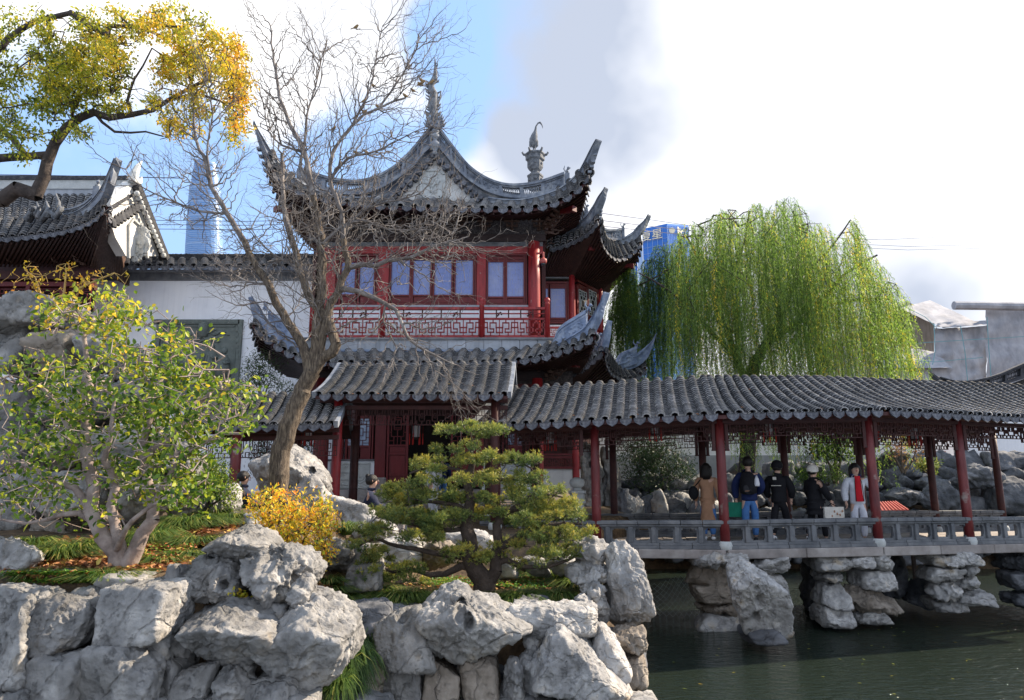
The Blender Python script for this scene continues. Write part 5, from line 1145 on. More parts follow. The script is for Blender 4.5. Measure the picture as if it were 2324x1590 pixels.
b_ = F1.pt(725, 1078, .5); column(gs, V((b_.x, b_.y, 2.0)), F1.pt(725, 860, .5).z-2.0, .22, 'redflat', .97, n=28)
b_ = F1.pt(1221, 1078, .5); column(gs, V((b_.x, b_.y, 2.0)), F1.pt(1221, 860, .5).z-2.0, .16, 'red', .97, n=28)
F1.part('door_post', 852, 900, 876, 1105, -.2, .05, 'redflat', gs); F1.part('door_post', 1073, 900, 1098, 1105, -.2, .05, 'redflat', gs); F1.part('side_wall', 700, 900, 776, 1050, -.4, -.3, 'lime', gs)
def wall_panel(x0, x1):
    w = window(F1, x0+20, 900, x1-4, 1046, 950, 1012, ((x0+32, (x0+x1)/2+4), ((x0+x1)/2+12, x1-14)), gs, glass='clearpane')
    mb = MB(); F1.fret(mb, x0+32, 950, x1-14, 1012, -.03, .5, .014, 2, .02); mb.build('lattice', M['redflat'], w)
    F1.part('dado_wall', x0-26, 1046, x1-2, 1112, -.3, 0, 'lime', gs); F1.part('dado_cap', x0-26, 1043, x1-2, 1047, -.3, .04, 'greystone', gs)
    cx = (x0+x1)/2; F1.part('relief_slab', x0-8, 1050, x1-12, 1110, 0, .05, 'palestone', gs)
    mb = MB()
    for (a, b, c1, d) in ((x0-6, 1052, x1-14, 1054), (x0-6, 1106, x1-14, 1108), (x0-6, 1052, x0-4, 1108), (x1-16, 1052, x1-14, 1108), (x0+4, 1062, x0+20, 1063.5), (x0+4, 1098, x0+20, 1099.5), (x0+2, 1072, x0+4, 1088), (x0+4, 1072, x0+36, 1073.5), (x0+4, 1088, x0+36, 1089.5)): F1.rect(mb, a, b, c1, d, .05, .075)
    r_ = random.Random(3)
    for i in range(34): mb.ball(F1.pt(r_.uniform(x0+4, x1-20), r_.choice((1058, 1080, 1102))+r_.uniform(-3, 3), .05), (r_.uniform(.02, .05), .03, r_.uniform(.02, .04)), 6, 4)
    p = F1.pt(x1-34, 1080, .05)
    for k in range(3): mb.tube([p+V((math.cos(a*math.pi/4)*(.26-.07*k), 0, math.sin(a*math.pi/4)*(.30-.07*k))) for a in range(9)], .018, 4, False)
    mb.build('relief_carving', M['palestone'], gs)
wall_panel(757, 852); wall_panel(1120, 1206)
def door_leaf(face, x0, x1, y0, y1, ym, parent, o=0.0):
    d = bpy.data.objects.new('door', None); C.objects.link(d); d.parent = parent; mb = MB()
    face.rect(mb, x0, y0, x0+4, y1, o-.04, o+.02); face.rect(mb, x1-4, y0, x1, y1, o-.04, o+.02)
    for y in (y0, ym-3, ym+16, y1-18, y1-3): face.rect(mb, x0+4, y, x1-4, y+3, o-.04, o+.02)
    face.rect(mb, x0+4, ym, x1-4, y1, o-.04, o-.02); face.rect(mb, x0+8, ym+24, x1-8, y1-22, o-.03, o-.005); face.rect(mb, x0+8, ym+5, x1-8, ym+12, o-.03, o-.005); mb.build('door_frame', M['redflat'], d)
    mb = MB(); face.fret(mb, x0+4, y0+3, x1-4, ym-3, o-.01, .6, .02, 2, .025)
    l = (y0+ym)/2; face.rect(mb, (x0+x1)/2-8, l-10, (x0+x1)/2+8, l-8.6, o-.02, o+.01); face.rect(mb, (x0+x1)/2-8, l+8.6, (x0+x1)/2+8, l+10, o-.02, o+.01); mb.build('lattice', M['redflat'], d)
door_leaf(F1, 880, 928, 912, 1096, 1014, gs, .1); door_leaf(F1, 1024, 1072, 912, 1096, 1014, gs, .1)
F1.part('floor_stone', 690, 1112, 1240, 1135, -2.4, .9, 'granite', gs)
for i in range(3): F1.part('step', 850-8*i, 1112+i*13, 1090+8*i, 1124+i*13, .9, 1.25+.33*i, 'granite', gs, bevel=.01)
mb = MB(); p = F1.pt(858, 1100, 1.0); mb.box(p+V((0, 0, -.02)), (.42, .22, .42)); mb.build('door_stone', M['granite'], gs, bevel=.03)
b_ = F1.pt(706, 1078, -1); mb = MB(); F1.rect(mb, 700, 545, 708, 1110, -5, -.3); mb.build('side_wall', M['lime'], gs); mb = MB(); F1.rect(mb, 1226, 545, 1232, 1110, -5, -.3); mb.build('side_wall', M['lime'], gs)

wing = thing('hall_wing', 'red octagonal side wing of the hall with two tiers of upturned eaves', 'hall wing', W(1300, 1100, 23.6))
FW = Face(1220, 23.6, 1302, 23.6); FC = Face(1302, 23.6, 1366, 25.4)
def tri_roof(par, E2, R2, E3, R3, nn, BE):
    a, b = keys(E2), keys(R2); roof_patch(par, a, b, nn[0], rows=7, sag=0, s=1.2, cover_limit=0, drip_limit=40, boardmat=M['darkred'])
    c_, d = keys(E3), keys(R3); roof_patch(par, c_, d, nn[1], rows=9, sag=0, s=1.1, cover_limit=60, drip_limit=40, boardmat=M['darkred'])
    return a, c_
wu = bpy.data.objects.new('upper_roof', None); C.objects.link(wu); wu.parent = wing
a, c_ = tri_roof(wu, [(1245, 567, 22.5), (1270, 561, 22.4), (1300, 550, 22.3), (1328, 535, 22.1), (1346, 520, 21.9), (1360, 500, 21.7)], [(1245, 520, 23.6), (1270, 520, 23.5), (1300, 522, 23.2), (1328, 512, 22.6), (1346, 506, 22.2), (1360, 494, 21.8)],
   [(1360, 506, 21.7), (1364, 545, 22.2), (1376, 570, 22.8), (1395, 586, 23.5), (1418, 584, 24.0), (1438, 570, 24.3), (1454, 552, 24.6)], [(1361, 500, 21.8), (1368, 535, 22.6), (1378, 548, 23.5), (1397, 553, 24.3), (1422, 549, 24.8), (1440, 542, 24.9), (1455, 538, 24.8)], (9, 12), None)
wa = lambda t: lerp(FW.pt(1227, 622), FW.pt(1302, 622), t); wc = lambda t: lerp(FC.pt(1302, 622), FC.pt(1366, 655), t)
for e, w_ in ((a, wa), (c_, wc)):
    mb = MB(); mb.grid(lambda u, v: lerp(e(u), w_(u), v)-V((0, 0, .05)), 14, 3); mb.build('soffit', M['dark'], wu); rafters(e, w_, 18, wu)
bk = keys([(1454, 552, 24.6), (1444, 590, 25.6), (1425, 612, 26.8), (1400, 634, 28)]); wb = lambda t: FC.pt(1366, 655)+V((0, 3*t, 0))
mb = MB(); mb.grid(lambda u, v: lerp(bk(u), wb(u), v)-V((0, 0, .05)), 14, 3); mb.build('soffit', M['dark'], wu); rafters(bk, wb, 14, wu)
roof_patch(wu, bk, lambda t: bk(t)+V((-1.1*min(1, t*3), .1, .6*min(1, t*3)+.03)), 10, rows=5, sag=0, s=1.2, cover_limit=0, boardmat=M['darkred'])
open_band([(1290, 498, 532, 22.9), (1304, 492, 524, 22.8), (1318, 486, 516, 22.7), (1330, 480, 510, 22.6)], .13, wu, posts=2, solid=(1,))
band([(1285, 526, 540, 23.0), (1310, 512, 532, 22.7), (1335, 490, 516, 22.3), (1350, 470, 500, 22.0), (1360, 452, 478, 21.8), (1368, 440, 454, 21.6), (1376, 427, 430, 21.5)], .16, 'hip_ridge', 'ridge', wu, cap=1, sub=4)
open_band([(1366, 520, 542, 23.9), (1382, 524, 546, 24.1), (1396, 524, 547, 24.3), (1411, 522, 546, 24.5)], .13, wu, posts=2, solid=(1,))
band([(1366, 540, 552, 24.0), (1390, 544, 556, 24.3), (1415, 540, 555, 24.6), (1437, 526, 546, 24.8), (1455, 510, 532, 24.7), (1466, 500, 512, 24.6), (1474, 488, 491, 24.5)], .16, 'hip_ridge', 'ridge', wu, cap=1, sub=4)
for x, y, Y in ((1331, 478, 22.6), (1414, 520, 24.5)):
    mb = MB(); mb.box(W(x, y+12, Y), (.1, .16, .4)); lion(mb, W(x, y, Y), .7); mb.build('ridge_beast', M['ridge'], wu)
for i in range(5): 
    mb = MB(); mb.ball(W(1366-i*1.0, 470+i*9, 21.8), (.05, .05, .07), 6, 4); mb.build('tip_ornament', M['ridge'], wu)
mb = MB(); p1 = [W(1245, 520, 23.6), W(1300, 522, 23.2), W(1378, 548, 23.5), W(1422, 549, 24.8)]; ap = W(1300, 470, 27.5)
mb.add(p1+[ap, p1[0]+V((0, 6, 0)), p1[3]+V((-.5, 4, 0))], [(0, 1, 4), (1, 2, 4), (2, 3, 4), (3, 6, 4), (0, 4, 5)]); mb.build('roof_slope', M['tile'], wu)
ww = bpy.data.objects.new('upper_storey', None); C.objects.link(ww); ww.parent = wing
for f, x0, x1 in ((FW, 1222, 1302), (FC, 1302, 1368)):
    f.part('wall_core', x0, 600, x1, 1110, -.5, -.35, 'darkred', ww); f.part('carved_frieze', x0, 578, x1, 602, -.3, -.05, 'carved', ww)
    f.part('head_beam', x0-3, 602 if f is FW else 606, x1+3, 613 if f is FW else 622, -.1, .14, 'dark', ww)
    mb = MB()
    for i in range(3): bracket(mb, f.pt(x0+12+(x1-x0-20)*i/2, 596, .05), f.n, .8)
    mb.build('eave_brackets', M['bracket'], ww)
corner_bracket(FC.pt(1304, 606, .1), V((.4, -.9, 0)), ww); corner_bracket(FC.pt(1364, 630, .1), V((.95, -.3, 0)), ww)
FW.part('grey_lintel', 1226, 613, 1294, 633, -.2, .04, 'greystone', ww); FC.part('red_lintel', 1308, 620, 1360, 644, -.2, .04, 'red', ww)
for f, x, y0, y1, r in ((FW, 1300, 612, 770, .11), (FC, 1365, 632, 780, .09)):
    b_ = f.pt(x, y1, .02); column(ww, b_, f.pt(x, y0, .02).z-b_.z, r, 'red', .97, False)
window(FW, 1226, 640, 1291, 735, 655, 721, ((1230, 1244), (1250, 1283)), ww)
wn = window(FC, 1310, 648, 1359, 745, 662, 718, ((1315, 1332), (1338, 1354)), ww, glass='interior')
mb = MB(); FC.fret(mb, 1315, 662, 1332, 718, -.01, .8, .02, 2, .02); FC.fret(mb, 1338, 662, 1354, 718, -.01, .8, .02, 2, .02); mb.build('lattice', M['palestone'], wn)
FW.part('low_wall', 1226, 738, 1302, 800, -.3, 0, 'lime', ww); FC.part('low_wall', 1302, 750, 1366, 800, -.3, 0, 'redflat', ww)
FR = Face(1240, 22.7, 1376, 25.2)
FWr = Face(1248, 22.7, 1320, 22.7)
mb = MB(); FWr.rect(mb, 1248, 742, 1318, 746, -.04, .02); FWr.rect(mb, 1248, 764, 1318, 767, -.04, .02); FWr.fret(mb, 1248, 746, 1318, 764, 0, .3, .02, 0, .025); mb.build('fretwork', M['red'], ww)
FCr = Face(1352, 24.0, 1386, 25.6)
mb = MB(); FCr.rect(mb, 1352, 752, 1384, 757, -.04, .03); FCr.rect(mb, 1352, 804, 1384, 808, -.04, .02); FCr.fret(mb, 1352, 757, 1384, 804, 0, .35, .025, 0, .03); mb.build('fretwork', M['red'], ww)
b_ = FCr.pt(1383, 818); mb = MB(); mb.smooth = True; h = FCr.pt(1383, 752).z-b_.z; mb.lathe(b_, [(.07, 0), (.07, h), (.09, h+.04), (.09, h+.12), (.03, h+.2)], 12); mb.build('railing_post', M['red'], ww)
FCr.part('band_stone', 1345, 808, 1392, 826, -.4, .04, 'bandstone', ww)
wl_ = bpy.data.objects.new('lower_roof', None); C.objects.link(wl_); wl_.parent = wing
a, c_ = tri_roof(wl_, [(1270, 858, 21.6), (1290, 852, 21.5), (1312, 842, 21.4), (1332, 830, 21.2), (1352, 815, 21.0), (1370, 800, 20.8)], [(1270, 825, 22.8), (1290, 825, 22.6), (1312, 822, 22.2), (1332, 815, 21.8), (1352, 806, 21.3), (1370, 795, 20.9)],
   [(1370, 803, 20.8), (1378, 832, 21.6), (1393, 850, 22.5), (1418, 860, 23.2), (1446, 856, 23.8), (1466, 836, 24.2)], [(1371, 798, 20.9), (1385, 818, 22.2), (1400, 834, 23.4), (1422, 838, 24.2), (1446, 832, 24.4), (1466, 822, 24.4)], (7, 12), None)
wa = lambda t: lerp(FW.pt(1240, 880), FW.pt(1302, 880), t); wc = lambda t: lerp(FC.pt(1302, 880), FC.pt(1366, 890), t)
for e, w_ in ((a, wa), (c_, wc)):
    mb = MB(); mb.grid(lambda u, v: lerp(e(u), w_(u), v)-V((0, 0, .05)), 14, 3); mb.build('soffit', M['dark'], wl_); rafters(e, w_, 18, wl_)
carved_fin([(1342, 806, 826, 22.0), (1350, 786, 820, 21.8), (1362, 774, 808, 21.5)], [(1330, 820, 836, 22.2), (1345, 806, 828, 21.9), (1360, 788, 816, 21.5), (1371, 766, 796, 21.1), (1378, 748, 768, 20.9), (1384, 728, 731, 20.8)], wl_, beast=(1360, 772, 21.5))
carved_fin([(1398, 826, 836, 23.5), (1408, 806, 836, 23.7), (1425, 796, 832, 23.9), (1444, 788, 826, 24.0)], [(1398, 828, 840, 23.6), (1420, 820, 840, 23.9), (1440, 808, 834, 24.1), (1458, 794, 822, 24.2), (1472, 782, 806, 24.2), (1481, 772, 784, 24.2), (1488, 759, 762, 24.2)], wl_, beast=(1444, 790, 24.0), scroll=((1404, 826),))
wg = bpy.data.objects.new('ground_storey', None); C.objects.link(wg); wg.parent = wing
for x, Y in ((1307, 22.2), (1219, 22.4)):
    p = W(x, 1060, Y); column(wg, V((p.x, p.y, 2.0)), 2.7, .11, 'red')
FG2 = Face(1232, 22.2, 1318, 22.2)
FG2.part('white_base', 1232, 1064, 1318, 1112, -.3, 0, 'gable', wg); FG2.part('seat_board', 1232, 1060, 1318, 1065, -.3, .06, 'redflat', wg)
mb = MB(); FG2.rect(mb, 1234, 1030, 1316, 1034, -.06, .02); FG2.fret(mb, 1234, 1040, 1316, 1060, 0, .3, .02, 0, .03); FG2.rect(mb, 1234, 1036, 1316, 1040, -.03, .01); mb.build('fretwork', M['redflat'], wg)
mb = MB(); FG2.fret(mb, 1234, 965, 1316, 995, 0, .4, .02, 1, .03); mb.build('fretwork', M['darkred'], wg)

ped = thing('statue_pedestal', 'tiered hexagonal grey pedestal rising behind the right roof ridge', 'pedestal', W(1215, 430, 21.8))
b_ = W(1215, 430, 21.8); k_ = (W(1216, 380, 21.8).x-W(1215, 380, 21.8).x); mb = MB()
pr = [(-15, 0), (17, 0), (17, 8), (15, 10), (17, 14), (17, 27), (18.5, 29), (18.5, 33), (15, 34), (10, 38), (10, 42), (14, 45), (18, 52), (18, 66), (22, 70), (22, 78), (25, 82), (24, 85), (12, 87)]
mb.lathe(b_, [(max(.01, x*k_), z*k_) for x, z in pr[1:]], 6)
for z in (20, 59):
    for a in range(6):
        an = math.pi/6+a*math.pi/3; c = b_+V((math.cos(an)*15.5*k_, math.sin(an)*15.5*k_, z*k_)); mb.ball(c, (.05, .05, .05), 6, 4)
for a in range(6):
    an = a*math.pi/3; c = b_+V((math.cos(an)*22*k_, math.sin(an)*22*k_, 83*k_)); d = V((math.cos(an), math.sin(an), 0)); mb.tube([c-d*.06, c+d*.06+V((0, 0, .01)), c+d*.11+V((0, 0, .08)), c+d*.08+V((0, 0, .11))], [.05, .04, .03, .015], 6)
mb.build('pedestal_body', M['bronze'], ped)
cr_ = thing('crane_statue', 'slender dark crane statue standing with lowered beak on the pedestal', 'statue', W(1215, 343, 21.8))
def cp(zx, zy, dy=0): return W(907.8+zx*.232, 113.5+zy*.232, 21.8)+V((0, dy, 0))
mb = MB(); mb.smooth = True
mb.tube([cp(1310, 960), cp(1305, 930), cp(1305, 880), cp(1318, 830), cp(1325, 790), cp(1330, 750), cp(1350, 718), cp(1370, 712), cp(1380, 722)], [.04, .10, .14, .10, .045, .026, .025, .034, .02], 12)
mb.tube([cp(1378, 720), cp(1390, 740), cp(1397, 770)], [.028, .018, .004], 6); mb.build('crane_body', M['bronze'], cr_)
mb = MB(); mb.tube([cp(1305, 945), cp(1306, 985), cp(1304, 1012)], [.03, .02, .025], 6); mb.tube([cp(1322, 945, -.05), cp(1322, 990, -.05), cp(1325, 1030, -.05)], [.03, .02, .025], 6); mb.build('crane_leg', M['bronze'], cr_)
mb = MB()
for s_ in (-1, 1):
    for j in range(5): mb.tube([cp(1310+s_*12, 850+j*10), cp(1308+s_*34, 900+j*10), cp(1306+s_*(34-j*3), 948+j*4)], [.04, .045, .006], 5)
mb.build('crane_wing', M['bronze'], cr_)
M['camred'] = mat('dusty_red_paint', [(.35, .05, .05), (.5, .14, .12)], scale=6, rough=.5)
M['camglass'] = simple('dark_camera_dome', (.03, .03, .035), .05, spec=.8)
sc = thing('security_camera', 'small red dome camera hung beside the upper corner column', 'camera', W(1233, 590, 20.3)); mb = MB(); p = W(1233, 592, 20.3)
mb.lathe(p, [(.08, -.09), (.105, -.05), (.11, 0), (.1, .04), (.05, .08), (.03, .1), (.03, .24), (.01, .26)], 14); mb.bar(p+V((-.2, .1, .25)), p+V((.02, 0, .25)), .05); mb.build('camera_housing', M['camred'], sc); mb = MB(); mb.ball(p+V((0, 0, -.1)), .07, 12, 8); mb.build('camera_dome', M['camglass'], sc)

gw = thing('garden_wall', 'white lime garden wall with dark tiled coping left of the hall', 'wall', W(400, 1090, 22.6))
FWL = Face(-80, 22.6, 735, 22.6)
FWL.part('wall_face', -80, 637, 735, 1120, -.3, 0, 'lime', gw)
FWL.part('grey_course', -80, 620, 735, 638, -.35, .05, 'greystone', gw); FWL.part('lip_course', -80, 614, 735, 620, -.38, .12, 'bandstone', gw)
roof_patch(gw, keys([(-80, 604, 22.1), (300, 606, 22.1), (735, 607, 22.1)]), keys([(-80, 590, 22.7), (300, 590, 22.7), (735, 594, 22.7)]), 32, rows=5, sag=0, s=1.3, cover_limit=170, boardmat=M['greystone'])
mb = MB(); FWL.rect(mb, -80, 577, 735, 592, -.25, -.05); mb.build('coping_ridge', M['tile'], gw)
mb = MB(); rr = random.Random(5)
for i in range(260): 
    x = -75+i*3.1; FWL.rect(mb, x, 576+rr.uniform(-.8, .8), x+2.3, 590, -.06, -.02)
kind(mb.build('upright_ridge_tiles', M['tile'], gw), 'stuff')
rp = bpy.data.objects.new('relief_panel', None); C.objects.link(rp); rp.parent = gw
FWL.part('relief_ground', 358, 735, 538, 930, 0, .03, 'relief', rp)
mb = MB()
for r_ in ((350, 727, 546, 737), (350, 727, 360, 930), (536, 727, 546, 930)): FWL.rect(mb, *r_, 0, .10)
for r_ in ((362, 740, 534, 743), (362, 740, 365, 930), (531, 740, 534, 930)): FWL.rect(mb, *r_, 0, .07)
mb.build('relief_frame', M['relief'], rp)
mb = MB()
for i in range(13): FWL.rect(mb, 364+i*13.5, 729.5, 372+i*13.5, 734.5, .10, .112)
for i in range(14): FWL.rect(mb, 538.5, 745+i*13, 543.5, 753+i*13, .10, .112)
mb.build('key_border', M['relief'], rp)
mb = MB(); mb.smooth = True; rr = random.Random(21)
for j in range(9):
    y = 752+rr.uniform(0, 26); x = 440+rr.uniform(-10, 60); mb.tube([FWL.pt(x+q*7, y+math.sin(q*1.2+j)*4, .05) for q in range(6)], [.02, .035, .04, .035, .03, .012], 6)
for x, y, s_ in ((505, 815, 1.0), (478, 800, .9), (455, 830, 1.0), (425, 815, .9), (392, 830, 1)):
    p = FWL.pt(x, y+40, .04); mb.lathe(p, [(.26*s_, 0), (.24*s_, .3*s_), (.20*s_, .55*s_), (.09*s_, .72*s_)], 12); mb.ball(p+V((0, 0, .84*s_)), (.10*s_, .09*s_, .12*s_), 8, 6); mb.tube([p+V((-.1, -.1, .55*s_)), p+V((.12, -.2, .4*s_)), p+V((.25, -.12, .45*s_))], .05*s_, 6)
    for q in range(4): mb.tube([p+V((-.2+.1*q, -.2, .1)), p+V((-.15+.09*q, -.2, .5*s_))], .014, 4)
p = FWL.pt(462, 750, .05); mb.lathe(p-V((0, 0, .25)), [(.05, 0), (.16, .05), (.18, .4), (.12, .5)], 8)
mb.build('carved_figures', M['relief'], rp)
fw = thing('garden_wall', 'white far garden wall with grey base and lattice windows beyond the bridge', 'wall', W(1800, 1100, 29))
FF = Face(1240, 29, 2190, 29)
FF.part('wall_face', 1240, 940, 2160, 1034, -.3, 0, 'lime', fw); FF.part('grey_base', 1240, 1034, 2162, 1110, -.3, .04, 'bandstone', fw); FF.part('wall_coping', 1240, 926, 2165, 941, -.45, .15, 'tile', fw)
for x0, x1, y0, y1 in ((1384, 1412, 962, 1012), (1590, 1618, 968, 1002), (2045, 2086, 975, 1002), (1738, 1766, 966, 1000)):
    w_ = bpy.data.objects.new('lattice_window', None); C.objects.link(w_); w_.parent = fw
    FF.part('painted_recess', x0, y0, x1, y1, 0, .02, 'interior', w_); mb = MB(); FF.fret(mb, x0, y0, x1, y1, .05, .35, .035, 2, .04); mb.build('lattice', M['palestone'], w_)  # flat dark plate on the wall, painted as the shade of an opening

lh = thing('corner_hall', 'dark eaved hall with dragon ridge and sunlit white gable above the garden wall', 'hall', W(80, 1090, 19.5))
FL = Face(-80, 20.4, 205, 20.4)
FL.part('wall_face', -80, 560, 205, 700, -.4, -.25, 'darkred', lh); FL.part('head_beam', -80, 618, 212, 636, -.2, .12, 'darkred', lh); FL.part('red_lintel', -80, 640, 205, 650, -.2, 0, 'redflat', lh)
for x in (-20, 60, 138): FL.part('post', x-4, 650, x+5, 705, -.2, .02, 'redflat', lh)
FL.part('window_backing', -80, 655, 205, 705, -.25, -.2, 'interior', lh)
mb = MB(); FL.fret(mb, -70, 655, 55, 705, -.1, .5, .02, 2, .03); FL.fret(mb, 66, 655, 133, 705, -.1, .5, .02, 2, .03); FL.fret(mb, 144, 655, 200, 705, -.1, .5, .02, 2, .03); mb.build('lattice', M['redflat'], lh)
mb = MB()
for i in range(6): bracket(mb, FL.pt(-60+50*i, 600, .1), (0, -1, 0), .9)
mb.build('eave_brackets', M['bracket'], lh)
lr = bpy.data.objects.new('front_roof', None); C.objects.link(lr); lr.parent = lh
EE = keys([(-90, 545, 18.6), (0, 543, 18.6), (80, 536, 18.6), (140, 527, 18.5), (190, 512, 18.4), (222, 494, 18.3), (243, 470, 18.1)]); RE = keys([(-90, 500, 19.9), (0, 500, 19.9), (80, 497, 19.9), (140, 492, 19.6), (190, 484, 19.1), (222, 474, 18.7), (243, 464, 18.2)])
roof_patch(lr, EE, RE, 17, rows=9, sag=0, s=1.2, cover_limit=120, boardmat=M['darkred'])
we = lambda t: V((lerp(FL.pt(-90, 590).x, FL.pt(205, 590).x, t), 20.4, FL.pt(60, 596).z))
mb = MB(); mb.grid(lambda u, v: lerp(EE(u), we(u), v)-V((0, 0, .06)), 18, 3); mb.build('soffit', M['dark'], lr); rafters(EE, we, 30, lr)
SE_ = keys([(243, 470, 18.1), (246, 505, 19), (258, 535, 20.2), (272, 560, 21.4), (285, 578, 22.6)]); ws = lambda t: V((FL.pt(205, 590).x, lerp(20.4, 23, t), FL.pt(60, 596).z))
mb = MB(); mb.grid(lambda u, v: lerp(SE_(u), ws(u), v)-V((0, 0, .06)), 12, 3); mb.build('soffit', M['dark'], lr); rafters(SE_, ws, 22, lr, m='bracket')
roof_patch(lr, SE_, lambda t: SE_(t)+V((-1.0*min(1, t*2), .1, .6*min(1, t*2)+.03)), 12, rows=5, sag=0, s=1.2, cover_limit=0, drip_limit=20, boardmat=M['darkred'])
open_band([(140, 480, 503, 19.3), (168, 476, 498, 19.1), (196, 464, 488, 18.9), (216, 446, 472, 18.7)], .14, lr, posts=3, solid=(0, 2), m='ridge')
band([(120, 494, 506, 19.5), (165, 488, 504, 19.2), (200, 470, 490, 18.8), (226, 444, 468, 18.5), (242, 420, 446, 18.3), (253, 396, 416, 18.1), (268, 362, 366, 17.9)], .16, 'hip_ridge', 'ridge', lr, cap=1, sub=4)
band([(255, 400, 420, 18.0), (262, 380, 395, 18.0), (268, 360, 366, 17.9)], .2, 'tip_block', 'ridge', lr, sub=2)
mb = MB(); mb.box(W(222, 440, 18.7), (.18, .22, .36)); lion(mb, W(222, 430, 18.7), .9); mb.build('ridge_beast', M['ridge'], lr)
mb = MB(); mb.smooth = True
mb.tube([W(62, 500, 18.9), W(80, 478, 18.8), (W(96, 500, 18.8)), W(112, 478, 18.7), W(128, 492, 18.7), W(140, 470, 18.6)], [.13, .12, .10, .12, .10, .07], 8)
for x, y in ((86, 470), (108, 468), (130, 452)): mb.tube([W(x, y+26, 18.7), W(x+3, y+8, 18.7), W(x-3, y-12, 18.7)], [.08, .06, .015], 6)
for i in range(18): mb.tube([W(66+i*4.4, 492-abs(math.sin(i))*14, 18.7), W(68+i*4.4, 480-abs(math.sin(i))*14, 18.6)], [.05, .008], 4)
mb.build('dragon_ornament', M['bronze'], lr)
lt = bpy.data.objects.new('main_roof', None); C.objects.link(lt); lt.parent = lh
FT = Face(-90, 21.4, 300, 21.4)
FT.part('ridge_cap', -90, 402, 306, 410, -.2, .1, 'tile', lt); FT.part('ridge_band', -90, 410, 300, 430, -.15, .04, 'palestone', lt); FT.part('ridge_foot', -90, 430, 290, 446, -.15, .0, 'bandstone', lt)
roof_patch(lt, keys([(-90, 506, 19.9), (100, 504, 19.9), (240, 490, 19.9)]), keys([(-90, 446, 21.5), (100, 446, 21.5), (262, 446, 21.5)]), 20, rows=12, sag=.05, s=1.2, cover_limit=60, drips=False, boardmat=M['darkred'])
FGb = Face(243, 20.2, 374, 23.6)
def face_poly(f, pts, o, th, name, m, parent):
    mb = MB(); P = [f.pt(x, y, o) for x, y in pts]; mb.prism(P, -f.n*th); return mb.build(name, M[m], parent)
face_poly(FGb, [(254, 447), (302, 413), (312, 428), (371, 582), (286, 582), (262, 540), (246, 490)], 0, .3, 'gable_wall', 'gable', lt)
face_poly(FGb, [(252, 470), (306, 438), (306, 444), (252, 478)], .06, .08, 'gable_moulding', 'tile', lt)
for i in range(9):
    t = i/8; p = FGb.pt(256+t*60, 497-t*38, .15); mb = MB(); mb.bar(p, p+V((.1, -.05, -.28)), .12, .08); mb.build('gable_tile', M['tile'], lt)
mb = MB(); mb.bar(FGb.pt(308, 422, .08), FGb.pt(374, 588, .08), .26, .22); mb.build('rake_board', M['tile'], lt)
for i in range(14):
    t = i/13; p = FGb.pt(311+t*60, 440+t*140, .2); mb = MB(); mb.ball(p, (.09, .09, .09), 8, 5); mb.build('rake_tile', M['palestone'], lt)
mb = MB(); mb.tube([FGb.pt(302, 416, .05), FGb.pt(306, 395, .05), FGb.pt(312, 380, .05), FGb.pt(322, 366, .05)], [.16, .13, .09, .02], 8); mb.tube([FGb.pt(308, 418, .05), FGb.pt(318, 412, .05), FGb.pt(322, 402, .05)], [.12, .08, .02], 8); mb.build('fish_tail_finial', M['palestone'], lt)
Q, Fq = rock_shape(79, (.9, .2, 1.5), 'lumpy', 5, 2.6, pits=14); p = FGb.pt(311, 545, .02); np_obj('carved_relief', Q+np.array(p), Fq, M['palestone'], lt, smooth=True)
mb = MB(); ps = [(292, 585), (292, 512), (302, 498), (326, 520), (334, 585)]
for a_, b__ in zip(ps, ps[1:]): mb.bar(FGb.pt(*a_, .03), FGb.pt(*b__, .03), .08, .06, ext=.02)
mb.build('relief_rim', M['palestone'], lt)
sp = thing('stone_post', 'pale stone post with round ball top at the bridge head', 'post', W(1311, 1160, 15.9)); p = W(1311, 1180, 15.9)
mb = MB(); mb.smooth = False; mb.lathe(p, [(.15, -.2), (.15, .34), (.19, .36), (.19, .44), (.165, .46), (.165, .55), (.20, .57), (.20, .63), (.1, .65), (.085, .68)], 8); mb.build('post_shaft', M['palestone'], sp); mb = MB(); mb.smooth = True; mb.lathe(p+V((0, 0, .68)), [(.08, 0), (.15, .05), (.17, .12), (.15, .19), (.06, .235), (.01, .24)], 16); mb.build('post_ball', M['palestone'], sp)
def rs(seed): return np.random.RandomState(seed)
def WA(px, py, Y):
    px, py, Y = np.broadcast_arrays(np.asarray(px, float), np.asarray(py, float), np.asarray(Y, float))
    x = (px-1162)/FPX; u = (795-py)/FPX; dy = math.cos(PITCH)-u*math.sin(PITCH); dz = math.sin(PITCH)+u*math.cos(PITCH); t = Y/dy
    return np.stack([x*t, Y, EYE+dz*t], -1)
def unit(a): return a/np.maximum(1e-9, np.linalg.norm(a, axis=-1, keepdims=True))
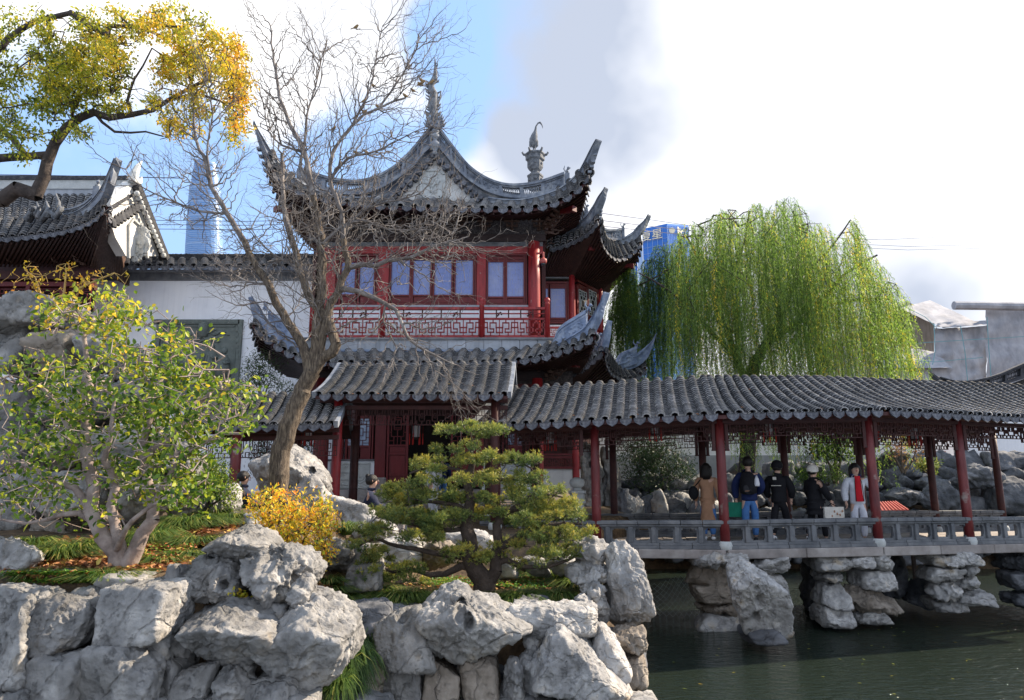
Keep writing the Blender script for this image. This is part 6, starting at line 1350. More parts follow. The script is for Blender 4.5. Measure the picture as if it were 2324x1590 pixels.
def leaf_mesh(name, P, D, N, L, Wd, material, parent, tint, folded=False):
    """leaves at P pointing along D with face normal N"""
    n = len(P); D = unit(D); S_ = unit(np.cross(D, N)); N = np.cross(S_, D); L = np.broadcast_to(np.asarray(L, float), (n,))[:, None]; Wd = np.broadcast_to(np.asarray(Wd, float), (n,))[:, None]
    if folded:
        k = 6; v = np.stack([P, P+D*L*.33+S_*Wd*.5+N*Wd*.12, P+D*L*.7+S_*Wd*.42+N*Wd*.10, P+D*L-N*L*.08, P+D*L*.7-S_*Wd*.42+N*Wd*.10, P+D*L*.33-S_*Wd*.5+N*Wd*.12], 1).reshape(-1, 3)
        f = np.concatenate([np.array([[0, 1, 2, 3]])+np.arange(n)[:, None]*6, np.array([[0, 3, 4, 5]])+np.arange(n)[:, None]*6])
    else:
        k = 4; v = np.stack([P, P+D*L*.45+S_*Wd*.5, P+D*L, P+D*L*.45-S_*Wd*.5], 1).reshape(-1, 3); f = np.arange(n*4).reshape(n, 4)
    o = np_obj(name, v, f, material, parent, tint=np.repeat(np.clip(tint, 0, 1), k)); kind(o, 'stuff'); return o
def seg_tubes(name, P, Q, r0, r1, material, parent, n=5):
    m = len(P)
    if m == 0: return
    d = unit(Q-P); ref = np.where(np.abs(d[:, 2:3]) > .9, np.array([[1., 0, 0]]), np.array([[0, 0, 1.]])); x = unit(np.cross(d, ref)); y = np.cross(d, x)
    Q = Q+d*r1[:, None]*.4
    a = np.arange(n)*2*math.pi/n; c, s_ = np.cos(a), np.sin(a)
    ring = x[:, None]*c[None, :, None]+y[:, None]*s_[None, :, None]
    v = np.concatenate([P[:, None]+ring*r0[:, None, None], Q[:, None]+ring*r1[:, None, None]], 1).reshape(-1, 3)
    j = np.arange(n); q = np.stack([j, (j+1) % n, (j+1) % n+n, j+n], 1); f = (q[None]+(np.arange(m)*2*n)[:, None, None]).reshape(-1, 4)
    o = np_obj(name, v, f, material, parent, smooth=True)
    if name in ('twigs', 'branches', 'strand_stems'): kind(o, 'stuff')
    return o
def grow(stems, attr, seed=1, step=.25, jit=.08, tip=.004, power=.42, rmax=.2, bend=.25, droop=0.0):
    """stems: list of (points, r_start, r_end[, parent stem]); attr: points that get a twig. returns edges"""
    r = rs(seed); pos = []; par = []; fixed = []
    for st in stems:
        pts, ra, rb = st[0], st[1], st[2]; pts = [np.array(p) for p in pts]
        dense = []
        for i in range(len(pts)-1):
            k = max(1, int(np.linalg.norm(pts[i+1]-pts[i])/step))
            p0 = pts[max(0, i-1)]; p1 = pts[i]; p2 = pts[i+1]; p3 = pts[min(len(pts)-1, i+2)]
            for j in range(k):
                u = j/k; dense.append(.5*((2*p1)+(p2-p0)*u+(2*p0-5*p1+4*p2-p3)*u*u+(3*p1-p0-3*p2+p3)*u**3))
        dense.append(pts[-1]); n = len(dense)
        if pos and not (len(st) > 3 and st[3] == 'free'):
            A = np.array(pos); b = int(np.argmin(((A-dense[0])**2).sum(1)))
        else: b = -1
        for i, p in enumerate(dense):
            pos.append(p+(r.normal(size=3)*min(jit*.12, ra*.12)  if 0 < i < n-1 else 0)); par.append(b); fixed.append(ra+(rb-ra)*(i/(n-1))**.8); b = len(pos)-1
    A = np.array(pos); ends = []
    order = np.argsort([((A-a)**2).sum(1).min() for a in attr]) if len(attr) else []
    buf = np.zeros((len(pos)+len(attr)*14+10, 3)); buf[:len(pos)] = A; cnt = len(pos)
    for i in order:
        a = attr[i]; d2 = ((buf[:cnt]-a)**2).sum(1); b = int(np.argmin(d2)); dist = math.sqrt(d2[b]); k = max(1, min(12, int(dist/step)+1)); s0 = buf[b].copy(); side = r.normal(size=3)*bend*dist*.35
        for j in range(1, k+1):
            u = j/k; p = s0+(a-s0)*u+side*math.sin(u*math.pi)+r.normal(size=3)*jit*step*(1 if j < k else .2); p[2] += -droop*dist*u*u*.3
            buf[cnt] = p; pos.append(p); par.append(b); fixed.append(None); b = cnt; cnt += 1
        ends.append(b)
    n = cnt; w = np.zeros(n)
    ch = np.zeros(n, int)
    for i in range(n):
        if par[i] >= 0: ch[par[i]] += 1
    for i in range(n-1, -1, -1):
        if ch[i] == 0: w[i] += 1
        if par[i] >= 0: w[par[i]] += w[i]
    rad = np.array([min(rmax, tip*w[i]**power) if fixed[i] is None else max(fixed[i], tip) for i in range(n)])
    e = [i for i in range(n) if par[i] >= 0]; e = np.array(e); pr = np.array(par)[e]
    P = buf[pr]; Q = buf[e]; r1 = rad[e]; r0 = np.minimum(rad[pr], np.where(np.array([fixed[i] is None for i in e]), r1*1.6, rad[pr]))
    isfix = np.array([fixed[i] is not None for i in e])
    return P, Q, r0, r1, isfix, buf[:cnt], np.array(ends, int)
def in_ellipses(ells, n, seed, Y0, dY):
    """points in picture ellipses (cx, cy, rx, ry, weight[, Y]) with depth"""
    r = rs(seed); w = np.array([e[4] for e in ells], float); idx = r.choice(len(ells), n, p=w/w.sum()); E = np.array([[e[0], e[1], e[2], e[3]] for e in ells], float)[idx]
    a = r.uniform(0, 2*math.pi, n); q = np.sqrt(r.uniform(0, 1, n)); px = E[:, 0]+np.cos(a)*q*E[:, 2]; py = E[:, 1]+np.sin(a)*q*E[:, 3]
    half = np.sqrt(np.maximum(0.05, 1-q*q)); Y = Y0+r.uniform(-1, 1, n)*dY*half
    return WA(px, py, Y), idx, px, py
def clump(ells, n, seed, Y0, dY, rad, per=700.0, flat=1.0):
    """points gathered in round clumps inside picture ellipses"""
    r = rs(seed); cs = []
    for e in ells:
        for j in range(max(2, int(e[2]*e[3]*e[4]*3.14/per))):
            a = r.uniform(0, 6.283); q = math.sqrt(r.rand()); cs.append((e[0]+math.cos(a)*q*max(4, e[2]-rad*.5), e[1]+math.sin(a)*q*max(2, e[3]-rad*.5*flat), r.uniform(-1, 1)*dY*math.sqrt(max(.1, 1-q*q))))
    cs = np.array(cs); k = r.randint(0, len(cs), n); v = unit(r.normal(size=(n, 3)))*(r.rand(n)[:, None]**.4)*r.uniform(.55, 1.2, len(cs))[k][:, None]
    C_ = WA(cs[k, 0], cs[k, 1], Y0+cs[k, 2]); m_ = rad/FPX*Y0; return C_+v*np.array([m_, m_, m_*flat]), C_, v, cs, k
def ground_pt(px, py):
    d = W(px, py, 1)-V((0, 0, EYE)); t = 4.0
    while t < 30:
        p = V((0, 0, EYE))+d*t
        if p.z < land_h(p.x, p.y): return p
        t += .03
    return p

Yb = 6.7
bush = thing('leafy_bush', 'many stemmed pale barked bush with yellow green leaves on the left terrace', 'bush', W(268, 1282, Yb))
def wp(l, Y): return [W(x, y, Y+(z if z else 0)) for x, y, *z_ in l for z in ((z_[0] if z_ else 0),)]
stems = [(wp([(268, 1285), (262, 1258), (240, 1220), (222, 1190), (208, 1160), (210, 1105), (203, 1053), (193, 996), (196, 930), (200, 871, .1), (200, 817, .2), (193, 767, .2), (215, 720, .3)], Yb), .085, .018),
         (wp([(280, 1282), (276, 1240), (264, 1195), (256, 1150), (262, 1100), (240, 1040, -.2), (250, 980, -.3), (262, 900, -.3)], Yb), .06, .014, 'free'),
         (wp([(290, 1284), (305, 1250), (322, 1212), (345, 1180), (350, 1135), (335, 1095), (325, 1042), (332, 1000), (345, 940), (360, 870)], Yb), .08, .018, 'free'),
         (wp([(345, 1175), (365, 1110), (400, 1060), (440, 1020), (500, 985), (550, 985)], Yb), .05, .012), (wp([(208, 1160), (170, 1110), (120, 1090), (70, 1060), (10, 1040)], Yb), .045, .012),
         (wp([(203, 1053), (165, 1010), (150, 960), (120, 900), (60, 860)], Yb), .045, .012), (wp([(325, 1042), (400, 980), (450, 920), (500, 870)], Yb), .04, .012), (wp([(222, 1190), (180, 1165), (110, 1180), (60, 1190), (0, 1180)], Yb), .035, .01), (wp([(262, 1258), (300, 1180, -.3), (380, 1130, -.3), (450, 1100, -.3)], Yb), .035, .01)]
EB = [(230, 705, 105, 50, 1.0), (330, 760, 90, 60, .9), (150, 720, 70, 45, .5), (420, 800, 80, 60, .9), (120, 850, 90, 60, .9), (260, 880, 140, 80, 2.0), (430, 900, 110, 80, 1.9), (100, 980, 110, 70, 1.1), (300, 1000, 150, 80, 2.2), (480, 960, 95, 60, 1.2), (200, 1090, 170, 60, 1.1), (380, 1080, 110, 60, .9), (40, 1100, 70, 60, .6), (150, 1170, 120, 40, .5), (420, 1120, 70, 40, .4), (545, 905, 40, 50, .4), (20, 900, 60, 80, .5)]
at, idx, apx, apy = in_ellipses(EB, 900, 11, Yb, .95)
P, Q, r0, r1, fx, nodes, ends = grow(stems, at, 3, step=.13, jit=.35, tip=.0042, power=.40, rmax=.035, bend=.3)
seg_tubes('stem', P[fx], Q[fx], r0[fx], r1[fx], M['palebark'], bush, 9); seg_tubes('twigs', P[~fx], Q[~fx], r0[~fx], r1[~fx], M['palebark'], bush, 4)
r = rs(5); base = nodes[ends]; n = 6000; keep = fbm(base*2.3, 2) > -.06; base = base[keep]; k = r.randint(0, len(base), n); p = base[k]+r.normal(size=(n, 3))*np.array([.07, .07, .055])
d = r.normal(size=(n, 3))+np.array([0, -.1, -.1]); nn = r.normal(size=(n, 3))+np.array([.3, -.4, .9])
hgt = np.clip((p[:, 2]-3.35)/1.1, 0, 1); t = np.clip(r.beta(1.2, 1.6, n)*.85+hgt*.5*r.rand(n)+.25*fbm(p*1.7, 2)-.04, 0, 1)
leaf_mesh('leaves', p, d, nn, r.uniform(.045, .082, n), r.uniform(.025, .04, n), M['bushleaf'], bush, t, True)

Yt = 10.0
bare = thing('bare_tree', 'leafless grey tree with zigzag twigs in front of the hall', 'tree', W(628, 1125, Yt))
def wz(l, Y): return [W(a[0], a[1], Y+(a[2] if len(a) > 2 else 0)) for a in l]
stems = [(wz([(626, 1135), (632, 1080), (640, 1020), (652, 975), (668, 925), (688, 880), (706, 850)], Yt), .145, .115),
  (wz([(706, 850), (735, 815), (762, 783), (748, 740), (729, 704), (700, 675), (686, 640), (679, 609), (665, 560, .2), (650, 500, .3), (642, 430, .4), (640, 350, .5)], Yt), .085, .025),
  (wz([(702, 850), (690, 790), (654, 733), (630, 690), (609, 646), (585, 605), (565, 574), (540, 525), (514, 485), (497, 450), (482, 424), (470, 390), (462, 360), (445, 318), (440, 260)], Yt), .08, .018),
  (wz([(708, 850), (716, 790), (721, 733), (726, 690), (729, 650), (732, 600), (729, 560), (724, 513), (716, 470), (708, 430), (700, 390), (692, 347), (672, 310), (659, 285), (645, 250), (634, 223), (625, 160), (617, 98), (614, 60)], Yt), .085, .012),
  (wz([(718, 830), (735, 740), (750, 690), (767, 663), (775, 635), (787, 609), (783, 570), (777, 520), (775, 484), (760, 445), (748, 410), (750, 375), (756, 347), (775, 312), (800, 285), (828, 262), (858, 248), (890, 232), (920, 223)], Yt), .075, .014),
  (wz([(787, 609), (820, 600), (850, 605), (880, 590), (930, 585), (985, 560), (1040, 545)], Yt), .045, .010),
  (wz([(775, 655), (812, 662), (840, 672), (875, 690), (899, 704), (912, 735), (924, 765), (945, 785), (985, 805), (1024, 825)], Yt), .045, .010),
  (wz([(875, 690), (870, 730), (885, 760), (900, 790)], Yt), .02, .008), (wz([(482, 424), (470, 350), (476, 300), (482, 260), (474, 200), (468, 150)], Yt), .02, .006), (wz([(514, 485), (450, 480), (400, 460), (350, 440), (300, 410), (285, 385)], Yt), .022, .006),
  (wz([(708, 430), (680, 380), (690, 330), (700, 250), (720, 180), (735, 110)], Yt), .03, .006), (wz([(748, 410), (790, 360), (850, 345), (905, 318), (940, 300), (975, 285)], Yt), .028, .006), (wz([(800, 285), (840, 200), (850, 150), (868, 60)], Yt), .022, .005), (wz([(858, 248), (900, 190), (930, 140), (945, 100)], Yt), .02, .005), (wz([(692, 347), (640, 330), (610, 300), (600, 250)], Yt), .022, .005),
  (wz([(729, 560), (770, 520), (820, 500), (880, 520), (950, 520), (1010, 500)], Yt), .03, .006), (wz([(609, 646), (560, 640), (520, 615), (490, 600)], Yt), .022, .006), (wz([(777, 520), (840, 470), (900, 455), (960, 440)], Yt), .026, .006), (wz([(679, 609), (640, 590), (600, 560), (570, 520)], Yt), .022, .006)]
EB = [(820, 190, 150, 130, 2.0), (700, 190, 110, 130, 1.4), (920, 220, 90, 140, 1.4), (640, 260, 60, 90, .4), (760, 380, 160, 90, 1.5), (620, 380, 90, 110, .9), (500, 330, 70, 90, .6), (430, 470, 120, 60, .9), (360, 470, 70, 60, .4), (860, 530, 190, 75, 3.8), (980, 560, 90, 60, 1.4), (1000, 500, 70, 50, .8), (700, 560, 120, 80, 1.2), (560, 600, 80, 60, .6), (880, 640, 110, 60, 1.1), (930, 750, 90, 50, .4), (620, 650, 60, 60, .3), (1000, 640, 80, 50, .5), (640, 150, 50, 90, .5), (1030, 560, 60, 60, .7), (880, 120, 110, 70, .8), (360, 390, 70, 70, .4), (470, 560, 80, 70, .4)]
at, *_ = in_ellipses(EB, 420, 12, Yt-.1, 1.2)
P, Q, r0, r1, fx, nodes, ends = grow(stems, at, 4, step=.13, jit=.42, tip=.0042, power=.34, rmax=.026, bend=.5)
big = fx & (r0 > .045)
seg_tubes('trunk', P[big], Q[big], r0[big], r1[big], M['bark'], bare, 14); b2 = fx & ~big
SG = []; r = rs(33)
def shoot(p, d, L, rad, lv):
    k = max(2, int(L/.085)); st_ = L/k; sgn = 1; ax = unit(np.cross(d, r.normal(size=3)))
    for i in range(k):
        sgn = -sgn; dd = unit(d+ax*sgn*r.uniform(.12, .42)+r.normal(size=3)*.12); q = p+dd*st_*r.uniform(.8, 1.25); ra = rad*(1-.75*i/k); rb = rad*(1-.75*(i+1)/k)
        SG.append((p, q, ra, rb)); p = q; d = unit(d+np.array([0, 0, .06])+r.normal(size=3)*.10)
        if lv < 2 and i > 0 and r.rand() < (.62, .5)[lv]:
            d2 = unit(d+unit(np.cross(dd, r.normal(size=3)))*r.uniform(.6, 1.2)); shoot(p, d2, L*r.uniform(.3, .6)*(1-.4*i/k), max(.0025, rb*.62), lv+1)
fi = np.where(fx & (r0 < .075))[0]
for i in fi:
    for _ in range(2):
        if r.rand() < .82:
            d0 = unit(Q[i]-P[i]); px__ = 1162+FPX*Q[i][0]/Q[i][1]; low = Q[i][2] < W(700, 440, Yt).z; side = unit(np.cross(d0, r.normal(size=3)))
            d = unit(d0*.6+side*1.0+np.array([.35 if px__ > 720 else -.15, 0, -.12 if low else .35])); shoot(Q[i], d, r.uniform(.35, 1.25)*(1.15 if low else 1), r.uniform(.007, .013), 0)
SG_ = [np.array([s_[k] for s_ in SG]) for k in range(4)]; seg_tubes('twigs', SG_[0], SG_[1], SG_[2], SG_[3], M['twig'], bare, 4)
seg_tubes('branches', P[b2], Q[b2], r0[b2], r1[b2], M['twig'], bare, 7); seg_tubes('twigs', P[~fx], Q[~fx], r0[~fx], r1[~fx], M['twig'], bare, 4)
M['bird'] = mat('brown_bird_plumage', [(.16, .10, .05), (.38, .26, .12)], scale=30, rough=.8)
BN = [(1010-0, 229), (839, 188), (932, 186), (962, 188), (910, 217), (952, 241), (944, 216), (952, 217), (857, 241), (822, 238), (833, 248), (776, 259), (824, 266), (792, 260), (805, 330), (823, 356), (759, 296), (990, 234)]
desc = ['on the topmost twig right of the great branch', 'on the upper twig left of the dragon finial', 'nearest the dragon finial, high', 'left one of the pair by the finial', 'low twig beside the finial', 'on a twig end by the finial', 'right one of the pair by the finial', 'on the heavy bough, middle', 'on the heavy bough, upper', 'on the heavy bough, lower', 'leftmost on the heavy bough', 'under the heavy bough', 'beside the leftmost bird on the heavy bough', 'on the fork below the heavy bough', 'lowest of the flock', 'left of the flock by the trunk', 'perched against the dragon body', 'alone near the top of the crown']
node_xy = None
for i, (x, y) in enumerate([(605*.4151+567.4, 175*.4151+56.7)]+BN[1:]):
    target = np.array(W(x, y, Yt)); dd = ((nodes-target)*np.array([1, .35, 1])); b = nodes[int(np.argmin((dd**2).sum(1)))]
    t = thing('sparrow', 'small brown bird '+desc[i], 'bird', V(b), 'small birds perched in the bare tree'); s_ = .62; p = V(b)+V((0, 0, .055*s_)); f = random.Random(i).choice((-1, 1))
    mb = MB(); mb.smooth = True; mb.tube([p+V((-.075*f*s_, 0, -.03*s_)), p+V((-.04*f*s_, 0, -.01*s_)), p+V((0, 0, 0)), p+V((.035*f*s_, -.01, .03*s_)), p+V((.055*f*s_, -.012, .045*s_)), p+V((.075*f*s_, -.012, .042*s_))], [.008*s_, .024*s_, .040*s_, .032*s_, .024*s_, .004], 8); mb.build('bird_body', M['bird'], t)
    mb = MB(); mb.bar(p+V((-.05*f*s_, 0, -.012)), p+V((-.13*f*s_, 0, -.05*s_)), .016, .006); mb.build('tail', M['bird'], t)
    mb = MB(); [mb.tube([p+V((.0, dy, -.03*s_)), p+V((.005, dy, -.062*s_))], .003, 4) for dy in (-.012, .012)]; mb.build('legs', M['darkbark'], t)

Yc = 11.0
cam_t = thing('camphor_tree', 'big tree arching over the corner hall with green and amber leaves', 'tree', W(-20, 470, Yc))
stems = [(wz([(-140, 1100), (-130, 800), (-100, 560), (-40, 455), (40, 440), (80, 442)], Yc), .3, .11), (wz([(80, 445), (98, 400), (108, 370), (125, 330), (150, 290), (180, 265), (214, 255), (245, 268), (300, 262), (345, 250), (390, 225), (430, 205), (470, 180)], Yc), .105, .025),
  (wz([(-100, 560), (-80, 380), (20, 360), (60, 355), (105, 352)], Yc), .10, .06), (wz([(60, 355), (30, 320), (-20, 270), (-60, 230)], Yc), .05, .03), (wz([(-80, 380), (-70, 200), (20, 90), (80, 50), (160, 30)], Yc), .09, .04), (wz([(160, 30), (240, 80), (260, 100), (250, 120)], Yc), .06, .04), (wz([(300, 262), (290, 230), (305, 180), (325, 150), (345, 110)], Yc), .03, .012), (wz([(390, 225), (440, 215), (500, 230), (540, 260)], Yc), .03, .012), (wz([(430, 205), (450, 130), (490, 90)], Yc), .03, .012), (wz([(214, 255), (260, 300), (330, 300), (370, 310)], Yc), .03, .012), (wz([(245, 60), (330, 60), (420, 60)], Yc), .04, .015)]
EB = [(130, 170, 90, 95, 2.0), (220, 150, 85, 75, 1.9), (90, 250, 70, 40, .6), (240, 230, 80, 35, 1.0), (180, 300, 90, 25, .5), (260, 60, 120, 45, 1.3), (400, 60, 110, 50, 1.2), (480, 120, 80, 60, 1.9), (530, 170, 45, 80, 1.5), (420, 170, 80, 60, 1.4), (540, 260, 36, 75, 1.5), (400, 290, 70, 30, .8), (370, 235, 60, 35, .7), (460, 240, 50, 60, .8), (60, 320, 60, 50, .6), (0, 230, 60, 100, .8), (40, 60, 90, 50, .8), (-40, 120, 60, 120, .6), (30, 170, 40, 60, .3)]
cp_, cc_, cv_, cs_, ck_ = clump(EB, 26000, 13, Yc, 1.4, 24, 620, .8); at = WA(cs_[:, 0], cs_[:, 1], Yc+cs_[:, 2]); r = rs(2); at = np.concatenate([at, at+r.normal(size=at.shape)*.12, cp_[:500]])
P, Q, r0, r1, fx, nodes, ends = grow(stems, at, 5, step=.2, jit=.3, tip=.005, power=.42, rmax=.05, bend=.3)
seg_tubes('trunk', P[fx], Q[fx], r0[fx], r1[fx], M['darkbark'], cam_t, 12); seg_tubes('branches', P[~fx], Q[~fx], r0[~fx], r1[~fx], M['darkbark'], cam_t, 4)
r = rs(6); n = 26000; p = cp_+r.normal(size=cp_.shape)*.04
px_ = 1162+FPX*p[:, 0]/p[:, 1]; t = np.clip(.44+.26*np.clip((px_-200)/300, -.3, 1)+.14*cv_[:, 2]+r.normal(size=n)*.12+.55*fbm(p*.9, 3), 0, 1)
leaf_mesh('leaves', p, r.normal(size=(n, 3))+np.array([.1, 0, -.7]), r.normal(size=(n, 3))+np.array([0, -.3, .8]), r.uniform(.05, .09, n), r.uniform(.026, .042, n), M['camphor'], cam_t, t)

Yw = 22.5
wil = thing('willow_tree', 'huge weeping willow with yellow green strands beyond the bridge', 'tree', W(1695, 1130, Yw))
stems = [(wz([(1690, 1150), (1696, 1050), (1694, 960), (1700, 880), (1715, 820)], Yw), .28, .2), (wz([(1715, 820), (1760, 740), (1800, 650), (1815, 560), (1800, 480)], Yw), .16, .03), (wz([(1700, 880), (1660, 780), (1620, 680), (1590, 600), (1560, 540)], Yw), .13, .03), (wz([(1740, 780), (1850, 700), (1920, 620), (1990, 580)], Yw), .12, .03), (wz([(1680, 820), (1600, 740), (1520, 660), (1450, 620)], Yw), .1, .02), (wz([(1800, 650), (1880, 570), (1930, 500)], Yw), .07, .02), (wz([(1620, 680), (1680, 580), (1700, 480)], Yw), .07, .02), (wz([(1850, 700), (1950, 680), (2020, 680)], Yw), .07, .02)]
sil = [(1375, 720), (1400, 640), (1425, 590), (1450, 610), (1480, 560), (1530, 540), (1560, 500), (1600, 505), (1640, 468), (1680, 480), (1715, 455), (1745, 470), (1780, 440), (1800, 445), (1830, 505), (1870, 500), (1905, 540), (1935, 480), (1945, 500), (1965, 580), (2000, 590), (2040, 655), (2060, 760)]
r = rs(8); ns = 3600; sx = r.uniform(1378, 2062, ns); sx = np.where(r.rand(ns) < .22, r.uniform(1395, 1640, ns), sx); sx = np.where(r.rand(ns) < .2, r.normal(1790, 110, ns), sx); top = np.interp(sx, [s_[0] for s_ in sil], [s_[1] for s_ in sil])
sy = top+np.abs(r.normal(size=ns))*130*(.35+.65*(np.abs(sx-1740) < 300)); hx = np.clip(1-((sx-1725)/350)**2, .04, 1); Ys = Yw+r.uniform(-1, 1, ns)*3.6*np.sqrt(hx)
Ys = np.where(sx < 1530, np.maximum(Ys, 25.6), Ys); st = WA(sx, sy, Ys)
end_py = 890+r.uniform(-170, 60, ns)
keepw = fbm(np.stack([sx/55, sy/140, Ys*.4], 1), 2) > -.22; end_py = np.where(r.rand(ns) < .34, sy+r.uniform(60, 170, ns), end_py)
drop = (1675 < sx) & (sx < 1870) & (r.rand(ns) < .17); drop |= (1895 < sx) & (sx < 1935) & (r.rand(ns) < .3); drop |= (1645 < sx) & (sx < 1665) & (r.rand(ns) < .6)
end_py = np.where(drop, r.uniform(960, 1120, ns), end_py); end_py = np.maximum(end_py, sy+40)
Ys = np.where(drop, np.clip(Ys, 19.5, 22.5), Ys); st[:, 1] = Ys; st = WA(sx, sy, Ys)
sx, sy, Ys, end_py, drop = (q_[keepw] for q_ in (sx, sy, Ys, end_py, drop)); st = st[keepw]; ns = len(sx)
zend = EYE+(1095-end_py)/FPX*Ys*1.02; Ln = np.clip(st[:, 2]-zend, .4, 8)
at = st[r.choice(ns, 420, replace=False)]
P, Q, r0, r1, fx, nodes, ends = grow(stems, at, 6, step=.5, jit=.3, tip=.007, power=.42, rmax=.07, bend=.25)
seg_tubes('trunk', P[fx], Q[fx], r0[fx], r1[fx], M['darkbark'], wil, 12); seg_tubes('branches', P[~fx], Q[~fx], r0[~fx], r1[~fx], M['darkbark'], wil, 4)
PP = []; DD = []; TT = []; SP = []; SQ = []
sway = r.normal(size=(ns, 2))*.10+np.array([.05, 0]); out = np.clip((sx-1725)/260, -1, 1)*r.uniform(.0, .3, ns)+r.normal(size=ns)*.2; cl = .42+.55*fbm(st*np.array([.9, .9, .3]), 2)+r.normal(size=ns)*.08+np.where(r.rand(ns) < .12, .35, 0)+.12*np.clip((sx-1750)/250, -1, 1)
for i in range(ns):
    m = int(Ln[i]/.06)+2; u = np.linspace(0, 1, m); L = Ln[i]
    x = st[i, 0]+out[i]*(1-np.exp(-u*L*1.6))+sway[i, 0]*u*L*.5+.04*np.sin(u*L*2.2+i); y = st[i, 1]+sway[i, 1]*u*L*.5; z = st[i, 2]+.12*np.sin(np.minimum(u*L*3, math.pi))-u*L
    c = np.stack([x, y, z], 1); PP.append(c); tg = np.gradient(c, axis=0); DD.append(unit(tg)); TT.append(np.full(m, cl[i])); SP.append(c[:-1:2][:len(c[2::2])]); SQ.append(c[2::2])
PP = np.concatenate(PP); DD = np.concatenate(DD); TT = np.concatenate(TT); n = len(PP)
for part_i in range(1):
    side = r.normal(size=(n*2, 3)); side[:, 2] = 0; side = unit(side); P2 = np.repeat(PP, 2, 0)+r.normal(size=(n*2, 3))*.02; D2 = np.repeat(DD, 2, 0)*.75+side*.62
    leaf_mesh('hanging_strands', P2, D2, r.normal(size=(n*2, 3)), r.uniform(.07, .12, n*2), r.uniform(.013, .021, n*2), M['willow'], wil, np.repeat(TT, 2)+r.normal(size=n*2)*.06)
SP = np.concatenate(SP); SQ = np.concatenate(SQ); seg_tubes('strand_stems', SP, SQ, np.full(len(SP), .004), np.full(len(SP), .004), M['willow'], wil, 3)

Yp = 8.5
pin = thing('bonsai_pine', 'layered bonsai pine with cloud shaped needle pads among the front boulders', 'tree', W(1096, 1335, Yp))
stems = [(wz([(1098, 1345), (1094, 1320), (1080, 1298), (1068, 1270), (1064, 1220), (1062, 1165), (1069, 1134), (1068, 1100), (1070, 1066), (1072, 1030), (1074, 1000)], Yp), .13, .025), (wz([(1104, 1345), (1112, 1318), (1124, 1292), (1131, 1240), (1127, 1190), (1150, 1160), (1190, 1150)], Yp), .09, .025, 'free'),
  (wz([(1075, 1290), (1050, 1284), (1011, 1305), (977, 1306), (929, 1291), (890, 1300), (860, 1285)], Yp), .05, .015), (wz([(1068, 1270), (1038, 1262), (985, 1256), (940, 1246), (900, 1240), (850, 1225), (815, 1240)], Yp), .045, .012), (wz([(1124, 1280), (1148, 1272), (1182, 1284), (1243, 1286), (1290, 1270), (1330, 1250)], Yp), .04, .012),
  (wz([(1131, 1245), (1160, 1232), (1182, 1216), (1216, 1195), (1270, 1190), (1320, 1190)], Yp), .05, .012), (wz([(1062, 1165), (1040, 1150), (1000, 1140), (950, 1140), (900, 1150)], Yp), .035, .012), (wz([(1069, 1100), (1110, 1085), (1160, 1090), (1230, 1070)], Yp), .03, .01), (wz([(1070, 1075), (1030, 1065), (980, 1060), (930, 1075)], Yp), .028, .01), (wz([(1064, 1200), (1000, 1205), (930, 1190), (880, 1180)], Yp), .035, .01), (wz([(1127, 1190), (1180, 1140), (1230, 1120), (1280, 1130)], Yp), .03, .01)]
pads = [(1076, 975, 96, 17, 1.1), (1090, 1014, 60, 12, .3), (1015, 1020, 48, 13, .5), (1120, 1042, 110, 17, 1.2), (985, 1054, 62, 20, .9), (960, 1090, 48, 14, .5), (1040, 1088, 70, 17, .8), (1150, 1084, 90, 18, 1.0), (1215, 1112, 70, 20, .9), (920, 1120, 62, 22, .9), (1015, 1128, 82, 20, 1.1), (1120, 1130, 64, 16, .7), (1240, 1140, 78, 20, 1.0), (905, 1166, 70, 26, 1.1), (1000, 1176, 80, 24, 1.1), (1105, 1170, 56, 18, .6), (1190, 1174, 90, 22, 1.1), (1290, 1172, 50, 20, .6), (862, 1206, 50, 26, .7), (955, 1212, 70, 22, .8), (1240, 1212, 90, 22, 1.0), (1320, 1206, 30, 16, .25), (1080, 1256, 78, 24, 1.1), (1150, 1232, 48, 18, .4), (1255, 1252, 80, 18, .9), (1310, 1236, 40, 14, .3), (812, 1232, 26, 22, .35), (870, 1262, 46, 26, .6), (905, 1300, 66, 26, .8), (840, 1290, 36, 26, .4), (960, 1318, 46, 14, .4), (1200, 1280, 60, 14, .4)]
r = rs(14); n = 16000; cp_, cc_, cv_, cs_, ck_ = clump(pads, n, 14, Yp, .6, 19, 270, .66); cp_[:, 2] += .0; p = cp_; zz = cv_[:, 2]; cx, cy = cv_[:, 0], cv_[:, 1]
at = p[r.choice(n, 850, replace=False)]-np.array([0, 0, .015]); P, Q, r0, r1, fx, nodes, ends = grow(stems, at, 7, step=.09, jit=.35, tip=.0035, power=.42, rmax=.03, bend=.3)
seg_tubes('trunk', P[fx], Q[fx], r0[fx], r1[fx], M['pinebark'], pin, 12); seg_tubes('branches', P[~fx], Q[~fx], r0[~fx], r1[~fx], M['pinebark'], pin, 4)
k = 9; ax = unit(np.stack([cx*.8, cy*.8, np.full(n, .55)+zz*.4], 1)+r.normal(size=(n, 3))*.3); D = unit(np.repeat(ax, k, 0)+r.normal(size=(n*k, 3))*.55)
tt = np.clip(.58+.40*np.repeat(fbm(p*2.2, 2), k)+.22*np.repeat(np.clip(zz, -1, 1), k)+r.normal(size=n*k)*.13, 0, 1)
leaf_mesh('needles', np.repeat(p, k, 0), D, r.normal(size=(n*k, 3)), r.uniform(.03, .055, n*k), np.full(n*k, .0075), M['pine'], pin, tt)

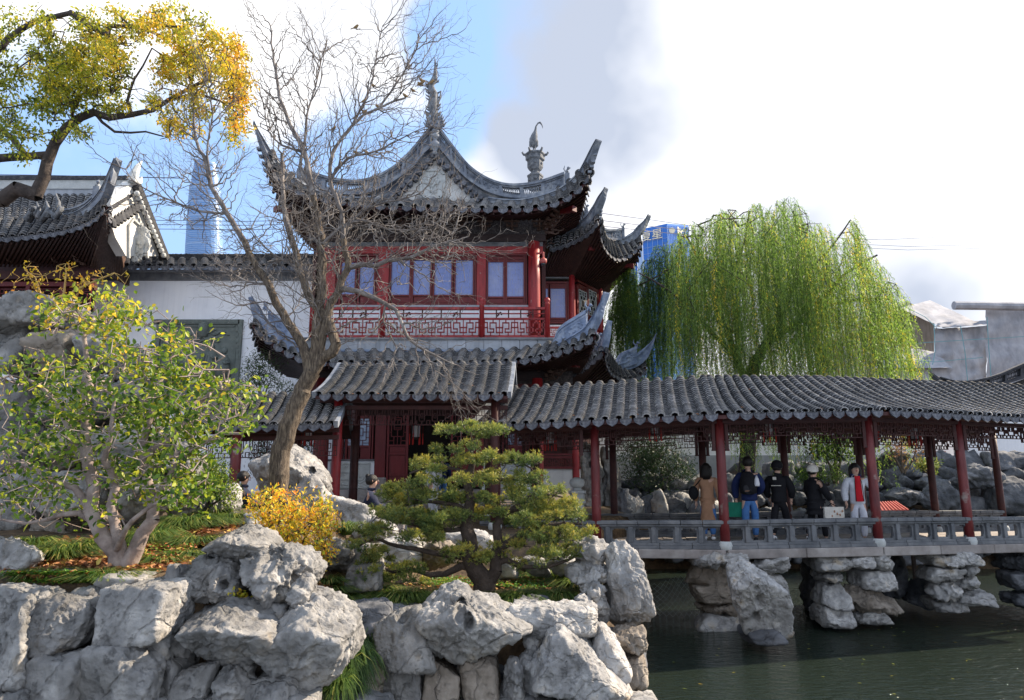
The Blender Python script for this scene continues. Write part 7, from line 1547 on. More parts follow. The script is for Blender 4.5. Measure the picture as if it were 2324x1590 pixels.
def shrub(name, lab, ells, Y, dY, nat, nleaf, size, width, m, base, seed, cat='shrub', tint0=.5, tsd=.25, spread=.05, bark='darkbark', up_=.4, tips=.0025, step=.08, group=None):
    t = thing(name, lab, cat, W(base[0], base[1], Y), group); at, *_ = in_ellipses(ells, nat, seed, Y, dY); r = rs(seed)
    B = W(base[0], base[1]+6, Y); st = []
    for i in range(4):
        e = ells[i % len(ells)]; st.append(([B+V((r.uniform(-.03, .03), 0, 0)), lerp(B, W(e[0], e[1], Y), .5)+V((r.uniform(-.1, .1), r.uniform(-.1, .1), 0)), W(e[0], e[1], Y)], tips*9, tips*3)+(('free',) if i else ()))
    P, Q, r0, r1, fx, nodes, ends = grow(st, at, seed, step=step, jit=.3, tip=tips, rmax=tips*6, bend=.3)
    seg_tubes('branches', P, Q, r0, r1, M[bark], t, 4)
    b = nodes[ends]; n = nleaf; k = r.randint(0, len(b), n); p = b[k]+r.normal(size=(n, 3))*spread
    leaf_mesh('leaves', p, r.normal(size=(n, 3))+np.array([0, 0, up_]), r.normal(size=(n, 3))+np.array([0, -.3, .7]), r.uniform(.7, 1.2, n)*size, r.uniform(.7, 1.2, n)*width, M[m], t, np.clip(tint0+tsd*(r.normal(size=n)*.6+fbm(p*3, 2)), 0, 1))
    return t
shrub('azalea_shrub', 'amber and yellow azalea shrub at the foot of the bare tree', [(665, 1160, 88, 48, 1.4), (610, 1150, 48, 40, .7), (700, 1205, 68, 52, 1.3), (640, 1210, 55, 45, .9), (715, 1250, 42, 38, .6), (740, 1180, 30, 45, .5)], 8.2, .45, 520, 4400, .052, .020, 'azalea', (655, 1270), 21, tint0=.58, tsd=.45, spread=.038, up_=.5)
shrub('small_shrub', 'small yellow green shrub growing between two boulders', [(534, 1358, 20, 14, 1)], 6.15, .12, 40, 260, .035, .022, 'bushleaf', (536, 1375), 22, tint0=.8, tsd=.2, spread=.02)
shrub('small_shrub', 'low shrub of small green leaves covering the slope behind the leafy bush', [(455, 1070, 45, 40, 1), (495, 1085, 30, 40, .8), (520, 1120, 20, 40, .5), (440, 1110, 40, 30, .6)], 9.6, .4, 260, 5200, .035, .018, 'bushleaf', (470, 1150), 23, tint0=.35, tsd=.3, spread=.06)
shrub('dark_pine', 'dark broad evergreen beyond the bridge in front of the white wall', [(1478, 1010, 55, 22, 1), (1440, 1040, 45, 20, .8), (1510, 1045, 55, 24, 1), (1470, 1080, 60, 22, 1), (1540, 1075, 34, 18, .5), (1480, 1110, 50, 16, .5)], 25.0, 1.1, 260, 9000, .13, .03, 'darkleaf', (1482, 1140), 24, cat='tree', tint0=.5, spread=.16, tips=.009, step=.25)
shrub('small_tree', 'small dark leaved tree left of the woman in white', [(1890, 1005, 40, 28, 1), (1870, 1025, 30, 22, .7), (1915, 1020, 26, 30, .7), (1895, 985, 30, 16, .4)], 22.8, .5, 150, 1300, .12, .07, 'darkleaf', (1897, 1092), 25, cat='tree', tint0=.6, spread=.12, tips=.008, step=.2, bark='bark')
shrub('red_leaved_shrub', 'bare spreading shrub with a few red leaves on the rockery', [(2045, 1000, 42, 24, 1), (2080, 1010, 40, 22, .9), (2020, 1015, 30, 24, .7), (2060, 1040, 50, 14, .4)], 23.0, .5, 260, 420, .09, .05, 'litter', (2050, 1068), 26, tint0=.7, spread=.05, tips=.006, step=.15, bark='bark')
shrub('fern', 'bright green fern clump at the wall foot near the red sign', [(2112, 1058, 20, 10, 1), (2090, 1056, 14, 10, .6)], 23.2, .3, 60, 520, .16, .03, 'grass', (2110, 1074), 27, tint0=.75, spread=.06)
shrub('small_shrub', 'thin bare shrub behind the woman in white', [(1835, 1050, 22, 30, 1), (1850, 1075, 16, 20, .5)], 22.0, .4, 120, 300, .05, .02, 'darkleaf', (1835, 1100), 28, tips=.005, step=.12, bark='twig')
shrub('small_shrub', 'green shrub on the rockery right of the white hatted woman', [(1880, 1082, 44, 8, 1), (1840, 1086, 30, 7, .6)], 22.4, .4, 60, 1500, .10, .025, 'grass', (1880, 1096), 29, tint0=.35, spread=.1, tips=.003)
shrub('bamboo', 'slender bamboo against the white wall behind the lower roof', [(590, 830, 34, 30, 1), (575, 860, 24, 24, .7), (615, 865, 26, 20, .5), (660, 885, 20, 12, .3)], 19.0, .4, 170, 1500, .13, .022, 'darkleaf', (592, 930), 30, cat='bamboo', tint0=.85, spread=.12, tips=.004, step=.2, up_=-.6)
shrub('bamboo', 'bamboo in the shade under the lower left roof', [(600, 1030, 30, 40, 1), (690, 1010, 26, 40, 1)], 18.2, .5, 160, 1500, .12, .022, 'darkleaf', (640, 1100), 31, cat='bamboo', tint0=.5, spread=.12, tips=.004, step=.2, up_=-.6)
M['orangetwig'] = mat('orange_green_twigs', [(.30, .22, .06), (.55, .32, .10)], scale=3, rough=.6)
shrub('climbing_shrub', 'orange stemmed bare climber at the top of the left rockery', [(80, 630, 30, 40, 1), (150, 620, 40, 30, 1), (200, 640, 40, 20, .8), (260, 620, 50, 8, .4), (110, 660, 40, 22, .6), (40, 650, 50, 40, .7)], 8.8, .3, 70, 170, .06, .03, 'yellowleaf', (110, 700), 32, tint0=.7, spread=.02, tips=.0032, step=.16, bark='orangetwig')
def sedge(label, name, clumps, m='grass', seed=40, parent=None):
    r = rs(seed); V_ = []; F_ = []; T_ = []; o = 0
    for (px, py, R, H, nb) in clumps:
        c = ground_pt(px, py)
        for i in range(nb):
            a = r.uniform(0, 2*math.pi); rad = R*math.sqrt(r.rand())*.35; b = np.array([c.x+math.cos(a)*rad, c.y+math.sin(a)*rad*.8, land_h(c.x, c.y)-.02]); out = np.array([math.cos(a), math.sin(a), 0])*R*r.uniform(.5, 1.15); h = H*r.uniform(.6, 1.15); w = r.uniform(.004, .008)
            side = np.array([-math.sin(a), math.cos(a), 0])*w; side = side+np.array([w*.6, 0, 0]); tn = np.clip(.40+r.normal()*.2+(.3 if r.rand() < .12 else 0), 0, 1)
            for q, u in enumerate((0, .35, .7, 1)):
                pz_ = b+out*u**1.3+np.array([0, 0, h*(u*1.9-u*u*1.55)]); ww = (1-u*.85)
                V_.append(pz_-side*ww); V_.append(pz_+side*ww); T_ += [tn, min(1, tn+.15*u)]
            F_ += [(o+2*q, o+2*q+1, o+2*q+3, o+2*q+2) for q in range(3)]; o += 8
    ob = np_obj(name, V_, F_, M[m], parent, tint=T_, own=True); kind(ob, 'stuff'); ob['label'] = label; ob['category'] = 'grass'; return ob
z5 = lambda x, y: (x*.3662, y*.3662+1021.3)
z6 = lambda x, y: (x*.3418+737.6, y*.3418+1021.3)
cl = [(*z5(x, y), R, H, n_) for x, y, R, H, n_ in ((370, 690, .36, .26, 420), (280, 640, .3, .22, 300), (470, 650, .34, .24, 380), (300, 790, .25, .16, 260), (660, 800, .34, .16, 420), (590, 790, .25, .14, 240), (760, 790, .2, .12, 180), (620, 610, .3, .22, 300), (900, 590, .34, .28, 420), (830, 600, .25, .2, 240), (960, 560, .3, .25, 300), (1160, 500, .42, .32, 500), (1080, 520, .3, .26, 300), (1250, 490, .34, .24, 360), (1210, 590, .34, .2, 380), (1150, 600, .25, .18, 220), (1010, 700, .28, .14, 300), (960, 690, .2, .12, 200), (1180, 655, .26, .12, 260), (1080, 660, .2, .1, 160), (1010, 750, .2, .08, 150), (1360, 480, .3, .2, 300), (1430, 440, .3, .2, 260), (200, 600, .3, .2, 260), (180, 800, .25, .14, 200), (1320, 420, .4, .24, 300))]
sedge('tufts of sedge grass on the left terrace', 'grass', cl, seed=41)
cl = [(*z6(x, y), R, H, n_) for x, y, R, H, n_ in ((1500, 850, .42, .26, 600), (1600, 880, .4, .24, 520), (1680, 920, .34, .24, 420), (1440, 850, .3, .2, 300), (1250, 1010, .40, .2, 620), (1330, 990, .34, .2, 480), (1180, 1000, .25, .18, 300), (1420, 1000, .28, .16, 300), (1540, 990, .32, .2, 420), (1590, 990, .25, .18, 260), (540, 1010, .40, .26, 620), (470, 1020, .3, .22, 340), (600, 990, .3, .2, 320), (100, 1000, .3, .16, 420), (40, 950, .3, .16, 360), (240, 960, .3, .18, 380), (320, 950, .3, .18, 340), (160, 960, .2, .14, 200), (20, 890, .3, .16, 260), (120, 560, .3, .3, 240))]
sedge('tufts of sedge grass around the bonsai pine', 'grass', cl, seed=42)
def fixed_sedge(pts, label, seed):
    r = rs(seed); V_ = []; F_ = []; T_ = []; o = 0
    for (px, py, Y, R, H, nb) in pts:
        c = np.array(W(px, py, Y))
        for i in range(nb):
            a = r.uniform(0, 2*math.pi); b = c+r.normal(size=3)*.03; out = np.array([math.cos(a), math.sin(a)-.3, 0])*R*r.uniform(.4, 1.1); h = H*r.uniform(.5, 1.1); w = r.uniform(.004, .007); side = np.array([w, w*.3, 0]); tn = np.clip(.35+r.normal()*.18, 0, 1)
            for q, u in enumerate((0, .35, .7, 1)):
                pz_ = b+out*u+np.array([0, 0, h*(u*1.6-u*u*2.2)]); V_.append(pz_-side*(1-u*.85)); V_.append(pz_+side*(1-u*.85)); T_ += [tn, tn]
            F_ += [(o+2*q, o+2*q+1, o+2*q+3, o+2*q+2) for q in range(3)]; o += 8
    ob = np_obj('grass', V_, F_, M['grass'], None, tint=T_); kind(ob, 'stuff'); ob['label'] = label; ob['category'] = 'grass'
fixed_sedge([(830, 1440, 7.3, .3, .25, 300), (800, 1475, 6.9, .28, .25, 300), (790, 1515, 6.7, .3, .28, 340), (815, 1500, 6.8, .25, .25, 240), (770, 1555, 6.4, .3, .25, 260)], 'sedge hanging in the gap between the boulders', 43)
def scatter(name, label, regions, n, size, m, seed, t0=.5, ts=.3, lift=.02, cat='fallen leaves'):
    r = rs(seed); P_ = []
    for (cx_, cy_, rx, ry, w) in regions:
        for i in range(int(n*w)):
            a = r.uniform(0, 6.283); q = math.sqrt(r.rand()); p = ground_pt(cx_+math.cos(a)*q*rx, cy_+math.sin(a)*q*ry); P_.append((p.x, p.y, land_h(p.x, p.y)+lift+r.rand()*.03))
    P_ = np.array(P_); k = len(P_)
    o = leaf_mesh(name, P_, np.stack([r.normal(size=k), r.normal(size=k), r.normal(size=k)*.2], 1), np.stack([r.normal(size=k)*.5, r.normal(size=k)*.5, np.ones(k)], 1), r.uniform(.6, 1.2, k)*size, r.uniform(.6, 1.2, k)*size*.6, M[m], None, np.clip(t0+ts*r.normal(size=k), 0, 1), True)
    o['label'] = label; o['category'] = cat
scatter('fallen_leaves', 'brown and orange fallen leaves on the left terrace', [(230, 1270, 190, 45, .45), (400, 1225, 90, 30, .3), (330, 1290, 150, 20, .2), (90, 1300, 110, 25, .15), (480, 1200, 60, 20, .1)], 2600, .065, 'litter', 51)
scatter('fallen_leaves', 'brown fallen leaves around the bonsai pine', [(1180, 1325, 110, 22, .5), (1000, 1330, 90, 15, .3), (760, 1345, 60, 20, .3)], 800, .05, 'litter', 52)
scatter('ground_cover', 'bright green ground cover under the bonsai pine', [(1190, 1320, 105, 26, .7), (1020, 1330, 70, 12, .3), (840, 1350, 60, 10, .2)], 3200, .035, 'creeper', 53, lift=.04, cat='ground cover')
scatter('ground_cover', 'bright green ground cover on the edge of the left terrace', [(150, 1335, 60, 18, .5), (60, 1330, 60, 14, .2), (330, 1240, 120, 40, .4)], 2400, .03, 'creeper', 54, lift=.05, t0=.55, cat='ground cover')

k = len(LP_); r = rs(92); o = leaf_mesh('fallen_leaves', np.array(LP_), r.normal(size=(k, 3))*np.array([1, 1, .3]), np.tile([0, -.4, 1.], (k, 1)), r.uniform(.05, .11, k), r.uniform(.03, .05, k), M['litter'], None, r.uniform(.4, 1, k), True); o['label'] = 'dry leaves lying on the dark tiles of the gallery and porch roofs'; o['category'] = 'fallen leaves'
M['skin'] = mat('skin', [(.50, .30, .22), (.62, .40, .30)], scale=20, rough=.5, bump=.05)
M['hair'] = mat('black_hair', [(.008, .007, .007), (.022, .018, .017)], scale=60, rough=.45, bump=.4, bscale=80, stretch=(4, 4, .6))
M['lips'] = simple('red_lips', (.35, .05, .05), .4); M['eyedark'] = simple('dark_eyes', (.01, .008, .008), .3); M['eyewhite'] = simple('eye_white', (.6, .58, .56), .3)
def cloth(name, c, **k): return mat(name, [tuple(x*.8 for x in c), tuple(min(1, x*1.2) for x in c)], scale=5, rough=.85, bump=.7, bscale=9, **k)
for n_, c_ in (('navy', (.012, .022, .085)), ('blackcloth', (.008, .008, .011)), ('jeans', (.06, .16, .38)), ('camel', (.36, .20, .12)), ('whitepuff', (.62, .63, .68)), ('whitepants', (.60, .61, .68)), ('redsweater', (.50, .012, .022)), ('shoewhite', (.75, .75, .76)), ('greenbag', (.01, .16, .10)), ('creamwool', (.66, .62, .56)), ('beigejacket', (.50, .46, .42)), ('darkblue', (.015, .02, .045)), ('greyblack', (.03, .03, .035))):
    M[n_] = cloth(n_, c_)
class Pose:
    def __init__(s, t, pos, h, ang): s.t = t; s.p = V(pos); s.h = h; s.c = math.cos(ang); s.s = math.sin(ang)
    def w(s, x, y, z): return s.p+V((s.c*x-s.s*y, s.s*x+s.c*y, z))*1.0*V((s.h, s.h, s.h)) if False else s.p+V(((s.c*x-s.s*y)*s.h, (s.s*x+s.c*y)*s.h, z*s.h))
    def skin(s, name, J, E, m, sub=2):
        """J: name -> (x, y, z, rx, ry) in body units; E: edges"""
        ks = list(J); me = bpy.data.meshes.new(name); off = origin(s.t); me.from_pydata([s.w(*J[k][:3])-off for k in ks], [(ks.index(a), ks.index(b)) for a, b in E], [])
        me.materials.append(M[m]); o = link(name, me, s.t); md = o.modifiers.new('skin', 'SKIN'); md.use_smooth_shade = True; md.branch_smoothing = .6
        for i, k in enumerate(ks): me.skin_vertices[0].data[i].radius = (J[k][3]*s.h, (J[k][4] if len(J[k]) > 4 else J[k][3])*s.h); me.skin_vertices[0].data[i].use_root = (i == 0)
        sb = o.modifiers.new('smooth', 'SUBSURF'); sb.levels = sub; sb.render_levels = sub; return o
def person(label, pos, h, ang, top='navy', legs='jeans', shoes='shoewhite', seated=False, la=None, ra=None, stride=0.0, hair='short', hat=None, coat=0.0, face=False, puff=1.0, collar=True, lean=0.0, group=None):
    t = thing('person', label, 'person', pos, group); P = Pose(t, pos, h, ang)
    la = la or ((-.150, .0, .63), (-.155, .03, .475)); ra = ra or ((.150, .0, .63), (.155, .03, .475)); L = lean
    if seated:
        hipz, kz, fz = .27, .28, .0; kn = lambda x: (x*1.2, .25, .28); an = lambda x: (x*1.2, .26, .04)
    else:
        hipz = .50; kn = lambda x: (x*1.05, stride*.5*(1 if x > 0 else -1)+.012, .275); an = lambda x: (x*.95, stride*(1 if x > 0 else -1)-.01, .045+(.03 if x < 0 and stride > .05 else 0))
    dz = hipz-.50; z = lambda v: v+dz
    J = {'pelvis': (0, 0, z(.52), .075, .055), 'waist': (0, L*.2, z(.60), .062, .05), 'chest': (0, L*.6, z(.72), .080, .058), 'neckbase': (0, L*.8, z(.80), .045, .04), 'neck': (0, L, z(.845), .030, .030), 'jaw': (0, L+.012, z(.885), .046, .052), 'skull': (0, L, z(.928), .054, .060), 'crown': (0, L-.002, z(.968), .042, .047)}
    E = [('pelvis', 'waist'), ('waist', 'chest'), ('chest', 'neckbase'), ('neckbase', 'neck'), ('neck', 'jaw'), ('jaw', 'skull'), ('skull', 'crown')]
    for sd, A in ((-1, la), (1, ra)):
        n = 'l' if sd < 0 else 'r'; e, w_ = A
        J[n+'sh'] = (sd*.105, L*.7, z(.785), .036); J[n+'el'] = (e[0], e[1]+L*.4, z(e[2]), .026); J[n+'wr'] = (w_[0], w_[1]+L*.2, z(w_[2]), .018)
        E += [('chest', n+'sh'), (n+'sh', n+'el'), (n+'el', n+'wr')]
        J[n+'hip'] = (sd*.05, 0, z(.49), .055); J[n+'kn'] = (*kn(sd*.055), .036); J[n+'an'] = (*an(sd*.055), .024)
        E += [('pelvis', n+'hip'), (n+'hip', n+'kn'), (n+'kn', n+'an')]
    P.skin('body', J, E, 'skin')
    q = 1.18*puff; T = {'low': (0, 0, z(.455), .082*q, .066*q), 'pelvis': (0, 0, z(.50), .082*q, .064*q), 'waist': (0, L*.2, z(.60), .084*q, .066*q), 'chest': (0, L*.6, z(.715), .092*q, .068*q), 'nb': (0, L*.8, z(.795), .058*q, .050*q), 'col': (0, L*.9, z(.85 if collar else .81), .052*puff, .050*puff)}
    E = [('low', 'pelvis'), ('pelvis', 'waist'), ('waist', 'chest'), ('chest', 'nb'), ('nb', 'col')]
    if coat: T['hem'] = (0, 0, z(.50)-coat*.5, .092*q, .074*q); T['hem2'] = (0, 0, z(.50)-coat, (.092+.05*coat)*q, .080*q); E += [('low', 'hem'), ('hem', 'hem2')]
    for sd, A in ((-1, la), (1, ra)):
        n = 'l' if sd < 0 else 'r'; e, w_ = A; T[n+'sh'] = (sd*.108, L*.7, z(.78), .048*q); m_ = tuple((a+b)/2 for a, b in zip((sd*.108, 0, .78), e)); T[n+'mid'] = (m_[0], m_[1]+L*.5, z(m_[2]), .044*q); T[n+'el'] = (e[0], e[1]+L*.4, z(e[2]), .040*q); T[n+'wr'] = (w_[0]*.98+e[0]*.02, w_[1]+L*.2, z(w_[2])+.008, .030*q)
        E += [('chest', n+'sh'), (n+'sh', n+'mid'), (n+'mid', n+'el'), (n+'el', n+'wr')]
    P.skin('jacket', T, E, top)
    G = {'top': (0, 0, z(.58), .076, .060), 'pelvis': (0, 0, z(.525), .082, .064), 'crotch': (0, 0, z(.48), .070, .058)}; E = [('top', 'pelvis'), ('pelvis', 'crotch')]
    for sd in (-1, 1):
        n = 'l' if sd < 0 else 'r'; G[n+'hip'] = (sd*.052, .0, z(.455), .060); G[n+'kn'] = (*kn(sd*.055), .046); a_ = an(sd*.055); G[n+'an'] = (a_[0], a_[1], a_[2]+.012, .037); E += [('crotch', n+'hip'), (n+'hip', n+'kn'), (n+'kn', n+'an')]
    P.skin('trousers', G, E, legs)
    for sd in (-1, 1):
        a_ = an(sd*.055); up_ = a_[2]-.045
        P.skin('shoe', {'a': (a_[0], a_[1]-.03, .024+up_, .026, .024), 'b': (a_[0], a_[1]+.03, .022+up_, .028, .022), 'c': (a_[0], a_[1]+.085, .016+up_*.3, .024, .015)}, [('a', 'b'), ('b', 'c')], shoes)
    for sd, A in ((-1, la), (1, ra)):                      # hands: palm, four fingers, thumb
        e, w_ = V(A[0]), V(A[1]); d = (w_-e).normalized(); sdv = V((0, 1, 0)) if abs(d.y) < .8 else V((0, 0, 1)); sdv = (sdv-d*sdv.dot(d)).normalized(); n_ = d.cross(sdv)
        w2 = V((w_.x, w_.y+L*.2, z(w_.z))); mb = MB(); mb.smooth = True; K = lambda v: P.w(*v)
        mb.tube([K(w2-d*.008), K(w2+d*.012), K(w2+d*.034), K(w2+d*.046)], [.014*h, .017*h, .020*h, .012*h], 8)
        for f, (o_, ln) in enumerate(((-.015, .036), (-.005, .043), (.005, .040), (.014, .031))):
            b_ = w2+d*.042+sdv*o_; mb.tube([K(b_), K(b_+d*ln*.5+n_*.002*sd), K(b_+d*ln*.85+n_*.010*sd), K(b_+d*ln+n_*.018*sd)], [.0058*h, .0055*h, .005*h, .0035*h], 6)
        b_ = w2+d*.016-sdv*-.014; mb.tube([K(w2+d*.012+sdv*.014), K(w2+d*.028+sdv*.026), K(w2+d*.044+sdv*.028)], [.0065*h, .006*h, .004*h], 6)
        mb.build('hand', M['skin'], t)
    hc = lambda x, y, zz: P.w(x, y+L, z(zz))
    def cap(n_, m, rx, ry, rz, cy, cz, cut, back=0, seg=18):
        mb = MB(); mb.smooth = True; vs = []; a0 = 0
        for i in range(9):
            th = (math.pi*cut)*i/8
            for j in range(seg):
                a = 2*math.pi*j/seg; fr = max(0, math.sin(a)); lim = th*(1-.38*fr*back)
                vs.append(hc(rx*math.sin(lim)*math.cos(a)*(1+.04*math.sin(j*3.1)), cy+ry*math.sin(lim)*math.sin(a), cz+rz*math.cos(lim)))
        mb.add(vs, [(i*seg+j, (i+1)*seg+j, (i+1)*seg+(j+1) % seg, i*seg+(j+1) % seg) for i in range(8) for j in range(seg)]); return mb.build(n_, M[m], t)
    if hair in ('short', 'bun', 'long'): cap('hair', 'hair', .063, .072, .070, -.010, .926, .76, 1.05)
    if hair == 'long':
        mb = MB(); mb.smooth = True
        for a in range(-5, 6):
            an_ = -math.pi/2+a*.30; mb.tube([hc(.050*math.cos(an_), .056*math.sin(an_), .95), hc(.057*math.cos(an_), .066*math.sin(an_), .90), hc(.058*math.cos(an_), .07*math.sin(an_), .84), hc(.05*math.cos(an_), .075*math.sin(an_), .775)], [.018*h, .022*h, .020*h, .006*h], 6)
        mb.build('long_hair', M['hair'], t)
    if hair == 'bun': mb = MB(); mb.smooth = True; mb.ball(hc(0, -.055, .972), .028*h, 10, 7); mb.build('hair_bun', M['hair'], t)
    if hat: cap('hat', hat, .072, .080, .074, -.004, .936, .64, .3)
    if face:
        for sd in (-1, 1):
            mb = MB(); mb.ball(hc(sd*.019, .0615, .928), (.0085*h, .004*h, .0042*h), 8, 5); mb.build('eye', M['eyewhite'], t)
            mb = MB(); mb.ball(hc(sd*.019, .0645, .928), (.0045*h, .003*h, .0042*h), 8, 5); mb.build('iris', M['eyedark'], t)
            mb = MB(); mb.tube([hc(sd*.009, .065, .940), hc(sd*.020, .0645, .9435), hc(sd*.030, .059, .940)], .0016*h, 4); mb.build('eyebrow', M['hair'], t)
            mb = MB(); mb.ball(hc(sd*.055, .002, .92), (.006*h, .010*h, .016*h), 8, 6); mb.build('ear', M['skin'], t)
        mb = MB(); mb.smooth = True; mb.tube([hc(0, .060, .932), hc(0, .073, .915), hc(0, .066, .908)], [.004*h, .008*h, .005*h], 8); mb.build('nose', M['skin'], t)
        mb = MB(); mb.smooth = True; mb.ball(hc(0, .063, .893), (.014*h, .005*h, .0035*h), 10, 5); mb.ball(hc(0, .063, .888), (.011*h, .005*h, .003*h), 10, 5); mb.build('lips', M['lips'], t)
    else:
        for sd in (-1, 1): mb = MB(); mb.ball(hc(sd*.054, .0, .915), (.006*h, .010*h, .016*h), 8, 6); mb.build('ear', M['skin'], t)
        mb = MB(); mb.smooth = True; mb.tube([hc(0, .054, .930), hc(0, .066, .914), hc(0, .058, .906)], [.004*h, .008*h, .005*h], 8); mb.build('nose', M['skin'], t)
    return t, P
def stand(px, top, Y, z=1.60):
    p = W(px, 1100, Y); zt = W(px, top, Y).z; return V((p.x, p.y, z)), zt-z
R_ = math.radians
pos, h = stand(1604, 1050, 15.4); t, P = person('woman in a long camel coat behind the nearest red column, black bag at her side', pos, h, R_(-25), 'camel', 'jeans', hair='long', coat=.36, puff=.98)
bag = thing('shoulder_bag', 'small black shoulder bag hanging behind the camel coat', 'bag', P.w(-.17, -.02, .62)); mb = MB(); mb.smooth = True; mb.ball(P.w(-.17, -.04, .60), (.11, .09, .15), 12, 8); mb.build('bag_body', M['blackcloth'], bag); mb = MB(); mb.tube([P.w(-.17, -.04, .66), P.w(-.08, -.06, .76), P.w(-.02, -.02, .82)], .012, 6); mb.build('strap', M['blackcloth'], bag)
pos, h = stand(1699, 1035, 15.0); t, P = person('man in a navy padded jacket and blue jeans walking away', pos, h, R_(-12), 'navy', 'jeans', 'greyblack', puff=1.08, stride=.05, la=((-.16, .01, .63), (-.15, .03, .48)), ra=((.15, -.01, .63), (.10, .08, .54)))
bp = thing('backpack', 'bulky black backpack on the back of the man in navy', 'backpack', P.w(-.03, -.12, .6)); mb = MB(); mb.smooth = True
mb.lathe(P.w(-.02, -.115, .545), [(.10*1, 0), (.165, .03), (.175, .15), (.16, .30), (.12, .42), (.05, .47)], 14); mb.build('pack_body', M['blackcloth'], bp)
mb = MB(); mb.ball(P.w(-.02, -.185, .61), (.12, .05, .11), 10, 7); mb.build('front_pocket', M['greyblack'], bp); mb = MB(); mb.bar(P.w(-.07, -.222, .585), P.w(-.02, -.225, .588), .012, .012); mb.build('orange_tab', M['camel'], bp)
for sd in (-1, 1): mb = MB(); mb.tube([P.w(sd*.06-.01, -.08, .80), P.w(sd*.065, .0, .825), P.w(sd*.07, .06, .76)], .016, 6); mb.build('strap', M['blackcloth'], bp)
mb = MB(); mb.smooth = True; mb.lathe(P.w(.075, -.17, .64), [(.05, 0), (.06, .05), (.045, .14), (.012, .22)], 8); mb.build('white_pouch', M['whitepuff'], bp)
gb = thing('paper_bag', 'green and grey paper carrier bag in the left hand of the man in navy', 'bag', P.w(-.15, .03, .35)); c = P.w(-.165, .03, .365); mb = MB(); mb.box(c, (.28, .10, .30), rz=R_(-12)); mb.build('bag_body', M['greenbag'], gb); mb = MB(); mb.tube([c+V((-.06, 0, .14)), c+V((-.03, 0, .24)), c+V((.03, 0, .24)), c+V((.06, 0, .14))], .006, 5); mb.build('handle', M['creamwool'], gb)
pos, h = stand(1766, 1046, 15.1); t, P = person('man all in black with a black knitted hat, striding away', pos, h, R_(-35), 'blackcloth', 'blackcloth', 'shoewhite', hat='blackcloth', hair='short', puff=1.12, stride=.14, la=((-.165, .02, .63), (-.14, .07, .52)), ra=((.16, .02, .63), (.13, .08, .52)))
mb = MB(); mb.box(P.w(-.02, -.078, .775), (.07, .012, .06), rz=R_(-35)); mb.build('collar_label', M['creamwool'], t); mb = MB(); mb.box(P.w(-.0, -.098, .685), (.20, .012, .014), rz=R_(-35)); mb.build('back_print', M['creamwool'], t)
pos, h = stand(1847, 1056, 14.9); t, P = person('woman in a black padded coat and fluffy cream hat walking to the right', pos, h, R_(-70), 'blackcloth', 'blackcloth', 'shoewhite', hat='creamwool', coat=.13, puff=1.15, stride=.10, la=((-.15, .03, .64), (-.14, .08, .50)), ra=((.15, .05, .64), (.14, .13, .53)))
tb = thing('tote_bag', 'white tote bag with small brown prints carried by the woman in the cream hat', 'bag', P.w(.14, .13, .35)); c = P.w(.13, .16, .37); mb = MB(); mb.box(c, (.42, .12, .26), rz=.1); mb.build('bag_body', M['creamwool'], tb)
for i in range(7):
    mb = MB(); mb.ball(c+V((-.16+.055*i, -.065, .05*math.sin(i*2.4))), (.02, .006, .026), 6, 4); mb.build('print', M['camel'], tb)
mb = MB(); mb.tube([c+V((-.1, 0, .13)), P.w(.14, .13, .50), c+V((.1, 0, .13))], .012, 5); mb.build('handle', M['blackcloth'], tb)
pos, h = stand(1943, 1050, 14.9); t, P = person('woman in a white puffer jacket and red sweater looking at the camera', pos, h, R_(172), 'whitepuff', 'whitepants', 'shoewhite', hair='long', face=True, puff=1.06, la=((-.185, .04, .68), (-.225, .07, .745)), ra=((.155, .0, .63), (.15, .03, .49)))
mb = MB(); mb.smooth = True; mb.grid(lambda u, v: P.w((-.046+.092*u)*(1.0-.25*v), .096+.008*math.sin(u*math.pi)-.028*v, .505+.32*v), 6, 8); mb.grid(lambda u, v: P.w((.046-.092*u)*(1.0-.25*v), .07, .505+.32*v), 6, 8); mb.build('red_sweater', M['redsweater'], t)
mb = MB(); mb.smooth = True; mb.tube([P.w(-.05, .02, .825), P.w(0, -.05, .84), P.w(.05, .02, .825)], .028*h, 8); mb.build('blue_collar', M['navy'], t)
for sd in (-1, 1): mb = MB(); mb.tube([P.w(sd*.047, .098, .505), P.w(sd*.048, .098, .62), P.w(sd*.042, .086, .74), P.w(sd*.028, .06, .82)], .0045*h, 5); mb.build('zip_edge', M['blackcloth'], t)
pos, h = stand(838, 1076, 13.3, 2.05); h = 1.62; pos.z = W(838, 1076, 13.3).z-h*.77
bench = thing('stone_bench', 'low stone seat under the woman with the phone', 'bench', pos); mb = MB(); mb.box(pos+V((0, 0, h*.1)), (1.4, .4, h*.2+.35)); mb.build('seat_slab', M['granite'], bench, bevel=.02)
t, P = person('woman in a dark coat seated and reading her phone, hair tied back', pos, h, R_(-78), 'darkblue', 'blackcloth', 'greyblack', seated=True, hair='bun', la=((-.14, .06, .64), (-.06, .20, .60)), ra=((.14, .06, .64), (.05, .20, .60)), puff=1.15, lean=.035, face=True)
ph = thing('smartphone', 'smartphone held by the seated woman', 'phone', P.w(0, .26, .40)); mb = MB(); mb.bar(P.w(0, .245, .385), P.w(0, .285, .43), .075, .01); mb.build('phone_body', M['lanternpane'], ph)
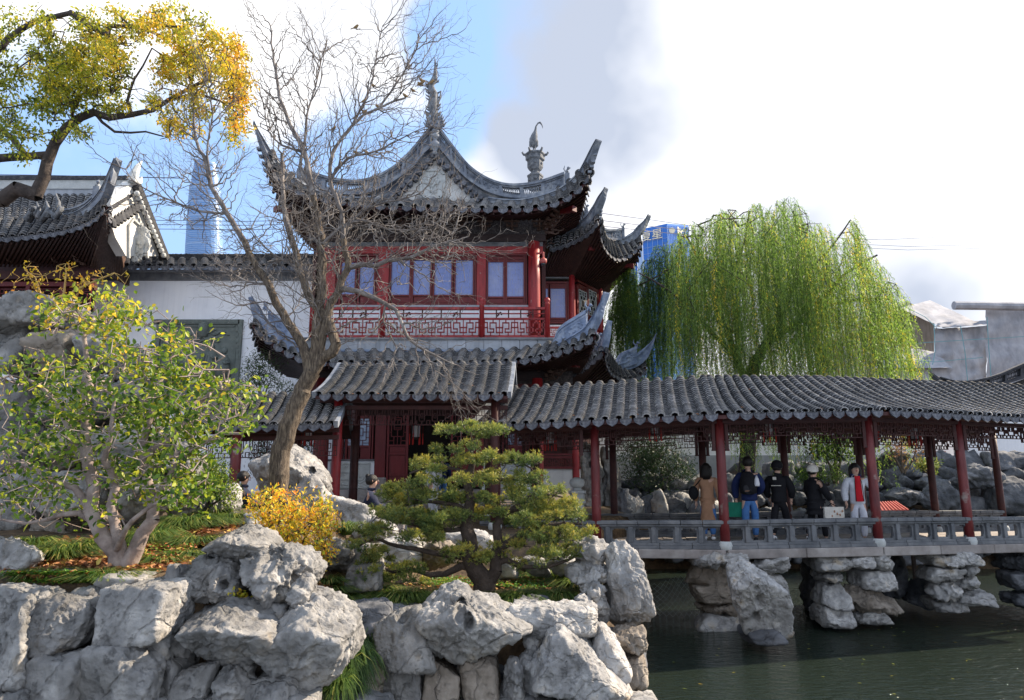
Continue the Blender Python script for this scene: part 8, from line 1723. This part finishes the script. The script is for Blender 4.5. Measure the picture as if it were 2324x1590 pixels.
for px, top, Y, ang, tp, hr, lab, ca in ((553, 1068, 13.0, -60, 'darkblue', 'short', 'woman with bobbed black hair in a dark coat beside the left column', True), (505, 1072, 13.6, -120, 'blackcloth', 'short', 'person in black bending down in the shade left of the column', False), (731, 1072, 13.9, -40, 'beigejacket', 'bun', 'person with a hair bun and beige jacket seen past the pale rock', False)):
    h = 1.6; p = W(px, 1100, Y); zt = W(px, top, Y).z; pos = V((p.x, p.y, zt-h*.77)); bench = thing('stone_bench', 'low stone seat under the '+lab.split(' in ')[0].split(' with ')[0]+(' in black' if 'black bend' in lab else ' with bobbed hair' if 'bobbed' in lab else ' with a bun'), 'bench', pos); mb = MB(); mb.box(pos+V((0, 0, h*.08)), (.9, .4, h*.2+.4)); mb.build('seat_slab', M['granite'], bench, bevel=.02)
    person(lab, pos, h, R_(ang), tp, 'blackcloth', 'greyblack', seated=True, hair=hr, la=((-.14, .06, .64), (-.06, .18, .58)), ra=((.14, .06, .64), (.05, .18, .58)), puff=1.12, face=ca)
p = W(1003, 1100, 18.6); person('person in a navy jacket on the steps seen through the pine', V((p.x, p.y, 2.25)), W(1003, 1030, 18.6).z-2.25, R_(20), 'navy', 'jeans', puff=1.1)
p = W(984, 1100, 16.6); person('person in white on the path hidden behind the pine', V((p.x, p.y, 1.98)), 1.5, R_(60), 'whitepuff', 'whitepants', puff=1.1)
M['rockmound'] = M['rockdark']
rock_box('garden_rock', (2195, 1066, 2345, 1130), 33.5, 2.5, 640, 'slab', sub=5, m='rockdark', label='rocky ledge under the visitor taking a photo')
rock_box('garden_rock', (2225, 960, 2420, 1095), 38, 2.5, 641, 'spire', sub=5, m='rockdark', label='tall pale rock face at the far right', pits=8)
rock_box('garden_rock', (2185, 975, 2262, 1095), 39, 2.5, 642, 'spire', sub=5, m='rockdark', label='tall rock face left of the visitor taking a photo', pits=8)
p = W(2252, 1074, 33); h = W(2252, 996, 33).z-p.z; t, P = person('distant visitor in dark jacket raising a phone to take a photo', p, h, R_(165), 'darkblue', 'greyblack', 'greyblack', la=((-.13, .12, .76), (-.05, .20, .90)), ra=((.13, .12, .76), (.05, .20, .90)), puff=1.1)
ph = thing('smartphone', 'phone held up by the distant visitor', 'phone', P.w(0, .24, .93)); mb = MB(); mb.box(P.w(0, .24, .93), (.16, .02, .09), rz=R_(165)); mb.build('phone_body', M['lanternpane'], ph)
rock_box('garden_rock', (2110, 1068, 2200, 1110), 31, 2, 643, 'slab', sub=4, m='rockdark', label='rocky ledge under the visitor in pale jacket')
p = W(2150, 1072, 30.5); h = W(2150, 1000, 30.5).z-p.z; person('distant visitor in a pale jacket half hidden by the red column', p, h, R_(-120), 'whitepuff', 'blackcloth', 'greyblack', la=((-.16, .05, .82), (-.2, .1, .9)), puff=1.1)

M['signred'] = mat('brown_red_sign', [(.36, .07, .04), (.46, .10, .06)], scale=5, rough=.5)
M['signwhite'] = simple('white_lettering', (.75, .74, .70), .6)
sg = thing('toilet_sign', 'small red brown sign with white pictograms on a post by the far wall', 'sign', W(2128, 1072, 26)); c = W(2129, 1036, 26)
mb = MB(); mb.box(c, (.58, .04, .36)); mb.build('sign_board', M['signred'], sg); mb = MB(); mb.bar(c+V((.1, .02, -.18)), V((c.x+.1, c.y+.02, 2.0)), .04); mb.build('sign_post', M['dark'], sg)
mb = MB()
for dx in (-.19, -.10): mb.ball(c+V((dx, -.03, .10)), (.022, .008, .022), 8, 5); mb.prism([c+V((dx-.03, -.022, .07)), c+V((dx+.03, -.022, .07)), c+V((dx+.02, -.022, -.04)), c+V((dx-.02, -.022, -.04))], (0, -.008, 0))
mb.prism([c+V((.02, -.022, -.02)), c+V((.09, -.022, .09)), c+V((.16, -.022, -.02))], (0, -.008, 0)); mb.box(c+V((-.02, -.024, -.10)), (.34, .006, .03)); mb.build('pictograms', M['signwhite'], sg)
M['redsheet'] = mat('faded_red_metal_sheet', [(.40, .08, .07), (.52, .14, .12)], scale=4, rough=.5)
rr_ = thing('shelter', 'low red sheet roof of a small shelter standing in the pond', 'shelter', W(2020, 1165, 19.5)); z0 = 0
a, b, c, d = W(1996, 1162, 19), W(2062, 1160, 19.0), W(2032, 1140, 20.4), W(1986, 1142, 20.4); mb = MB(); mb.hexa([a-V((0, 0, .04)), b-V((0, 0, .04)), c-V((0, 0, .04)), d-V((0, 0, .04)), a, b, c, d]); mb.build('sheet_roof', M['redsheet'], rr_)
mb = MB(); [mb.bar(lerp(a, b, i/8)+V((0, 0, .02)), lerp(d, c, i/8)+V((0, 0, .02)), .03) for i in range(9)]; mb.build('roof_battens', M['redsheet'], rr_)
mb = MB(); e_ = W(1982, 1158, 19.2); mb.add([a, d, e_], [(0, 1, 2)]); [mb.bar(V((q.x, q.y, 0)), q-V((0, 0, .04)), .08) for q in (a, b, c, d)]; mb.build('shelter_frame', M['dark'], rr_)
sl = thing('spotlight', 'small black garden spotlight in the sedge', 'spotlight', W(798, 1352, 7.9)); p = ground_pt(797, 1352); mb = MB(); mb.smooth = True; q = p+V((0, 0, .10)); mb.tube([q+V((.06, .08, -.02)), q+V((-.02, -.05, .01)), q+V((-.03, -.06, .012))], [.05, .07, .075], 14); mb.build('lamp_housing', M['blackcloth'], sl); mb = MB(); mb.bar(p-V((0, 0, .1)), q, .02); mb.build('ground_spike', M['blackcloth'], sl)
M['net'] = mat('pale_green_net', [(.30, .36, .36), (.50, .56, .55)], scale=20, rough=.6)
def net(label, x0, x1, Y0, Y1, z0, z1, st=.12):
    mb = MB(); n = int(abs(x1-x0)/st); m = int((z1-z0)/st)
    P_ = lambda u, v: V((lerp(x0, x1, u), lerp(Y0, Y1, u)+.12*math.sin(u*11+v*2), lerp(z0, z1, v)-.08*math.sin(u*math.pi*3)*v))
    for i in range(n+m):
        for sgn in (0, 1):
            pts = []
            for j in range(m+1):
                u = ((i-j) if sgn else (i-m+j))/n
                if 0 <= u <= 1: pts.append(P_(u, j/m))
            if len(pts) > 1: mb.tube(pts, .0035, 3, False)
    o = mb.build('pond_net', M['net']); kind(o, 'stuff'); tag(o, label, 'net')
q = W(1560, 1295, 15.2); net('pale green net stretched in the pond behind the left pier', W(1440, 1300, 16).x, W(1640, 1300, 16).x, 15.8, 15.6, 0, .75); net('green net between the middle and right piers', W(1800, 1300, 16).x, W(1900, 1300, 16).x, 16.6, 16.8, 0, .5)
r = rs(77); n = 90; fx_ = r.uniform(2.0, 12, n); fy_ = r.uniform(7.5, 15, n); o = leaf_mesh('floating_leaves', np.stack([fx_, fy_, np.full(n, .008)], 1), np.stack([r.normal(size=n), r.normal(size=n)*.5, np.zeros(n)], 1), np.tile([0, 0, 1.], (n, 1)), r.uniform(.05, .10, n), np.full(n, .016), M['willow'], None, r.uniform(.7, 1, n)); o['label'] = 'slender yellow willow leaves floating on the dark pond'; o['category'] = 'fallen leaves'

M['towerglass'] = mat('hazy_blue_tower_glass', [(.09, .22, .50), (.14, .30, .58)], scale=.01, rough=.35, bump=0, spec=.5)
M['towerband'] = mat('pale_tower_spandrel', [(.24, .38, .62), (.32, .46, .68)], scale=.01, rough=.6, bump=0)
tw = thing('glass_tower', 'tall twisting hazy blue glass tower behind the garden wall', 'skyscraper', V((W(466, 600, 900).x, 900, 0)))
def ring(py, hw, tw_, Y=900, n=36):
    c = W(466, py, Y); k = W(467, py, Y).x-W(466, py, Y).x; out = []
    for j in range(n):
        a = 2*math.pi*j/n; r_ = hw*k*(1+.06*math.cos(3*(a-tw_))-(.10 if abs(((a-tw_+math.pi) % (2*math.pi))-math.pi) < .18 else 0)); out.append(V((c.x+math.cos(a)*r_, Y+math.sin(a)*r_, c.z)))
    return out
zs = [(660, 44), (600, 41), (540, 38), (480, 35.5), (430, 32), (425, 30), (390, 25), (368, 22)]
f_hw = lambda y: np.interp(-y, [-z_[0] for z_ in zs], [z_[1] for z_ in zs])
mb = MB(); ys = np.linspace(1085, 372, 150); vs = []; n = 36
for i, y in enumerate(ys): vs += ring(y, f_hw(y) if y < 660 else 44, (1085-y)/713*2.1)
mb.add(vs, [(i*n+j, i*n+(j+1) % n, (i+1)*n+(j+1) % n, (i+1)*n+j) for i in range(len(ys)-1) for j in range(n)]+[tuple((len(ys)-1)*n+j for j in range(n))]); mb.smooth = False; mb.build('tower_glass', M['towerglass'], tw)
for i in range(0, 64):
    y = 660-i*4.5; mb = MB()
    if y < 374: break
    rg = ring(y, f_hw(y)+.35, (1085-y)/713*2.1); rg2 = ring(y-(1.3 if i % 7 else 3.2), f_hw(y)+.35, (1085-y)/713*2.1); mb.add(rg+rg2, [(j, (j+1) % n, n+(j+1) % n, n+j) for j in range(n)]); mb.build('floor_band', M['towerband'], tw)
M['bfcblue'] = mat('deep_blue_tower_glass', [(.03, .14, .50), (.05, .20, .62)], scale=.05, rough=.3, bump=0)
M['bfcline'] = mat('pale_tower_fins', [(.30, .45, .70), (.40, .54, .76)], scale=.05, rough=.5, bump=0); M['gold'] = simple('pale_gold_sign', (.80, .72, .52), .4)
bt = thing('blue_tower', 'deep blue office tower with gold signs at its top behind the willow', 'skyscraper', V((W(1500, 600, 380).x, 380, 0)))
A = W(1458, 520, 380); B = W(1514, 508, 372); Cc = W(1562, 512, 400)
def tower_face(p, q, zt0, zt1, nv, nh, name):
    mb = MB(); mb.add([V((p.x, p.y, 0)), V((q.x, q.y, 0)), V((q.x, q.y, zt1)), V((p.x, p.y, zt0))], [(0, 1, 2, 3)]); mb.build(name, M['bfcblue'], bt); mb = MB()
    u = V((q.x-p.x, q.y-p.y, 0)); nn = V((u.y, -u.x, 0)).normalized()
    for i in range(nv+1): 
        a = V((p.x, p.y, 0))+u*i/nv+nn*.3; mb.bar(V((a.x, a.y, 10)), V((a.x, a.y, lerp(zt0, zt1, i/nv)-1)), .30 if nv > 8 else .16)
    for j in range(nh):
        zz = 20+j*3.6
        if zz < min(zt0, zt1)-8: mb.bar(V((p.x, p.y, zz))+nn*.2, V((q.x, q.y, zz))+nn*.2, .12)
    kind(mb.build('facade_fins', M['bfcline'], bt), 'stuff')
tower_face(A, B, A.z, B.z, 5, 60, 'front_facade'); tower_face(B, Cc, B.z, Cc.z, 14, 8, 'side_facade')
mb = MB(); mb.add([A, B, Cc, V((A.x+(Cc.x-B.x), Cc.y+10, A.z))], [(0, 1, 2, 3)]); a2 = V((A.x+(Cc.x-B.x), Cc.y+10, 0)); mb.add([V((Cc.x, Cc.y, 0)), a2, V((a2.x, a2.y, A.z)), Cc], [(0, 1, 2, 3)]); mb.add([a2, V((A.x, A.y, 0)), A, V((a2.x, a2.y, A.z))], [(0, 1, 2, 3)]); mb.build('tower_roof', M['bfcblue'], bt)
E0_ = W(1412, 588, 392); F0_ = W(1446, 580, 388); mb = MB(); mb.add([V((E0_.x, E0_.y, 0)), V((F0_.x, F0_.y, 0)), F0_, E0_, V((E0_.x+6, E0_.y+20, 0)), V((E0_.x+6, E0_.y+20, E0_.z)), V((F0_.x, F0_.y+20, F0_.z))], [(0, 1, 2, 3), (3, 2, 6, 5)]); mb.build('lower_block', M['bfcblue'], bt)
F1_ = W(1446, 560, 384); mb = MB(); G_ = W(1458, 556, 382); mb.add([V((F1_.x, F1_.y, 0)), V((G_.x, G_.y, 0)), G_, F1_], [(0, 1, 2, 3)]); mb.build('lift_shaft', M['bfcline'], bt)
def text(body, name, parent, loc, size, rot, m):
    cu = bpy.data.curves.new(name, 'FONT'); cu.body = body; cu.size = size; cu.extrude = size*.03; cu.align_x = 'CENTER'; cu.materials.append(m); tmp = bpy.data.objects.new(name, cu); me = bpy.data.meshes.new_from_object(tmp); o = bpy.data.objects.new(name, me); C.objects.link(o); o.parent = parent; o.location = V(loc)-origin(parent); o.rotation_euler = rot; return o
pm = lerp(A, B, .35); an1 = math.atan2(B.y-A.y, B.x-A.x); text('\u590d\u661f', 'sign_lettering', bt, pm+V((0, -1.0, -7.5)), 6.5, (math.pi/2, 0, an1), M['gold'])
pm = lerp(B, Cc, .50); an2 = math.atan2(Cc.y-B.y, Cc.x-B.x); text('BFC', 'sign_lettering', bt, pm+V((.8, -1.5, -7.0)), 5.5, (math.pi/2, 0, an2), M['gold'])
pm = lerp(B, Cc, .12); mb = MB(); mb.tube([pm+V((.6, -1.5, -4.6)), pm+V((.6, -2, -4.6))], 1.7, 14); mb.build('round_emblem', M['gold'], bt)
M['tarp'] = mat('grey_dust_sheet', [(.20, .20, .22), (.32, .32, .345), (.44, .43, .45)], scale=1.2, rough=.8, bump=.9, bscale=1.6, stretch=(1, 1, .5))
M['oldwall'] = mat('stained_plaster', [(.28, .25, .22), (.40, .37, .34)], scale=1, rough=.9, bump=.3, streak=.6, streakcol=(.12, .11, .10)); M['rope'] = simple('teal_rope', (.14, .30, .33), .8)
tb_ = thing('wrapped_building', 'building wrapped in grey dust sheets on scaffolding behind the willow', 'building', V((W(2150, 900, 46).x, 46, 0)))
def cloth_panel(pts, name, Y, nu=14, nv=10, amp=.25, seed=1, m='tarp'):
    """pts: four picture corners lower-left, lower-right, upper-right, upper-left with their own distances"""
    Pq = [W(x, y, Yq) for x, y, Yq in pts]; r_ = rs(seed); off = r_.uniform(0, 50, 3); mb = MB(); mb.smooth = True
    def f(u, v):
        p = lerp(lerp(Pq[0], Pq[1], u), lerp(Pq[3], Pq[2], u), v); n_ = float(fbm(np.array([[u*3+off[0], v*4+off[1], 0]]), 3)[0]); s_ = math.sin(u*9+v*5+off[2]*3); return p+V((0, -amp*(n_+.25*abs(s_)), amp*.25*n_))
    mb.grid(f, nu, nv); return mb.build(name, M[m], tb_)
mb = MB(); mb.prism([V((p.x, p.y, p.z)) for p in (W(1968, 900, 47), W(1968, 740, 47), W(2058, 683, 47), W(2120, 720, 47), W(2120, 900, 47))], (0, 8, 0)); mb.build('gable_wall', M['oldwall'], tb_)
cloth_panel([(2040, 700, 46.5), (2140, 745, 44), (2230, 738, 44), (2110, 682, 48)], 'roof_sheet', 46, amp=.12, seed=1); cloth_panel([(2120, 745, 44), (2240, 738, 44), (2244, 728, 44.5), (2130, 732, 44.5)], 'eave_sheet', 44, seed=2, nv=3)
cloth_panel([(2126, 870, 44.6), (2240, 870, 44.6), (2236, 742, 44.8), (2122, 745, 44.8)], 'wall_sheet', 44, 34, 26, .4, 3); cloth_panel([(2236, 870, 44.4), (2420, 870, 44.4), (2420, 700, 44.8), (2236, 700, 44.8)], 'wall_sheet', 44, 34, 26, .4, 4)
cloth_panel([(1985, 835, 44), (2160, 835, 43), (2120, 800, 45), (2010, 780, 46)], 'lower_roof_sheet', 44, 20, 8, .2, 5); cloth_panel([(1980, 880, 44.5), (2150, 880, 43.5), (2160, 832, 43.5), (1985, 830, 44.5)], 'lower_wall_sheet', 44, 20, 8, .3, 6)
mb = MB(); mb.tube([W(2165, 694, 44), W(2240, 695, 44), W(2420, 698, 44)], .28, 10); mb.build('rolled_sheet', M['tarp'], tb_)
for pts in (((2120, 735, 43.6), (2122, 800, 43.5), (2110, 860, 43.5)), ((2000, 790, 43), (2100, 778, 42.8), (2230, 770, 42.8), (2400, 760, 42.8)), ((1990, 815, 42.8), (2120, 822, 42.5), (2230, 812, 42.5)), ((2180, 740, 43.4), (2190, 800, 43.4), (2196, 865, 43.4)), ((2240, 720, 43.2), (2244, 790, 43.2), (2250, 865, 43.2)), ((2040, 690, 45.6), (2100, 720, 44), (2126, 745, 43.6))):
    mb = MB(); mb.tube([W(*p) for p in pts], .022, 4); mb.build('rope', M['rope'], tb_)
for x in (1990, 2120, 2236, 2330):
    mb = MB(); p = W(x, 700, 44.9); mb.tube([V((p.x, p.y, 1.9)), W(x, 745, 44.9)], .05, 6); mb.build('scaffold_pole', M['tarp'], tb_)
bb = W(2060, 900, 50); mb = MB(); mb.box(V((bb.x+8, 52, 4)), (26, 10, 8)); mb.build('building_core', M['oldwall'], tb_)
dr = thing('curved_roof', 'dark upturned roof ridge rising behind the right end of the gallery', 'roofed building', W(2230, 1000, 27))
M['blackridge'] = mat('charcoal_roof_ridge', [(.03, .03, .036), (.07, .07, .08)], scale=4, rough=.8)
open_band([(2130, 858, 872, 26), (2160, 866, 884, 26), (2190, 867, 886, 26), (2225, 862, 884, 26), (2262, 852, 878, 26), (2300, 836, 866, 26), (2350, 815, 850, 26)], .2, dr, m='blackridge', posts=6, solid=(0, 5))
mb = MB(); mb.tube([W(2132, 866, 26), W(2122, 860, 26), (W(2114, 850, 26)), W(2110, 843, 26)], [.16, .13, .08, .02], 8); mb.build('ridge_tip', M['blackridge'], dr)
mb = MB(); k0 = keys([(2132, 872, 26), (2190, 886, 26), (2262, 880, 26), (2350, 852, 26)]); mb.grid(lambda u, v: k0(u)+V((0, 1.5*v, -1.8*v)), 12, 4); mb.build('roof_slope', M['tile'], dr)
p = W(2230, 1000, 27); mb = MB(); mb.box(V((p.x+1, 27.2, 3.6)), (3.2, .4, 3.6)); mb.build('support_wall', M['lime'], dr)
M['cable'] = simple('dark_blue_cable', (.05, .06, .12), .6)
cables = [((1330, 480, 30), (1480, 500, 45), (1700, 532, 60), (2000, 545, 75), (2200, 536, 90), (2420, 540, 95)), ((1340, 498, 30), (1500, 517, 45), (1800, 548, 60), (2060, 560, 75), (2420, 552, 95)), ((1350, 512, 30), (1500, 528, 45), (1800, 556, 60), (2060, 568, 75), (2420, 560, 95)),
  ((-80, 397, 40), (60, 398, 40), (260, 402, 40), (420, 405, 40)), ((300, 500, 60), (560, 503, 60), (700, 500, 60)), ((300, 510, 60), (560, 512, 60), (700, 509, 60)), ((300, 520, 60), (560, 522, 60), (700, 519, 60))]
for i, c_ in enumerate(cables):
    mb = MB(); mb.tube([W(*p) for p in c_], .028 if i < 3 else .03, 4); o = mb.build('overhead_cable', M['cable']); tag(o, ('uppermost', 'middle', 'lowest', 'single', 'uppermost', 'middle', 'lowest')[i]+(' black cable running right from the wing roof' if i < 3 else ' cable above the corner hall ridge' if i == 3 else ' cable crossing the sky beside the twisting tower'), 'cable', 'overhead cables')
